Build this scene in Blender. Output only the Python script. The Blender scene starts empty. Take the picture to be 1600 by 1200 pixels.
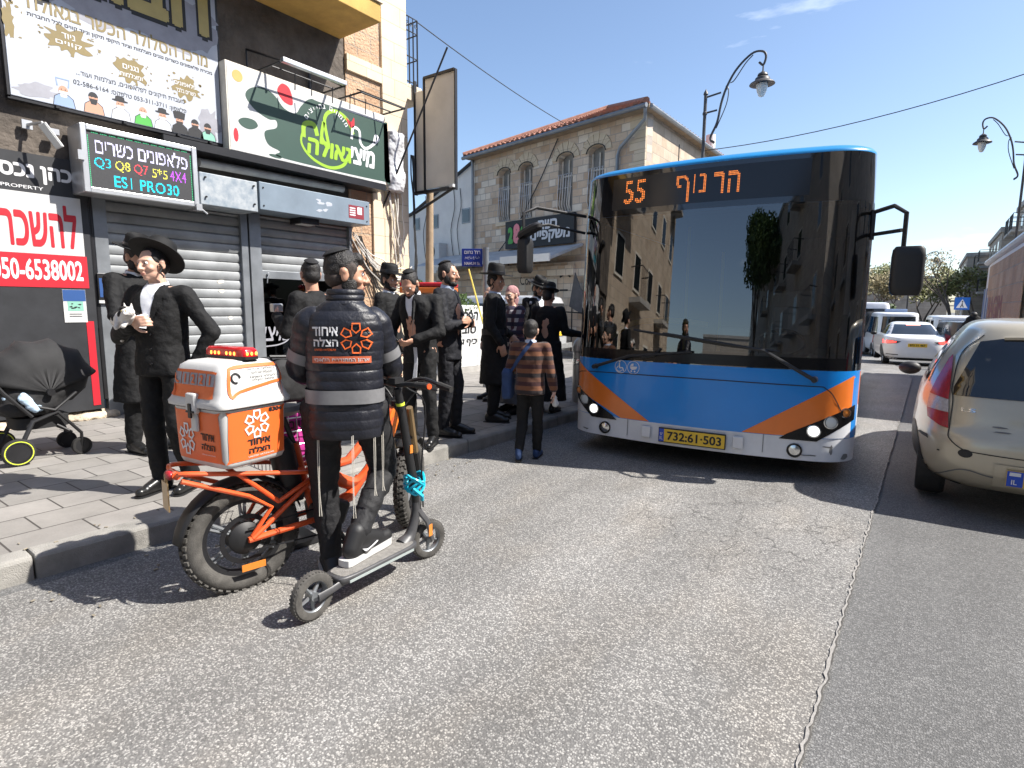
import bpy, bmesh, math, random
from mathutils import Vector, Matrix, Quaternion, noise
from mathutils.bvhtree import BVHTree
from mathutils.geometry import delaunay_2d_cdt, interpolate_bezier
R = math.radians
PI = math.pi
SC = bpy.context.scene
COL = SC.collection
random.seed(7)

# ---------------------------------------------------------------- camera, sky, sun, exposure
cam_d = bpy.data.cameras.new('camera')
cam = bpy.data.objects.new('camera', cam_d)
COL.objects.link(cam)
cam_d.sensor_width = 36.0
cam_d.lens = 36.0 * 900.0 / 1600.0
cam_d.clip_start, cam_d.clip_end = 0.05, 2000.0
YAW, PITCH, ROLL = R(35.8), math.atan(122 / 900.0), R(0.5)
fw = Vector((-math.sin(YAW) * math.cos(PITCH), math.cos(YAW) * math.cos(PITCH), -math.sin(PITCH)))
rt = Vector((math.cos(YAW), math.sin(YAW), 0))
up = rt.cross(fw)
rt, up = math.cos(ROLL) * rt + math.sin(ROLL) * up, -math.sin(ROLL) * rt + math.cos(ROLL) * up
cam.matrix_world = Matrix(((rt.x, up.x, -fw.x, 0), (rt.y, up.y, -fw.y, 0), (rt.z, up.z, -fw.z, 1.5), (0, 0, 0, 1)))
SC.camera = cam

SUN = Vector((0.80, 0.40, 1.0)).normalized()
world = bpy.data.worlds.new('World')
SC.world = world
world.use_nodes = True
wn, wl = world.node_tree.nodes, world.node_tree.links
sky = wn.new('ShaderNodeTexSky')
sky.sky_type = 'NISHITA'
sky.sun_disc = False
sky.sun_elevation = math.asin(SUN.z)
sky.sun_rotation = math.atan2(SUN.x, SUN.y)
sky.altitude = 750
sky.air_density = 1.0
sky.dust_density = 1.9
sky.ozone_density = 1.6
wtc = wn.new('ShaderNodeTexCoord')
wmap = wn.new('ShaderNodeMapping'); wmap.inputs['Scale'].default_value = (2.2, 2.2, 9.0)
wno = wn.new('ShaderNodeTexNoise'); wno.inputs['Scale'].default_value = 1.6; wno.inputs['Detail'].default_value = 7
wno.inputs['Roughness'].default_value = 0.55
wr = wn.new('ShaderNodeValToRGB')
wr.color_ramp.elements[0].position = 0.63; wr.color_ramp.elements[0].color = (0, 0, 0, 1)
wr.color_ramp.elements[1].position = 0.80; wr.color_ramp.elements[1].color = (0.5, 0.5, 0.5, 1)
wmix = wn.new('ShaderNodeMixRGB'); wmix.inputs['Color2'].default_value = (9.0, 9.3, 9.8, 1)
wl.new(wtc.outputs['Generated'], wmap.inputs[0]); wl.new(wmap.outputs[0], wno.inputs['Vector'])
wl.new(wno.outputs[0], wr.inputs[0]); wl.new(wr.outputs[0], wmix.inputs['Fac'])
wl.new(sky.outputs[0], wmix.inputs['Color1'])
bg = wn['Background']
wl.new(wmix.outputs[0], bg.inputs['Color'])
bg.inputs['Strength'].default_value = 0.115
sun_d = bpy.data.lights.new('sun', 'SUN')
sun_d.energy = 5.0
sun_d.angle = R(0.53)
sun_d.color = (1.0, 0.955, 0.89)
sun = bpy.data.objects.new('sun', sun_d)
COL.objects.link(sun)
sun.rotation_euler = (-SUN).to_track_quat('-Z', 'Y').to_euler()
SC.view_settings.view_transform = 'Standard'
SC.view_settings.look = 'None'
SC.view_settings.gamma = 1.0
SC.view_settings.exposure = 1.0
SC.render.engine = 'CYCLES'
SC.cycles.max_bounces = 8
SC.cycles.use_denoising = True

# ---------------------------------------------------------------- materials
def nodes_of(name):
    m = bpy.data.materials.new(name)
    m.use_nodes = True
    nt = m.node_tree
    return m, nt.nodes, nt.links, nt.nodes['Principled BSDF']

def C4(c): return (c[0], c[1], c[2], 1.0)

def mat(name, col, rough=0.6, metal=0.0, var=0.12, vs=6.0, bump=0.0, bs=60.0, coat=0.0, emit=0.0, spec=0.5, rvar=0.0, col2=None, sheen=0.0, dist=0.01):
    m, n, l, p = nodes_of(name)
    p.inputs['Roughness'].default_value = rough
    p.inputs['Metallic'].default_value = metal
    p.inputs['Coat Weight'].default_value = coat
    p.inputs['Coat Roughness'].default_value = 0.06
    p.inputs['Specular IOR Level'].default_value = spec
    p.inputs['Sheen Weight'].default_value = sheen
    if emit:
        p.inputs['Emission Color'].default_value = C4(col); p.inputs['Emission Strength'].default_value = emit
    tc = n.new('ShaderNodeTexCoord')
    if var or col2:
        no = n.new('ShaderNodeTexNoise'); no.inputs['Scale'].default_value = vs
        no.inputs['Detail'].default_value = 6; no.inputs['Roughness'].default_value = 0.62
        l.new(tc.outputs['Object'], no.inputs['Vector'])
        r = n.new('ShaderNodeValToRGB')
        a = [x * (1 - var) for x in col]; b = [min(1, x * (1 + var)) for x in col]
        if col2: a, b = col, col2
        r.color_ramp.elements[0].position = 0.3; r.color_ramp.elements[0].color = C4(a)
        r.color_ramp.elements[1].position = 0.72; r.color_ramp.elements[1].color = C4(b)
        l.new(no.outputs[0], r.inputs[0]); l.new(r.outputs[0], p.inputs['Base Color'])
        if rvar:
            mr = n.new('ShaderNodeMapRange'); mr.inputs['To Min'].default_value = max(0, rough - rvar); mr.inputs['To Max'].default_value = min(1, rough + rvar)
            l.new(no.outputs[0], mr.inputs[0]); l.new(mr.outputs[0], p.inputs['Roughness'])
    else:
        p.inputs['Base Color'].default_value = C4(col)
    if bump:
        nb = n.new('ShaderNodeTexNoise'); nb.inputs['Scale'].default_value = bs; nb.inputs['Detail'].default_value = 4
        l.new(tc.outputs['Object'], nb.inputs['Vector'])
        bp = n.new('ShaderNodeBump'); bp.inputs['Strength'].default_value = bump; bp.inputs['Distance'].default_value = dist
        l.new(nb.outputs[0], bp.inputs['Height']); l.new(bp.outputs[0], p.inputs['Normal'])
    return m

def stone_mat(name, axis, bw, bh, cols, mortar, bump=0.5, msize=0.012, rough=0.85, off=0.5, dirt=0.25, rugged=0.4):
    """coursed stone: axis picks which object axis runs along the wall ('X' or 'Y'), Z is up"""
    m, n, l, p = nodes_of(name)
    p.inputs['Roughness'].default_value = rough
    tc = n.new('ShaderNodeTexCoord'); sep = n.new('ShaderNodeSeparateXYZ'); cmb = n.new('ShaderNodeCombineXYZ')
    l.new(tc.outputs['Object'], sep.inputs[0])
    l.new(sep.outputs[axis], cmb.inputs['X']); l.new(sep.outputs['Z'], cmb.inputs['Y'])
    br = n.new('ShaderNodeTexBrick')
    br.inputs['Scale'].default_value = 1.0
    br.inputs['Brick Width'].default_value = bw; br.inputs['Row Height'].default_value = bh
    br.inputs['Mortar Size'].default_value = msize; br.inputs['Mortar Smooth'].default_value = 0.25
    br.inputs['Color1'].default_value = (0, 0, 0, 1); br.inputs['Color2'].default_value = (1, 1, 1, 1)
    br.inputs['Mortar'].default_value = (0.5, 0.5, 0.5, 1)
    br.offset = off; br.squash = 0.72; br.squash_frequency = 3
    l.new(cmb.outputs[0], br.inputs['Vector'])
    rp = n.new('ShaderNodeValToRGB')
    e = rp.color_ramp.elements
    e[0].position = 0.0; e[0].color = C4(cols[0]); e[1].position = 1.0; e[1].color = C4(cols[-1])
    for i, c in enumerate(cols[1:-1]):
        q = e.new((i + 1) / (len(cols) - 1)); q.color = C4(c)
    l.new(br.outputs['Color'], rp.inputs[0])
    mx = n.new('ShaderNodeMixRGB'); mx.inputs['Color2'].default_value = C4(mortar)
    l.new(br.outputs['Fac'], mx.inputs['Fac']); l.new(rp.outputs[0], mx.inputs['Color1'])
    no = n.new('ShaderNodeTexNoise'); no.inputs['Scale'].default_value = 1.7; no.inputs['Detail'].default_value = 9; no.inputs['Roughness'].default_value = 0.7
    l.new(tc.outputs['Object'], no.inputs['Vector'])
    nr = n.new('ShaderNodeMapRange'); nr.inputs['From Min'].default_value = 0.3; nr.inputs['From Max'].default_value = 0.7
    nr.inputs['To Min'].default_value = 1 - dirt; nr.inputs['To Max'].default_value = 1 + dirt * 0.5
    l.new(no.outputs[0], nr.inputs[0])
    mu = n.new('ShaderNodeMixRGB'); mu.blend_type = 'MULTIPLY'; mu.inputs['Fac'].default_value = 1
    l.new(mx.outputs[0], mu.inputs['Color1']); l.new(nr.outputs[0], mu.inputs['Color2'])
    l.new(mu.outputs[0], p.inputs['Base Color'])
    n2 = n.new('ShaderNodeTexNoise'); n2.inputs['Scale'].default_value = 22; n2.inputs['Detail'].default_value = 6
    l.new(tc.outputs['Object'], n2.inputs['Vector'])
    ma = n.new('ShaderNodeMath'); ma.operation = 'MULTIPLY_ADD'; ma.inputs[1].default_value = -1.0
    mb_ = n.new('ShaderNodeMath'); mb_.operation = 'MULTIPLY'; mb_.inputs[1].default_value = rugged
    l.new(n2.outputs[0], mb_.inputs[0]); l.new(br.outputs['Fac'], ma.inputs[0]); l.new(mb_.outputs[0], ma.inputs[2])
    bp = n.new('ShaderNodeBump'); bp.inputs['Strength'].default_value = bump; bp.inputs['Distance'].default_value = 0.03
    l.new(ma.outputs[0], bp.inputs['Height']); l.new(bp.outputs[0], p.inputs['Normal'])
    return m

def asphalt_mat(name, light, dark, binder, scale, stain, tan=0.0, cracks=0.0):
    m, n, l, p = nodes_of(name)
    p.inputs['Roughness'].default_value = 0.82
    p.inputs['Specular IOR Level'].default_value = 0.35
    tc = n.new('ShaderNodeTexCoord')
    v = n.new('ShaderNodeTexVoronoi'); v.inputs['Scale'].default_value = scale; v.inputs['Randomness'].default_value = 1.0
    wob = n.new('ShaderNodeTexNoise'); wob.inputs['Scale'].default_value = scale * 0.8; wob.inputs['Detail'].default_value = 2
    l.new(tc.outputs['Object'], wob.inputs['Vector'])
    wm = n.new('ShaderNodeMixRGB'); wm.blend_type = 'LINEAR_LIGHT'; wm.inputs['Fac'].default_value = 0.006
    l.new(tc.outputs['Object'], wm.inputs['Color1']); l.new(wob.outputs['Color'], wm.inputs['Color2'])
    l.new(wm.outputs[0], v.inputs['Vector'])
    sp = n.new('ShaderNodeSeparateColor'); l.new(v.outputs['Color'], sp.inputs[0])
    rp = n.new('ShaderNodeValToRGB'); e = rp.color_ramp.elements
    e[0].position = 0.0; e[0].color = C4(dark); e[1].position = 1.0; e[1].color = C4(light)
    q = e.new(0.42); q.color = C4([(a * 0.55 + b * 0.45) for a, b in zip(dark, light)])
    q = e.new(0.93); q.color = C4([min(1, a * 1.12) for a in light])
    l.new(sp.outputs['Red'], rp.inputs[0])
    d = n.new('ShaderNodeMapRange'); d.inputs['From Min'].default_value = 0.42; d.inputs['From Max'].default_value = 0.62
    l.new(v.outputs['Distance'], d.inputs[0])
    mx = n.new('ShaderNodeMixRGB'); mx.inputs['Color2'].default_value = C4(binder)
    l.new(d.outputs[0], mx.inputs['Fac']); l.new(rp.outputs[0], mx.inputs['Color1'])
    # broad worn / tan patches and dark blotches
    b1 = n.new('ShaderNodeTexNoise'); b1.inputs['Scale'].default_value = 0.9; b1.inputs['Detail'].default_value = 8; b1.inputs['Roughness'].default_value = 0.6
    l.new(tc.outputs['Object'], b1.inputs['Vector'])
    r1 = n.new('ShaderNodeMapRange'); r1.inputs['From Min'].default_value = 0.3; r1.inputs['From Max'].default_value = 0.7
    r1.inputs['To Min'].default_value = 1 - stain; r1.inputs['To Max'].default_value = 1 + stain * 0.7
    l.new(b1.outputs[0], r1.inputs[0])
    mu = n.new('ShaderNodeMixRGB'); mu.blend_type = 'MULTIPLY'; mu.inputs['Fac'].default_value = 1
    l.new(mx.outputs[0], mu.inputs['Color1']); l.new(r1.outputs[0], mu.inputs['Color2'])
    out = mu.outputs[0]
    # wheel paths: faint streaks running along the road
    ms = n.new('ShaderNodeMapping'); ms.inputs['Scale'].default_value = (1.5, .045, 1); l.new(tc.outputs['Object'], ms.inputs[0])
    ns = n.new('ShaderNodeTexNoise'); ns.inputs['Scale'].default_value = 1.0; ns.inputs['Detail'].default_value = 4; l.new(ms.outputs[0], ns.inputs['Vector'])
    rs_ = n.new('ShaderNodeMapRange'); rs_.inputs['From Min'].default_value = .3; rs_.inputs['From Max'].default_value = .7; rs_.inputs['To Min'].default_value = .80; rs_.inputs['To Max'].default_value = 1.14
    l.new(ns.outputs[0], rs_.inputs[0])
    m6 = n.new('ShaderNodeMixRGB'); m6.blend_type = 'MULTIPLY'; m6.inputs['Fac'].default_value = 1; l.new(out, m6.inputs['Color1']); l.new(rs_.outputs[0], m6.inputs['Color2']); out = m6.outputs[0]
    if tan:
        b2 = n.new('ShaderNodeTexNoise'); b2.inputs['Scale'].default_value = 1.3; b2.inputs['Detail'].default_value = 5
        mp = n.new('ShaderNodeMapping'); mp.inputs['Scale'].default_value = (1.6, 0.7, 1); mp.inputs['Location'].default_value = (3.1, 1.7, 0)
        l.new(tc.outputs['Object'], mp.inputs[0]); l.new(mp.outputs[0], b2.inputs['Vector'])
        r2 = n.new('ShaderNodeMapRange'); r2.inputs['From Min'].default_value = 0.48; r2.inputs['From Max'].default_value = 0.66
        r2.inputs['To Max'].default_value = tan
        l.new(b2.outputs[0], r2.inputs[0])
        m2 = n.new('ShaderNodeMixRGB'); m2.blend_type = 'MULTIPLY'; m2.inputs['Color2'].default_value = (1.12, 0.98, 0.80, 1)
        l.new(r2.outputs[0], m2.inputs['Fac']); l.new(out, m2.inputs['Color1']); out = m2.outputs[0]
    # sparse dark oil spots
    b3 = n.new('ShaderNodeTexNoise'); b3.inputs['Scale'].default_value = 3.6; b3.inputs['Detail'].default_value = 3
    l.new(tc.outputs['Object'], b3.inputs['Vector'])
    r3 = n.new('ShaderNodeMapRange'); r3.inputs['From Min'].default_value = 0.685; r3.inputs['From Max'].default_value = 0.75
    r3.inputs['To Max'].default_value = 0.55
    l.new(b3.outputs[0], r3.inputs[0])
    m3 = n.new('ShaderNodeMixRGB'); m3.inputs['Color2'].default_value = C4([x * 1.2 for x in dark])
    l.new(r3.outputs[0], m3.inputs['Fac']); l.new(out, m3.inputs['Color1']); out = m3.outputs[0]
    # trodden gum and tar spots
    vg = n.new('ShaderNodeTexVoronoi'); vg.inputs['Scale'].default_value = 1.25; l.new(tc.outputs['Object'], vg.inputs['Vector'])
    wob2 = n.new('ShaderNodeMath'); wob2.operation = 'MULTIPLY_ADD'; wob2.inputs[1].default_value = .05; l.new(b3.outputs[0], wob2.inputs[0]); l.new(vg.outputs['Distance'], wob2.inputs[2])
    rgm = n.new('ShaderNodeMapRange'); rgm.inputs['From Min'].default_value = .062; rgm.inputs['From Max'].default_value = .080; rgm.inputs['To Min'].default_value = .6; rgm.inputs['To Max'].default_value = 0
    l.new(wob2.outputs[0], rgm.inputs[0])
    m5 = n.new('ShaderNodeMixRGB'); m5.inputs['Color2'].default_value = (.035, .034, .033, 1); l.new(rgm.outputs[0], m5.inputs['Fac']); l.new(out, m5.inputs['Color1']); out = m5.outputs[0]
    hgt = n.new('ShaderNodeMath'); hgt.operation = 'MULTIPLY_ADD'; hgt.inputs[1].default_value = -1.0
    l.new(v.outputs['Distance'], hgt.inputs[0]); l.new(sp.outputs['Green'], hgt.inputs[2])
    if cracks:
        vc = n.new('ShaderNodeTexVoronoi'); vc.feature = 'DISTANCE_TO_EDGE'; vc.inputs['Scale'].default_value = 3.2
        wb2 = n.new('ShaderNodeTexNoise'); wb2.inputs['Scale'].default_value = 9; wb2.inputs['Detail'].default_value = 5
        l.new(tc.outputs['Object'], wb2.inputs['Vector'])
        wm2 = n.new('ShaderNodeMixRGB'); wm2.blend_type = 'LINEAR_LIGHT'; wm2.inputs['Fac'].default_value = 0.09
        l.new(tc.outputs['Object'], wm2.inputs['Color1']); l.new(wb2.outputs['Color'], wm2.inputs['Color2'])
        l.new(wm2.outputs[0], vc.inputs['Vector'])
        rc = n.new('ShaderNodeMapRange'); rc.inputs['From Min'].default_value = 0.004; rc.inputs['From Max'].default_value = 0.018
        rc.inputs['To Min'].default_value = 1.0; rc.inputs['To Max'].default_value = 0.0
        l.new(vc.outputs['Distance'], rc.inputs[0])
        # only where the wheel path broke up: a patch of the lane near (-0.75, 4.2)
        gx = n.new('ShaderNodeVectorMath'); gx.operation = 'SUBTRACT'; gx.inputs[1].default_value = (-0.85, 4.1, 0)
        l.new(tc.outputs['Object'], gx.inputs[0])
        gl = n.new('ShaderNodeVectorMath'); gl.operation = 'LENGTH'; l.new(gx.outputs[0], gl.inputs[0])
        rg = n.new('ShaderNodeMapRange'); rg.inputs['From Min'].default_value = 0.5; rg.inputs['From Max'].default_value = 1.3
        rg.inputs['To Min'].default_value = cracks; rg.inputs['To Max'].default_value = 0
        l.new(gl.outputs['Value'], rg.inputs[0])
        mm = n.new('ShaderNodeMath'); mm.operation = 'MULTIPLY'; l.new(rc.outputs[0], mm.inputs[0]); l.new(rg.outputs[0], mm.inputs[1])
        m4 = n.new('ShaderNodeMixRGB'); m4.inputs['Color2'].default_value = (0.03, 0.028, 0.027, 1)
        l.new(mm.outputs[0], m4.inputs['Fac']); l.new(out, m4.inputs['Color1']); out = m4.outputs[0]
    l.new(out, p.inputs['Base Color'])
    bp = n.new('ShaderNodeBump'); bp.inputs['Strength'].default_value = 0.55; bp.inputs['Distance'].default_value = 0.006
    l.new(hgt.outputs[0], bp.inputs['Height']); l.new(bp.outputs[0], p.inputs['Normal'])
    return m

def glass_mat(name, tint, refl=0.05, ior=1.55, rough=0.0):
    m, n, l, p = nodes_of(name)
    n.remove(p)
    o = n['Material Output']
    tr = n.new('ShaderNodeBsdfTransparent'); tr.inputs[0].default_value = C4(tint)
    gl = n.new('ShaderNodeBsdfGlossy'); gl.inputs['Roughness'].default_value = rough
    fr = n.new('ShaderNodeFresnel'); fr.inputs['IOR'].default_value = ior
    ad = n.new('ShaderNodeMath'); ad.inputs[1].default_value = refl; l.new(fr.outputs[0], ad.inputs[0])
    mx = n.new('ShaderNodeMixShader'); l.new(ad.outputs[0], mx.inputs[0]); l.new(tr.outputs[0], mx.inputs[1]); l.new(gl.outputs[0], mx.inputs[2])
    l.new(mx.outputs[0], o.inputs[0])
    return m

def paver_mat(name):
    m, n, l, p = nodes_of(name)
    p.inputs['Roughness'].default_value = 0.8
    tc = n.new('ShaderNodeTexCoord')
    mp = n.new('ShaderNodeMapping'); mp.inputs['Rotation'].default_value = (0, 0, R(90))
    l.new(tc.outputs['Object'], mp.inputs[0])
    br = n.new('ShaderNodeTexBrick'); br.inputs['Scale'].default_value = 1.0
    br.inputs['Brick Width'].default_value = 0.42; br.inputs['Row Height'].default_value = 0.33
    br.inputs['Mortar Size'].default_value = 0.006; br.inputs['Mortar Smooth'].default_value = 0.2
    br.offset = 0.5
    br.inputs['Color1'].default_value = (0, 0, 0, 1); br.inputs['Color2'].default_value = (1, 1, 1, 1); br.inputs['Mortar'].default_value = (.5, .5, .5, 1)
    l.new(mp.outputs[0], br.inputs['Vector'])
    rp = n.new('ShaderNodeValToRGB'); rp.color_ramp.elements[0].color = (0.20, 0.19, 0.175, 1); rp.color_ramp.elements[1].color = (0.265, 0.25, 0.232, 1)
    l.new(br.outputs['Color'], rp.inputs[0])
    no = n.new('ShaderNodeTexNoise'); no.inputs['Scale'].default_value = 1.4; no.inputs['Detail'].default_value = 10; no.inputs['Roughness'].default_value = 0.72
    l.new(tc.outputs['Object'], no.inputs['Vector'])
    mr = n.new('ShaderNodeMapRange'); mr.inputs['From Min'].default_value = .3; mr.inputs['From Max'].default_value = .7; mr.inputs['To Min'].default_value = .72; mr.inputs['To Max'].default_value = 1.15
    l.new(no.outputs[0], mr.inputs[0])
    mu = n.new('ShaderNodeMixRGB'); mu.blend_type = 'MULTIPLY'; mu.inputs['Fac'].default_value = 1
    l.new(rp.outputs[0], mu.inputs['Color1']); l.new(mr.outputs[0], mu.inputs['Color2'])
    mx = n.new('ShaderNodeMixRGB'); mx.inputs['Color2'].default_value = (0.055, 0.05, 0.045, 1)
    l.new(br.outputs['Fac'], mx.inputs['Fac']); l.new(mu.outputs[0], mx.inputs['Color1'])
    l.new(mx.outputs[0], p.inputs['Base Color'])
    n2 = n.new('ShaderNodeTexNoise'); n2.inputs['Scale'].default_value = 70; n2.inputs['Detail'].default_value = 4
    l.new(tc.outputs['Object'], n2.inputs['Vector'])
    ma = n.new('ShaderNodeMath'); ma.operation = 'MULTIPLY_ADD'; ma.inputs[1].default_value = -1.0
    mb_ = n.new('ShaderNodeMath'); mb_.operation = 'MULTIPLY'; mb_.inputs[1].default_value = 0.25
    l.new(n2.outputs[0], mb_.inputs[0]); l.new(br.outputs['Fac'], ma.inputs[0]); l.new(mb_.outputs[0], ma.inputs[2])
    bp = n.new('ShaderNodeBump'); bp.inputs['Strength'].default_value = 0.6; bp.inputs['Distance'].default_value = 0.008
    l.new(ma.outputs[0], bp.inputs['Height']); l.new(bp.outputs[0], p.inputs['Normal'])
    return m

def plaid_mat(name, a, b, c, s):
    m, n, l, p = nodes_of(name); p.inputs['Roughness'].default_value = 0.9
    tc = n.new('ShaderNodeTexCoord'); sep = n.new('ShaderNodeSeparateXYZ'); l.new(tc.outputs['Object'], sep.inputs[0])
    def band(ax, per, thr):
        mo = n.new('ShaderNodeMath'); mo.operation = 'PINGPONG'; mo.inputs[1].default_value = per; l.new(sep.outputs[ax], mo.inputs[0])
        g = n.new('ShaderNodeMath'); g.operation = 'GREATER_THAN'; g.inputs[1].default_value = per * thr; l.new(mo.outputs[0], g.inputs[0]); return g
    m1 = n.new('ShaderNodeMixRGB'); m1.inputs['Color1'].default_value = C4(a); m1.inputs['Color2'].default_value = C4(b); l.new(band('X', s, .5).outputs[0], m1.inputs['Fac'])
    m2 = n.new('ShaderNodeMixRGB'); m2.inputs['Color2'].default_value = C4(c); l.new(band('Z', s, .5).outputs[0], m2.inputs['Fac']); l.new(m1.outputs[0], m2.inputs['Color1'])
    l.new(m2.outputs[0], p.inputs['Base Color'])
    return m

def stripe_mat(name, stops, period):
    """horizontal bands along object Z: knitted stripes"""
    m, n, l, p = nodes_of(name); p.inputs['Roughness'].default_value = 0.95
    p.inputs['Sheen Weight'].default_value = 0.2
    tc = n.new('ShaderNodeTexCoord'); sep = n.new('ShaderNodeSeparateXYZ'); l.new(tc.outputs['Object'], sep.inputs[0])
    mo = n.new('ShaderNodeMath'); mo.operation = 'WRAP'; mo.inputs[1].default_value = period; mo.inputs[2].default_value = 0; l.new(sep.outputs['Z'], mo.inputs[0])
    dv = n.new('ShaderNodeMath'); dv.operation = 'DIVIDE'; dv.inputs[1].default_value = period; l.new(mo.outputs[0], dv.inputs[0])
    rp = n.new('ShaderNodeValToRGB'); rp.color_ramp.interpolation = 'CONSTANT'; e = rp.color_ramp.elements
    e[0].position = stops[0][0]; e[0].color = C4(stops[0][1]); e[1].position = stops[1][0]; e[1].color = C4(stops[1][1])
    for a, c in stops[2:]:
        q = e.new(a); q.color = C4(c)
    l.new(dv.outputs[0], rp.inputs[0]); l.new(rp.outputs[0], p.inputs['Base Color'])
    w = n.new('ShaderNodeTexNoise'); w.inputs['Scale'].default_value = 220; l.new(tc.outputs['Object'], w.inputs['Vector'])
    bp = n.new('ShaderNodeBump'); bp.inputs['Strength'].default_value = .4; bp.inputs['Distance'].default_value = .004; l.new(w.outputs[0], bp.inputs['Height']); l.new(bp.outputs[0], p.inputs['Normal'])
    return m

M = {}
def D(k, *a, **kw): M[k] = mat(k, *a, **kw)
D('black', (0.012, 0.012, 0.013), .55)
D('black_gloss', (0.006, 0.006, 0.007), .22, var=0, spec=.3)
D('display_black', (0.006, 0.007, 0.009), .04, var=0, spec=.8, coat=.6)
D('rubber', (0.022, 0.021, 0.020), .85, var=.25, vs=30, bump=.3, bs=200)
D('rubber_dusty', (0.07, 0.066, 0.06), .9, var=.4, vs=18, bump=.3, bs=180)
D('dark_metal', (0.02, 0.02, 0.022), .4, metal=.3, var=.2)
D('lamp_metal', (0.075, 0.07, 0.068), .5, metal=.3, var=.2)
D('grey_metal', (0.24, 0.255, 0.27), .42, metal=.55, var=.18, vs=3, rvar=.12)
D('shutter', (0.25, 0.26, 0.265), .5, metal=.15, var=.3, vs=2.2, rvar=.15)
D('fascia', (0.17, 0.215, 0.26), .5, metal=.1, var=.12, vs=3)
D('fascia_peel', (0.17, 0.215, 0.26), .5, var=0, vs=9, col2=(0.40, 0.42, 0.43))
D('chrome', (0.55, 0.56, 0.57), .15, metal=1, var=.1)
D('window_curtain', (0.20, 0.20, 0.19), .5, var=.3, vs=3)
D('alu', (0.55, 0.56, 0.57), .35, metal=.7, var=.1)
D('white_paint', (0.78, 0.78, 0.77), .3, var=.05, coat=.3)
D('white_plastic', (0.52, 0.52, 0.51), .35, var=.06)
D('white_ink', (0.66, 0.66, 0.67), .6, var=0)
D('white_banner', (0.40, 0.425, 0.475), .5, var=.04, vs=2)
D('black_ink', (0.012, 0.012, 0.014), .6, var=0)
D('red_ink', (0.47, 0.010, 0.022), .5, var=.04)
D('orange_ink', (0.78, 0.14, 0.025), .5, var=0)
D('gold_ink', (0.20, 0.15, 0.055), .5, var=.1)
D('gold_ink2', (0.42, 0.32, 0.09), .45, var=.1)
D('silver_ink', (0.27, 0.27, 0.30), .5, var=.15)
D('green_sign', (0.022, 0.058, 0.042), .55, var=.08, vs=3)
D('lime_ink', (0.26, 0.45, 0.02), .5, var=.05)
D('green_ink', (0.06, 0.33, 0.05), .5, var=0)
D('pink_ink', (0.75, 0.22, 0.25), .5, var=0)
D('mint_ink', (0.20, 0.42, 0.33), .5, var=0)
D('peach_ink', (0.45, 0.24, 0.16), .5, var=0)
D('paleblue_ink', (0.22, 0.30, 0.46), .5, var=0)
D('blue_sign', (0.012, 0.03, 0.22), .4, var=.05)
D('blue_notice', (0.02, 0.07, 0.22), .5, var=.05)
D('maroon_ink', (0.20, 0.02, 0.03), .5, var=.05)
D('bus_blue', (0.003, 0.21, 0.62), .28, var=.05, coat=.4, vs=2)
D('bus_roof_blue', (0.012, 0.22, 0.52), .3, var=.05, coat=.3)
D('bus_orange', (0.72, 0.17, 0.02), .3, var=.05, coat=.4)
D('bus_white', (0.62, 0.63, 0.65), .35, var=.10, coat=.3, vs=4)
D('grime', (0.16, 0.16, 0.16), .7, var=.3)
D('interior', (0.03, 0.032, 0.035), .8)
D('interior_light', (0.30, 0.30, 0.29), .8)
D('plate_yellow', (0.72, 0.46, 0.03), .4, var=.05)
D('plate_blue', (0.01, 0.06, 0.42), .4, var=0)
D('beige_paint', (0.46, 0.41, 0.31), .3, metal=.25, var=.06, coat=.6, vs=3)
D('silver_paint', (0.50, 0.51, 0.52), .3, metal=.3, var=.05, coat=.5)
D('car_white', (0.74, 0.74, 0.74), .28, var=.03, coat=.5)
D('dark_paint', (0.04, 0.042, 0.047), .3, var=.05, coat=.5)
D('car_glass', (0.012, 0.015, 0.018), .04, var=0, spec=.7, coat=.3)
D('tail_red', (0.34, 0.015, 0.022), .3, var=.25, coat=.35, vs=40, bump=.25, bs=120, dist=.004)
D('tail_clear', (0.42, 0.38, 0.37), .2, var=.2, coat=.5, vs=60)
D('tail_lit', (0.9, 0.05, 0.04), .3, var=0, emit=1.6)
D('brake_lit', (1.0, 0.25, 0.2), .3, var=0, emit=2.5)
D('head_lit', (0.9, 0.9, 0.86), .2, var=0, emit=.8)
D('beacon_red', (0.50, 0.01, 0.015), .2, var=.1, coat=.5)
D('beacon_lit', (1.0, 0.22, 0.03), .2, var=0, emit=4.0)
D('amber', (0.62, 0.20, 0.03), .3, var=.1, coat=.3)
D('led_orange', (1.0, 0.27, 0.05), .5, var=0, emit=.65)
D('led_white', (0.62, 0.60, 0.85), .5, var=0, emit=.75)
D('led_cyan', (0.0, 0.60, 0.80), .5, var=0, emit=.75)
D('led_yellow', (0.80, 0.75, 0.08), .5, var=0, emit=.6)
D('led_red', (0.80, 0.05, 0.07), .5, var=0, emit=.75)
D('led_violet', (0.55, 0.08, 0.85), .5, var=0, emit=.75)
D('led_green', (0.05, 0.45, 0.20), .5, var=0, emit=.4)
D('led_panel', (0.035, 0.035, 0.037), .5, var=.2, vs=40)
D('lamp_glass', (0.62, 0.64, 0.62), .25, var=.05)
D('orange_frame', (0.70, 0.10, 0.025), .35, var=.08, coat=.4, vs=10)
D('box_orange', (0.72, 0.13, 0.025), .4, var=.05)
D('suit', (0.0065, 0.0065, 0.007), .8, var=.2, vs=14, bump=.55, bs=22, dist=.02, spec=.35)
D('suit_blue', (0.008, 0.0085, 0.012), .75, var=.2, vs=14, bump=.55, bs=22, dist=.02, spec=.35)
D('trouser', (0.007, 0.007, 0.0075), .8, var=.2, vs=14, bump=.5, bs=20, dist=.02, spec=.35)
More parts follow.
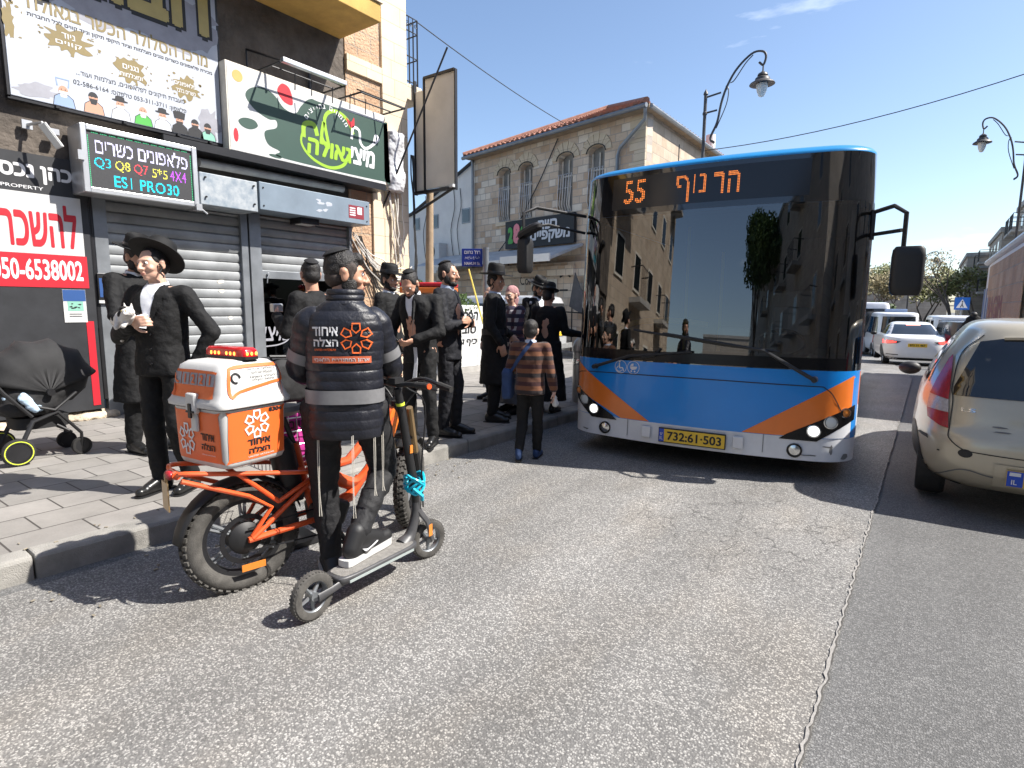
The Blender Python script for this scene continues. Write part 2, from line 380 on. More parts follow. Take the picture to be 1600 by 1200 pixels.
D('felt', (0.006, 0.006, 0.0062), .75, var=.2, vs=20, bump=.1, bs=300, spec=.35)
D('satin', (0.014, 0.014, 0.016), .35, var=.1)
D('shoe', (0.012, 0.012, 0.012), .3, var=.2, vs=20)
D('shirt', (0.74, 0.76, 0.80), .8, var=.05, bump=.1, bs=150)
D('shirt_blue', (0.45, 0.52, 0.66), .8, var=.05)
D('puffer', (0.011, 0.012, 0.018), .45, var=.15, vs=10, bump=.3, bs=60, dist=.010, spec=.4)
D('reflective', (0.16, 0.16, 0.165), .45, var=.1, vs=30)
D('hi_yellow', (0.65, 0.78, 0.06), .5, var=0)
D('jeans', (0.006, 0.006, 0.0075), .75, var=.2, vs=16, bump=.6, bs=26, dist=.015)
D('skin', (0.50, 0.27, 0.18), .5, var=.10, vs=16, bump=.05, bs=250)
D('skin_pale', (0.56, 0.34, 0.25), .5, var=.10, vs=16)
D('skin_tan', (0.42, 0.21, 0.13), .5, var=.12, vs=16, bump=.05, bs=250)
D('hair', (0.012, 0.010, 0.009), .55, var=.3, vs=60, bump=.6, bs=160)
D('hair_fade', (0.045, 0.032, 0.026), .7, var=.35, vs=120, bump=.3, bs=260)
D('beard_grey', (0.40, 0.36, 0.32), .8, var=.3, vs=60, bump=.6, bs=160)
D('kippah', (0.014, 0.014, 0.016), .9, var=.2, vs=60, bump=.5, bs=300)
D('eye_white', (0.7, 0.68, 0.66), .2, var=0)
D('eye_dark', (0.02, 0.012, 0.008), .1, var=0)
D('lip', (0.42, 0.16, 0.13), .5, var=.05)
D('cat_white', (0.65, 0.62, 0.58), .95, var=.1, bump=.5, bs=220)
D('cat_black', (0.014, 0.013, 0.013), .95, var=.2, bump=.5, bs=220)
D('stroller_cloth', (0.016, 0.016, 0.017), .8, var=.2, vs=12, bump=.2, bs=160)
D('blanket', (0.42, 0.55, 0.68), .95, var=.15, vs=14, bump=.4, bs=60)
D('magenta_cloth', (0.42, 0.025, 0.22), .85, var=.15)
D('navy_cloth', (0.02, 0.045, 0.12), .85, var=.2, vs=14, bump=.2, bs=150)
D('scarf', (0.38, 0.20, 0.20), .95, var=.3, vs=25)
D('grey_cloth', (0.10, 0.10, 0.105), .9, var=.2)
D('turquoise', (0.01, 0.42, 0.58), .35, var=.05)
D('deck_grip', (0.20, 0.19, 0.175), .9, var=.25, vs=50, bump=.6, bs=200)
D('scooter_grey', (0.055, 0.055, 0.058), .45, var=.2, vs=14)
D('scooter_trim', (0.30, 0.34, 0.33), .4, var=.1)
D('seat_cover', (0.20, 0.21, 0.215), .5, var=.1)
D('bronze', (0.36, 0.25, 0.13), .35, metal=.7, var=.15)
D('wood_pole', (0.30, 0.22, 0.14), .85, var=.25, vs=5, bump=.3, bs=40)
D('cable_white', (0.60, 0.57, 0.52), .6, var=.1)
D('cable_black', (0.018, 0.018, 0.018), .6, var=.1)
D('soffit_yellow', (0.55, 0.34, 0.09), .85, var=.22, vs=2.5, bump=.2, bs=30)
D('plaster_dark', (0.10, 0.083, 0.068), .9, var=.45, vs=2.4, bump=.9, bs=14, dist=.03)
D('plaster_white', (0.74, 0.71, 0.66), .9, var=.10, vs=1.2, bump=.2, bs=25)
D('rock', (0.48, 0.40, 0.30), .95, var=.4, vs=6, bump=1.0, bs=22, dist=.03)
D('concrete', (0.36, 0.345, 0.32), .85, var=.2, vs=4, bump=.4, bs=80)
D('kerb_mat', (0.25, 0.24, 0.22), .85, var=.28, vs=5, bump=.6, bs=150)
D('panel_back', (0.58, 0.54, 0.47), .6, var=.14, vs=1.5)
D('tarp', (0.55, 0.55, 0.56), .35, var=.2, vs=8)
D('black_board', (0.022, 0.023, 0.026), .5, var=.3, vs=4)
D('canopy_mat', (0.42, 0.43, 0.44), .6, var=.2, vs=3)
D('leaf_a', (0.06, 0.10, 0.025), .6, var=.3, vs=2)
D('leaf_b', (0.20, 0.205, 0.07), .6, var=.3, vs=2)
D('leaf_dry', (0.27, 0.22, 0.11), .7, var=.3, vs=2)
D('bark', (0.12, 0.095, 0.075), .9, var=.3, vs=12, bump=.6, bs=50)
D('roof_tile', (0.30, 0.135, 0.09), .8, var=.35, vs=5)
D('crack_fill', (0.27, 0.257, 0.24), .9, var=.25, vs=40, bump=.4, bs=160)
D('steel_bin', (0.30, 0.30, 0.30), .35, metal=.6, var=.2)
D('yellow_tape', (0.72, 0.60, 0.12), .5, var=0)
D('paper', (0.62, 0.58, 0.50), .8, var=.15)
D('graffiti_white', (0.58, 0.58, 0.56), .8, var=.12, vs=4)
M['stripes'] = stripe_mat('stripes', [(0, (0.022, 0.014, 0.014)), (.24, (0.16, 0.062, 0.028)), (.5, (0.045, 0.013, 0.013)), (.74, (0.11, 0.045, 0.025))], 0.165)
M['plaid'] = plaid_mat('plaid', (0.45, 0.42, 0.43), (0.10, 0.05, 0.07), (0.03, 0.025, 0.05), 0.05)
M['glass_bus'] = glass_mat('glass_bus', (0.32, 0.36, 0.39), .13)
M['glass_shop'] = glass_mat('glass_shop', (0.75, 0.77, 0.78), .0)
M['asphalt'] = asphalt_mat('asphalt', (0.355, 0.345, 0.325), (0.108, 0.105, 0.102), (0.15, 0.146, 0.14), 112, .18, tan=.22, cracks=.6)
M['asphalt_new'] = asphalt_mat('asphalt_new', (0.215, 0.212, 0.207), (0.085, 0.085, 0.084), (0.11, 0.109, 0.107), 125, .14)
M['pavers'] = paver_mat('pavers')
ST = [(0.50, 0.34, 0.20), (0.56, 0.42, 0.27), (0.47, 0.31, 0.19), (0.60, 0.48, 0.34)]
M['stone_rough'] = stone_mat('stone_rough', 'Y', .46, .27, [(0.42, 0.26, 0.155), (0.50, 0.33, 0.21), (0.45, 0.29, 0.18), (0.54, 0.38, 0.25)], (0.40, 0.32, 0.24), bump=1.0, rugged=1.1, msize=.010)
M['stone_smooth'] = stone_mat('stone_smooth', 'Y', .62, .30, [(0.58, 0.48, 0.34), (0.63, 0.53, 0.39), (0.60, 0.50, 0.37)], (0.36, 0.29, 0.21), bump=.35, rugged=.12, msize=.006, dirt=.12)
M['stone_old'] = stone_mat('stone_old', 'X', .40, .22, [(0.50, 0.355, 0.235), (0.66, 0.54, 0.41), (0.53, 0.385, 0.265), (0.78, 0.70, 0.58), (0.48, 0.335, 0.22)], (0.44, 0.38, 0.32), bump=.6, rugged=.5, msize=.012, dirt=.22)
M['stone_old_side'] = stone_mat('stone_old_side', 'Y', .52, .29, [(0.40, 0.31, 0.22), (0.50, 0.41, 0.31), (0.43, 0.34, 0.25)], (0.36, 0.3, 0.24), bump=.5, rugged=.4)
M['stone_far'] = stone_mat('stone_far', 'Y', .6, .32, [(0.36, 0.31, 0.26), (0.44, 0.39, 0.33), (0.40, 0.35, 0.29)], (0.3, 0.26, 0.22), bump=.3)
# ---------------------------------------------------------------- geometry helpers
def frameM(o, x, y):
    """matrix with columns right, up, normal at origin o"""
    x = Vector(x).normalized(); y = Vector(y).normalized(); z = x.cross(y)
    return Matrix(((x.x, y.x, z.x, o[0]), (x.y, y.y, z.y, o[1]), (x.z, y.z, z.z, o[2]), (0, 0, 0, 1)))

def TR(loc=(0, 0, 0), rz=0, rx=0, ry=0):
    return Matrix.Translation(loc) @ Matrix.Rotation(rz, 4, 'Z') @ Matrix.Rotation(ry, 4, 'Y') @ Matrix.Rotation(rx, 4, 'X')

class MB:
    def __init__(s):
        s.v = []; s.f = []; s.m = []; s.mi = 0
    def add(s, vs, fs, M_=None):
        b = len(s.v)
        s.v += [tuple(M_ @ Vector(v)) for v in vs] if M_ is not None else [tuple(v) for v in vs]
        s.f += [tuple(i + b for i in f) for f in fs]; s.m += [s.mi] * len(fs)
        return s
    def bx(s, x0, x1, y0, y1, z0, z1, M_=None):
        v = [(x0, y0, z0), (x1, y0, z0), (x1, y1, z0), (x0, y1, z0), (x0, y0, z1), (x1, y0, z1), (x1, y1, z1), (x0, y1, z1)]
        return s.add(v, [(0, 3, 2, 1), (4, 5, 6, 7), (0, 1, 5, 4), (1, 2, 6, 5), (2, 3, 7, 6), (3, 0, 4, 7)], M_)
    def box(s, c, d, M_=None):
        return s.bx(c[0] - d[0] / 2, c[0] + d[0] / 2, c[1] - d[1] / 2, c[1] + d[1] / 2, c[2] - d[2] / 2, c[2] + d[2] / 2, M_)
    def tube(s, pts, r, n=10, closed=False, caps=True, flat=None, M_=None):
        P = [Vector(p) for p in pts]; k = len(P)
        rs = r if isinstance(r, (list, tuple)) else [r] * k
        vs = []; fs = []
        t0 = (P[1] - P[0]).normalized()
        nrm = t0.orthogonal().normalized()
        if flat is not None:
            nrm = Vector(flat); nrm = (nrm - t0 * nrm.dot(t0)).normalized()
        for i in range(k):
            if closed: t = (P[(i + 1) % k] - P[i - 1])
            else: t = P[min(i + 1, k - 1)] - P[max(i - 1, 0)]
            t = t.normalized()
            nrm = (nrm - t * nrm.dot(t))
            nrm = nrm.normalized() if nrm.length > 1e-6 else t.orthogonal().normalized()
            b = t.cross(nrm)
            rr = rs[i]; ra, rb = rr if isinstance(rr, tuple) else (rr, rr)
            for j in range(n):
                a = 2 * PI * j / n
                vs.append(P[i] + nrm * (math.cos(a) * ra) + b * (math.sin(a) * rb))
        for i in range(k if closed else k - 1):
            for j in range(n):
                a, b = i * n + j, i * n + (j + 1) % n
                c, d = ((i + 1) % k) * n + (j + 1) % n, ((i + 1) % k) * n + j
                fs.append((a, b, c, d))
        if caps and not closed:
            fs.append(tuple(range(n - 1, -1, -1))); fs.append(tuple((k - 1) * n + j for j in range(n)))
        return s.add(vs, fs, M_)
    def cyl(s, a, b, r0, r1=None, n=16, M_=None):
        return s.tube([a, b], [r0, r0 if r1 is None else r1], n, M_=M_)
    def lathe(s, prof, n=24, M_=None, sx=1, sy=1, caps=True):
        vs = []; fs = []; k = len(prof)
        for (r, z) in prof:
            for j in range(n):
                a = 2 * PI * j / n; vs.append((r * math.cos(a) * sx, r * math.sin(a) * sy, z))
        for i in range(k - 1):
            for j in range(n):
                fs.append((i * n + j, i * n + (j + 1) % n, (i + 1) * n + (j + 1) % n, (i + 1) * n + j))
        if caps and prof[0][0] > 1e-4: fs.append(tuple(range(n - 1, -1, -1)))
        if caps and prof[-1][0] > 1e-4: fs.append(tuple((k - 1) * n + j for j in range(n)))
        return s.add(vs, fs, M_)
    def ell(s, c, r, M_=None, nu=16, nv=10):
        vs = [(0, 0, -1)]; fs = []
        for i in range(1, nv):
            t = -PI / 2 + PI * i / nv
            for j in range(nu):
                a = 2 * PI * j / nu; vs.append((math.cos(t) * math.cos(a), math.cos(t) * math.sin(a), math.sin(t)))
        vs.append((0, 0, 1)); e = len(vs) - 1
        for j in range(nu): fs.append((0, 1 + (j + 1) % nu, 1 + j))
        for i in range(nv - 2):
            for j in range(nu):
                a = 1 + i * nu; fs.append((a + j, a + (j + 1) % nu, a + nu + (j + 1) % nu, a + nu + j))
        a = 1 + (nv - 2) * nu
        for j in range(nu): fs.append((a + j, a + (j + 1) % nu, e))
        Q = Matrix.Translation(c) @ Matrix.Diagonal((r[0], r[1], r[2], 1))
        return s.add(vs, fs, M_ @ Q if M_ is not None else Q)
    def cap(s, a, b, ra, rb, n=14):
        """rounded tapered limb"""
        a = Vector(a); b = Vector(b)
        s.tube([a, b], [ra, rb], n); s.ell(a, (ra,) * 3, nu=n, nv=8); s.ell(b, (rb,) * 3, nu=n, nv=8)
        return s
    def rings(s, rs, n=24, caps=True, M_=None, power=2.0):
        """loft of (centre, rx, ry) ellipses (superellipse power)"""
        vs = []; fs = []
        for c, rx, ry in rs:
            for j in range(n):
                a = 2 * PI * j / n; ca, sa = math.cos(a), math.sin(a)
                e = 2.0 / power
                vs.append((c[0] + rx * math.copysign(abs(ca) ** e, ca), c[1] + ry * math.copysign(abs(sa) ** e, sa), c[2]))
        k = len(rs)
        for i in range(k - 1):
            for j in range(n): fs.append((i * n + j, i * n + (j + 1) % n, (i + 1) * n + (j + 1) % n, (i + 1) * n + j))
        if caps: fs.append(tuple(range(n - 1, -1, -1))); fs.append(tuple((k - 1) * n + j for j in range(n)))
        return s.add(vs, fs, M_)
    def prism(s, poly, z0, z1, M_=None):
        n = len(poly)
        vs = [(x, y, z0) for x, y in poly] + [(x, y, z1) for x, y in poly]
        ar = sum(poly[i][0] * poly[(i + 1) % n][1] - poly[(i + 1) % n][0] * poly[i][1] for i in range(n))
        o = range(n) if ar > 0 else range(n - 1, -1, -1); o = list(o)
        fs = [tuple(reversed(o)), tuple(i + n for i in o)]
        for i in range(n):
            a, b = o[i], o[(i + 1) % n]; fs.append((a, b, b + n, a + n))
        return s.add(vs, fs, M_)
    def merge(s, me, M_=None):
        return s.add([v.co for v in me.vertices], [tuple(p.vertices) for p in me.polygons], M_)
    def build(s, name, mats, parent=None, loc=None, smooth=True, ang=35, bevel=0, kind=None):
        me = bpy.data.meshes.new(name)
        me.from_pydata(s.v, [], s.f)
        mats = mats if isinstance(mats, (list, tuple)) else [mats]
        for k in mats: me.materials.append(M[k] if isinstance(k, str) else k)
        if len(mats) > 1: me.polygons.foreach_set('material_index', s.m)
        if smooth:
            me.polygons.foreach_set('use_smooth', [True] * len(s.f)); me.set_sharp_from_angle(angle=R(ang))
        me.update()
        return obj(name, me, parent, loc, bevel, kind)

def obj(name, me, parent=None, loc=None, bevel=0, kind=None):
    o = bpy.data.objects.new(name, me); COL.objects.link(o)
    if loc is not None: o.location = loc
    if parent is not None: o.parent = parent
    if bevel:
        b = o.modifiers.new('bevel', 'BEVEL'); b.width = bevel; b.segments = 2; b.limit_method = 'ANGLE'; b.angle_limit = R(40)
        b.harden_normals = False
    if kind: o['kind'] = kind
    return o

def thing(name, label, cat, loc=(0, 0, 0), rz=0, group=None):
    o = bpy.data.objects.new(name, None); COL.objects.link(o)
    o.empty_display_size = .2
    o.location = loc; o.rotation_euler = (0, 0, rz)
    return tag(o, label, cat, group)

def tag(o, label, cat, group=None):
    o['label'] = label; o['category'] = cat
    if group: o['group'] = group
    return o

def copy_tree(o, parent=None, loc=None, rz=None, label=None):
    c = o.copy(); COL.objects.link(c)
    if parent is not None: c.parent = parent
    if loc is not None: c.location = loc
    if rz is not None: c.rotation_euler = (0, 0, rz)
    if label: c['label'] = label
    for ch in list(o.children): copy_tree(ch, c)
    return c

def evald(o):
    bpy.context.view_layer.update()
    dg = bpy.context.evaluated_depsgraph_get()
    return bpy.data.meshes.new_from_object(o.evaluated_get(dg))

TEXN = {}
def cloud(scale):
    if scale not in TEXN:
        t = bpy.data.textures.new('folds', 'CLOUDS'); t.noise_scale = scale; t.noise_depth = 2; TEXN[scale] = t
    return TEXN[scale]

def remesh(mb, name, mats, parent=None, vox=.008, smooth=4, folds=0.0, fscale=.1, fine=0.0, loc=None):
    """unite overlapping volumes into one continuous skin"""
    me = bpy.data.meshes.new(name); me.from_pydata(mb.v, [], mb.f)
    o = bpy.data.objects.new(name, me); COL.objects.link(o)
    r = o.modifiers.new('r', 'REMESH'); r.mode = 'VOXEL'; r.voxel_size = vox; r.use_smooth_shade = True
    if smooth:
        q = o.modifiers.new('s', 'SMOOTH'); q.factor = .5; q.iterations = smooth
    for a, sc in ((folds, fscale), (fine, fscale * .4)):
        if a:
            d = o.modifiers.new('d', 'DISPLACE'); d.texture = cloud(sc); d.strength = a; d.mid_level = .5; d.texture_coords = 'LOCAL'
    me2 = evald(o)
    bpy.data.objects.remove(o); bpy.data.meshes.remove(me)
    me2.materials.clear()
    for k in (mats if isinstance(mats, (list, tuple)) else [mats]): me2.materials.append(M[k])
    me2.polygons.foreach_set('use_smooth', [True] * len(me2.polygons))
    me2.name = name
    return obj(name, me2, parent, loc)

def bvh_of(me_or_mb):
    if isinstance(me_or_mb, MB): return BVHTree.FromPolygons([Vector(v) for v in me_or_mb.v], me_or_mb.f)
    me = me_or_mb
    return BVHTree.FromPolygons([v.co.copy() for v in me.vertices], [tuple(p.vertices) for p in me.polygons])

def heb(s):
    """visual order for right-to-left lines; digits and latin runs keep their order"""
    import re
    parts = re.findall(r'[A-Za-z0-9][A-Za-z0-9\-\*\.:]*|[^A-Za-z0-9]', s)
    return ''.join(reversed(parts))

def text_mesh(s, bold=0.0, rtl=True, shear=0.0, res=3):
    c = bpy.data.curves.new('t', 'FONT'); c.body = heb(s) if rtl else s; c.size = 1
    c.align_x = 'LEFT'; c.shear = shear
    o = bpy.data.objects.new('t', c); COL.objects.link(o); bpy.context.view_layer.update()
    loops = []
    for sp in o.to_curve(bpy.context.evaluated_depsgraph_get()).splines:
        P = []; bp = sp.bezier_points; n = len(bp)
        for i in range(n):
            p, q = bp[i], bp[(i + 1) % n]; d = q.co - p.co
            straight = (p.handle_right - p.co).cross(d).length < 1e-6 and (q.handle_left - q.co).cross(d).length < 1e-6
            P += [p.co.copy()] if straight else interpolate_bezier(p.co, p.handle_right, q.handle_left, q.co, res + 1)[:-1]
        if len(P) > 2: loops.append([v.to_2d() for v in P])
    o.to_curve_clear(); bpy.data.objects.remove(o); bpy.data.curves.remove(c)
    def inside(p, L):
        r = False; j = len(L) - 1
        for i in range(len(L)):
            if (L[i].y > p.y) != (L[j].y > p.y) and p.x < (L[j].x - L[i].x) * (p.y - L[i].y) / (L[j].y - L[i].y) + L[i].x: r = not r
            j = i
        return r
    area = [sum(L[i - 1].cross(L[i]) for i in range(len(L))) / 2 for L in loops]
    hole_of = [next((m for m in range(len(loops)) if area[m] * area[k] < 0 and abs(area[m]) > abs(area[k]) and inside(loops[k][0], loops[m])), None) for k in range(len(loops))]
    vs = []; fs = []
    for k, L in enumerate(loops):
        if hole_of[k] is not None: continue
        holes = [H for m, H in enumerate(loops) if hole_of[m] == k]
        V_ = []; E_ = []
        for H in [L] + holes:
            b0 = len(V_); V_ += H; E_ += [(b0 + i, b0 + (i + 1) % len(H)) for i in range(len(H))]
        v, e, f = delaunay_2d_cdt(V_, E_, [], 1, 1e-6)[:3]
        b0 = len(vs); vs += [(p.x, p.y, .2 * (k % 3)) for p in v]
        for t in f:
            cen = (v[t[0]] + v[t[1]] + v[t[2]]) / 3
            if inside(cen, L) and not any(inside(cen, H) for H in holes):
                fs.append(tuple(b0 + i for i in (t if (v[t[1]] - v[t[0]]).cross(v[t[2]] - v[t[0]]) > 0 else t[::-1])))
    me = bpy.data.meshes.new('t'); me.from_pydata(vs, [], fs)
    if bold:
        # heavier strokes: the same outline laid again a little to every side, each a hair lower
        b = MB(); k = .8 * bold
        for i, (dx, dy) in enumerate(((0, 0), (k, k * .6), (-k, k * .6), (k, -k * .6), (-k, -k * .6), (0, k), (0, -k))):
            b.add([(v.co.x + dx, v.co.y + dy, i + v.co.z) for v in me.vertices], [tuple(p.vertices) for p in me.polygons])
        bpy.data.meshes.remove(me); me = bpy.data.meshes.new('t'); me.from_pydata(b.v, [], b.f)
    return me

def fit(me, w=None, h=None):
    xs = [v.co.x for v in me.vertices]; ys = [v.co.y for v in me.vertices]
    x0, x1, y0, y1 = min(xs), max(xs), min(ys), max(ys)
    sx = w / (x1 - x0) if w else None; sy = h / (y1 - y0) if h else None
    sx = sx or sy; sy = sy or sx
    return Matrix.Diagonal((sx, sy, 0.0, 1)) @ Matrix.Translation((-(x0 + x1) / 2, -(y0 + y1) / 2, 0))

def put_text(mb, s, M_, w=None, h=None, bold=.03, thick=.002, rtl=True, at=(0, 0), shear=0):
    """adds flat lettering (thin solid) to mb; M_ is the surface frame, at = centre on it"""
    me = text_mesh(s, bold, rtl, shear)
    F = fit(me, w, h)
    T = Matrix.Translation((at[0], at[1], thick + .0006))
    vs = [M_ @ T @ (F @ v.co + Vector((0, 0, -v.co.z * .0002))) for v in me.vertices]
    mb.add(vs, [tuple(p.vertices) for p in me.polygons])
    bpy.data.meshes.remove(me)
    return mb

def grid_poly(poly, step):
    """2-D polygon cut into a fine grid -> (verts, faces)"""
    bm = bmesh.new()
    vs = [bm.verts.new((x, y, 0)) for x, y in poly]
    f = bm.faces.new(vs)
    if f.normal.z < 0 or sum(poly[i][0] * poly[(i + 1) % len(poly)][1] - poly[(i + 1) % len(poly)][0] * poly[i][1] for i in range(len(poly))) < 0:
        f.normal_flip()
    xs = [p[0] for p in poly]; ys = [p[1] for p in poly]
    bmesh.ops.triangulate(bm, faces=bm.faces[:])
    for ax, lo, hi in ((0, min(xs), max(xs)), (1, min(ys), max(ys))):
        k = int((hi - lo) / step)
        for i in range(1, k + 1):
            co = [0, 0, 0]; co[ax] = lo + (hi - lo) * i / (k + 1); no = [0, 0, 0]; no[ax] = 1
            bmesh.ops.bisect_plane(bm, geom=bm.verts[:] + bm.edges[:] + bm.faces[:], plane_co=co, plane_no=no)
    bm.verts.index_update()
    out = [v.co.copy() for v in bm.verts], [tuple(v.index for v in f.verts) for f in bm.faces]
    bm.free()
    return out

def drape(mb, vs, fs, M_, bvh, off=.003, back=1.0, far=4.0, keepz=False):
    """project points given in frame M_ along its -Z onto a surface"""
    d = -(M_.to_3x3() @ Vector((0, 0, 1))).normalized()
    out = []
    for v in vs:
        p = M_ @ Vector((v[0], v[1], 0)) - d * back
        h = bvh.ray_cast(p, d, far)
        if h[0] is None: h = bvh.find_nearest(p + d * back)
        n = h[1]
        if n.dot(d) > 0: n = -n
        out.append(h[0] + n * off - d * (v[2] if keepz else 0))
    mb.add(out, fs)
    return mb

def drape_poly(mb, poly, M_, bvh, step=.04, off=.003, **k):
    v, f = grid_poly(poly, step); return drape(mb, v, f, M_, bvh, off, **k)

def drape_text(mb, s, M_, bvh, at=(0, 0), w=None, h=None, bold=.03, off=.004, rtl=True):
    me = text_mesh(s, bold, rtl)
    F = fit(me, w, h)
    vs = []
    for v in me.vertices:
        p = F @ v.co; vs.append((p.x + at[0], p.y + at[1], -v.co.z * .0002))
    fs = [tuple(p.vertices) for p in me.polygons]
    bpy.data.meshes.remove(me)
    return drape(mb, vs, fs, M_, bvh, off, keepz=True)

def led_dots(mb, s, M_, at, w, h, nx, ny, bold=.02, rtl=True, fill=.7, z=.002):
    """dot-matrix lettering: one small square per lit dot"""
    me = text_mesh(s, bold, rtl)
    F = fit(me, w, h)
    vs = [F @ v.co for v in me.vertices]
    b = BVHTree.FromPolygons([Vector((v.x, v.y, 0)) for v in vs], [tuple(p.vertices) for p in me.polygons])
    bpy.data.meshes.remove(me)
    px, py = w / nx, h / ny
    for i in range(nx):
        for j in range(ny):
            x, y = -w / 2 + (i + .5) * px, -h / 2 + (j + .5) * py
            if b.ray_cast(Vector((x, y, 1)), Vector((0, 0, -1)), 3)[0] is not None:
                a, c = px * fill / 2, py * fill / 2; X, Y = x + at[0], y + at[1]
                mb.add([(X - a, Y - c, z), (X + a, Y - c, z), (X + a, Y + c, z), (X - a, Y + c, z)], [(0, 1, 2, 3)], M_)
    return mb

def blob(cx, cy, rx, ry, k=14, amp=.25, seed=0):
    rn = random.Random(seed); o = []
    for i in range(k):
        a = 2 * PI * i / k; r = 1 + rn.uniform(-amp, amp); o.append((cx + rx * r * math.cos(a), cy + ry * r * math.sin(a)))
    return o

def smooth_closed(pts, n=6):
    """Catmull-Rom through a closed 2-D outline"""
    k = len(pts); out = []
    for i in range(k):
        p0, p1, p2, p3 = [Vector(pts[(i + d) % k]) for d in (-1, 0, 1, 2)]
        for j in range(n):
            t = j / n
            out.append(tuple(.5 * ((2 * p1) + (p2 - p0) * t + (2 * p0 - 5 * p1 + 4 * p2 - p3) * t * t + (3 * p1 - p0 - 3 * p2 + p3) * t ** 3)))
    return out

def spline(pts, n=6):
    P = [Vector(p) for p in pts]; P = [2 * P[0] - P[1]] + P + [2 * P[-1] - P[-2]]; out = []
    for i in range(1, len(P) - 2):
        p0, p1, p2, p3 = P[i - 1:i + 3]
        for j in range(n):
            t = j / n
            out.append(.5 * ((2 * p1) + (p2 - p0) * t + (2 * p0 - 5 * p1 + 4 * p2 - p3) * t * t + (3 * p1 - p0 - 3 * p2 + p3) * t ** 3))
    out.append(P[-2])
    return out

def stroke(mb, pts, w, M_, z=.002, n=6, closed=False):
    """flat ribbon of width w along a 2-D curve, lying on frame M_"""
    P = [Vector((p[0], p[1], 0)) for p in pts]
    P = spline(P, n) if n > 1 else P
    if closed: P = P + [P[0]]
    vs = []; fs = []; k = len(P)
    for i in range(k):
        t = (P[min(i + 1, k - 1)] - P[max(i - 1, 0)])
        if closed and i in (0, k - 1): t = P[1] - P[k - 2]
        t = t.normalized(); nn = Vector((-t.y, t.x, 0))
        ww = w if not isinstance(w, (list, tuple)) else w[0] + (w[1] - w[0]) * i / (k - 1)
        vs += [P[i] + nn * ww / 2 + Vector((0, 0, z)), P[i] - nn * ww / 2 + Vector((0, 0, z))]
    for i in range(k - 1): fs.append((2 * i + 1, 2 * i + 3, 2 * i + 2, 2 * i))
    return mb.add(vs, fs, M_)

def flat(mb, poly, M_, z=.002):
    n = len(poly); ar = sum(poly[i][0] * poly[(i + 1) % n][1] - poly[(i + 1) % n][0] * poly[i][1] for i in range(n))
    p = poly if ar > 0 else poly[::-1]
    return mb.add([(x, y, z) for x, y in p], [tuple(range(n))], M_)

def star_logo(mb, M_, c, r, w, z=.002, bvh=None, sx=1.0, off=.004):
    """emblem of six pentagon petals round a six-pointed gap"""
    for k in range(6):
        a = PI / 2 + k * PI / 3
        u = Vector((math.cos(a), math.sin(a))); t = Vector((-u.y, u.x))
        P = [u * (r * .36), u * (r * .62) + t * (r * .27), u * r + t * (r * .24), u * r - t * (r * .24), u * (r * .62) - t * (r * .27)]
        P = [(c[0] + p.x * sx, c[1] + p.y) for p in P]
        pts = [Vector((p[0], p[1], 0)) for p in P]
        for i in range(5):
            p, q = pts[i], pts[(i + 1) % 5]; d = (q - p).normalized(); n = Vector((-d.y, d.x, 0)) * w / 2; d = d * w * .45
            vs = [p - d + n, p - d - n, q + d - n, q + d + n]
            zz = z + .0003 * i
            if bvh is not None: drape(mb, [tuple(v) for v in vs], [(0, 1, 2, 3)], M_, bvh, off + .0002 * i)
            else: mb.add([(v.x, v.y, zz) for v in vs], [(0, 1, 2, 3)], M_)
    return mb

def leaf_cloud(mb, centre, rad, n, size, rn, squash=1.0, hollow=.35):
    for _ in range(n):
        while True:
            p = Vector((rn.uniform(-1, 1), rn.uniform(-1, 1), rn.uniform(-1, 1)))
            if hollow < p.length <= 1: break
        q = Vector(centre) + Vector((p.x * rad, p.y * rad, p.z * rad * squash))
        a = Vector((rn.gauss(0, 1), rn.gauss(0, 1), rn.gauss(0, 1))).normalized(); b = a.orthogonal().normalized()
        s = size * rn.uniform(.6, 1.4)
        mb.add([q - a * s, q + b * s * .45, q + a * s, q - b * s * .45], [(0, 1, 2, 3)])
    return mb

def tree(name, label, loc, h, cr, leaves, leafmat, seed, trunk_r=.16, size=.13, bare=0.0, group=None, cat='tree'):
    rn = random.Random(seed)
    t = thing(name, label, cat, loc, 0, group)
    tm = MB(); cm = MB(); tips = []
    def grow(p, d, L, r, lv):
        q = p + d * L
        mid = (p + q) / 2 + Vector((rn.uniform(-1, 1), rn.uniform(-1, 1), 0)) * L * .06
        tm.tube([p, mid, q], [r, r * .85, r * .68], 7 if lv < 2 else 5)
        if lv >= 4 or r < .012:
            tips.append(q); return
        for _ in range(2 if lv else 3):
            nd = (d + Vector((rn.uniform(-1, 1), rn.uniform(-1, 1), rn.uniform(-.25, .75))) * .75).normalized()
            grow(q, nd, L * rn.uniform(.6, .82), r * .62, lv + 1)
        if lv >= 2: tips.append(q)
    grow(Vector((0, 0, 0)), Vector((rn.uniform(-.05, .05), rn.uniform(-.05, .05), 1)).normalized(), h * .34, trunk_r, 0)
    if leaves:
        per = max(1, int(leaves / len(tips)))
        for p in tips:
            if rn.random() < bare: continue
            leaf_cloud(cm, p, cr * rn.uniform(.22, .42), per, size, rn, .8, 0)
        cm.build('crown', leafmat, t, smooth=False)
    tm.build('trunk', 'bark', t)
    return t
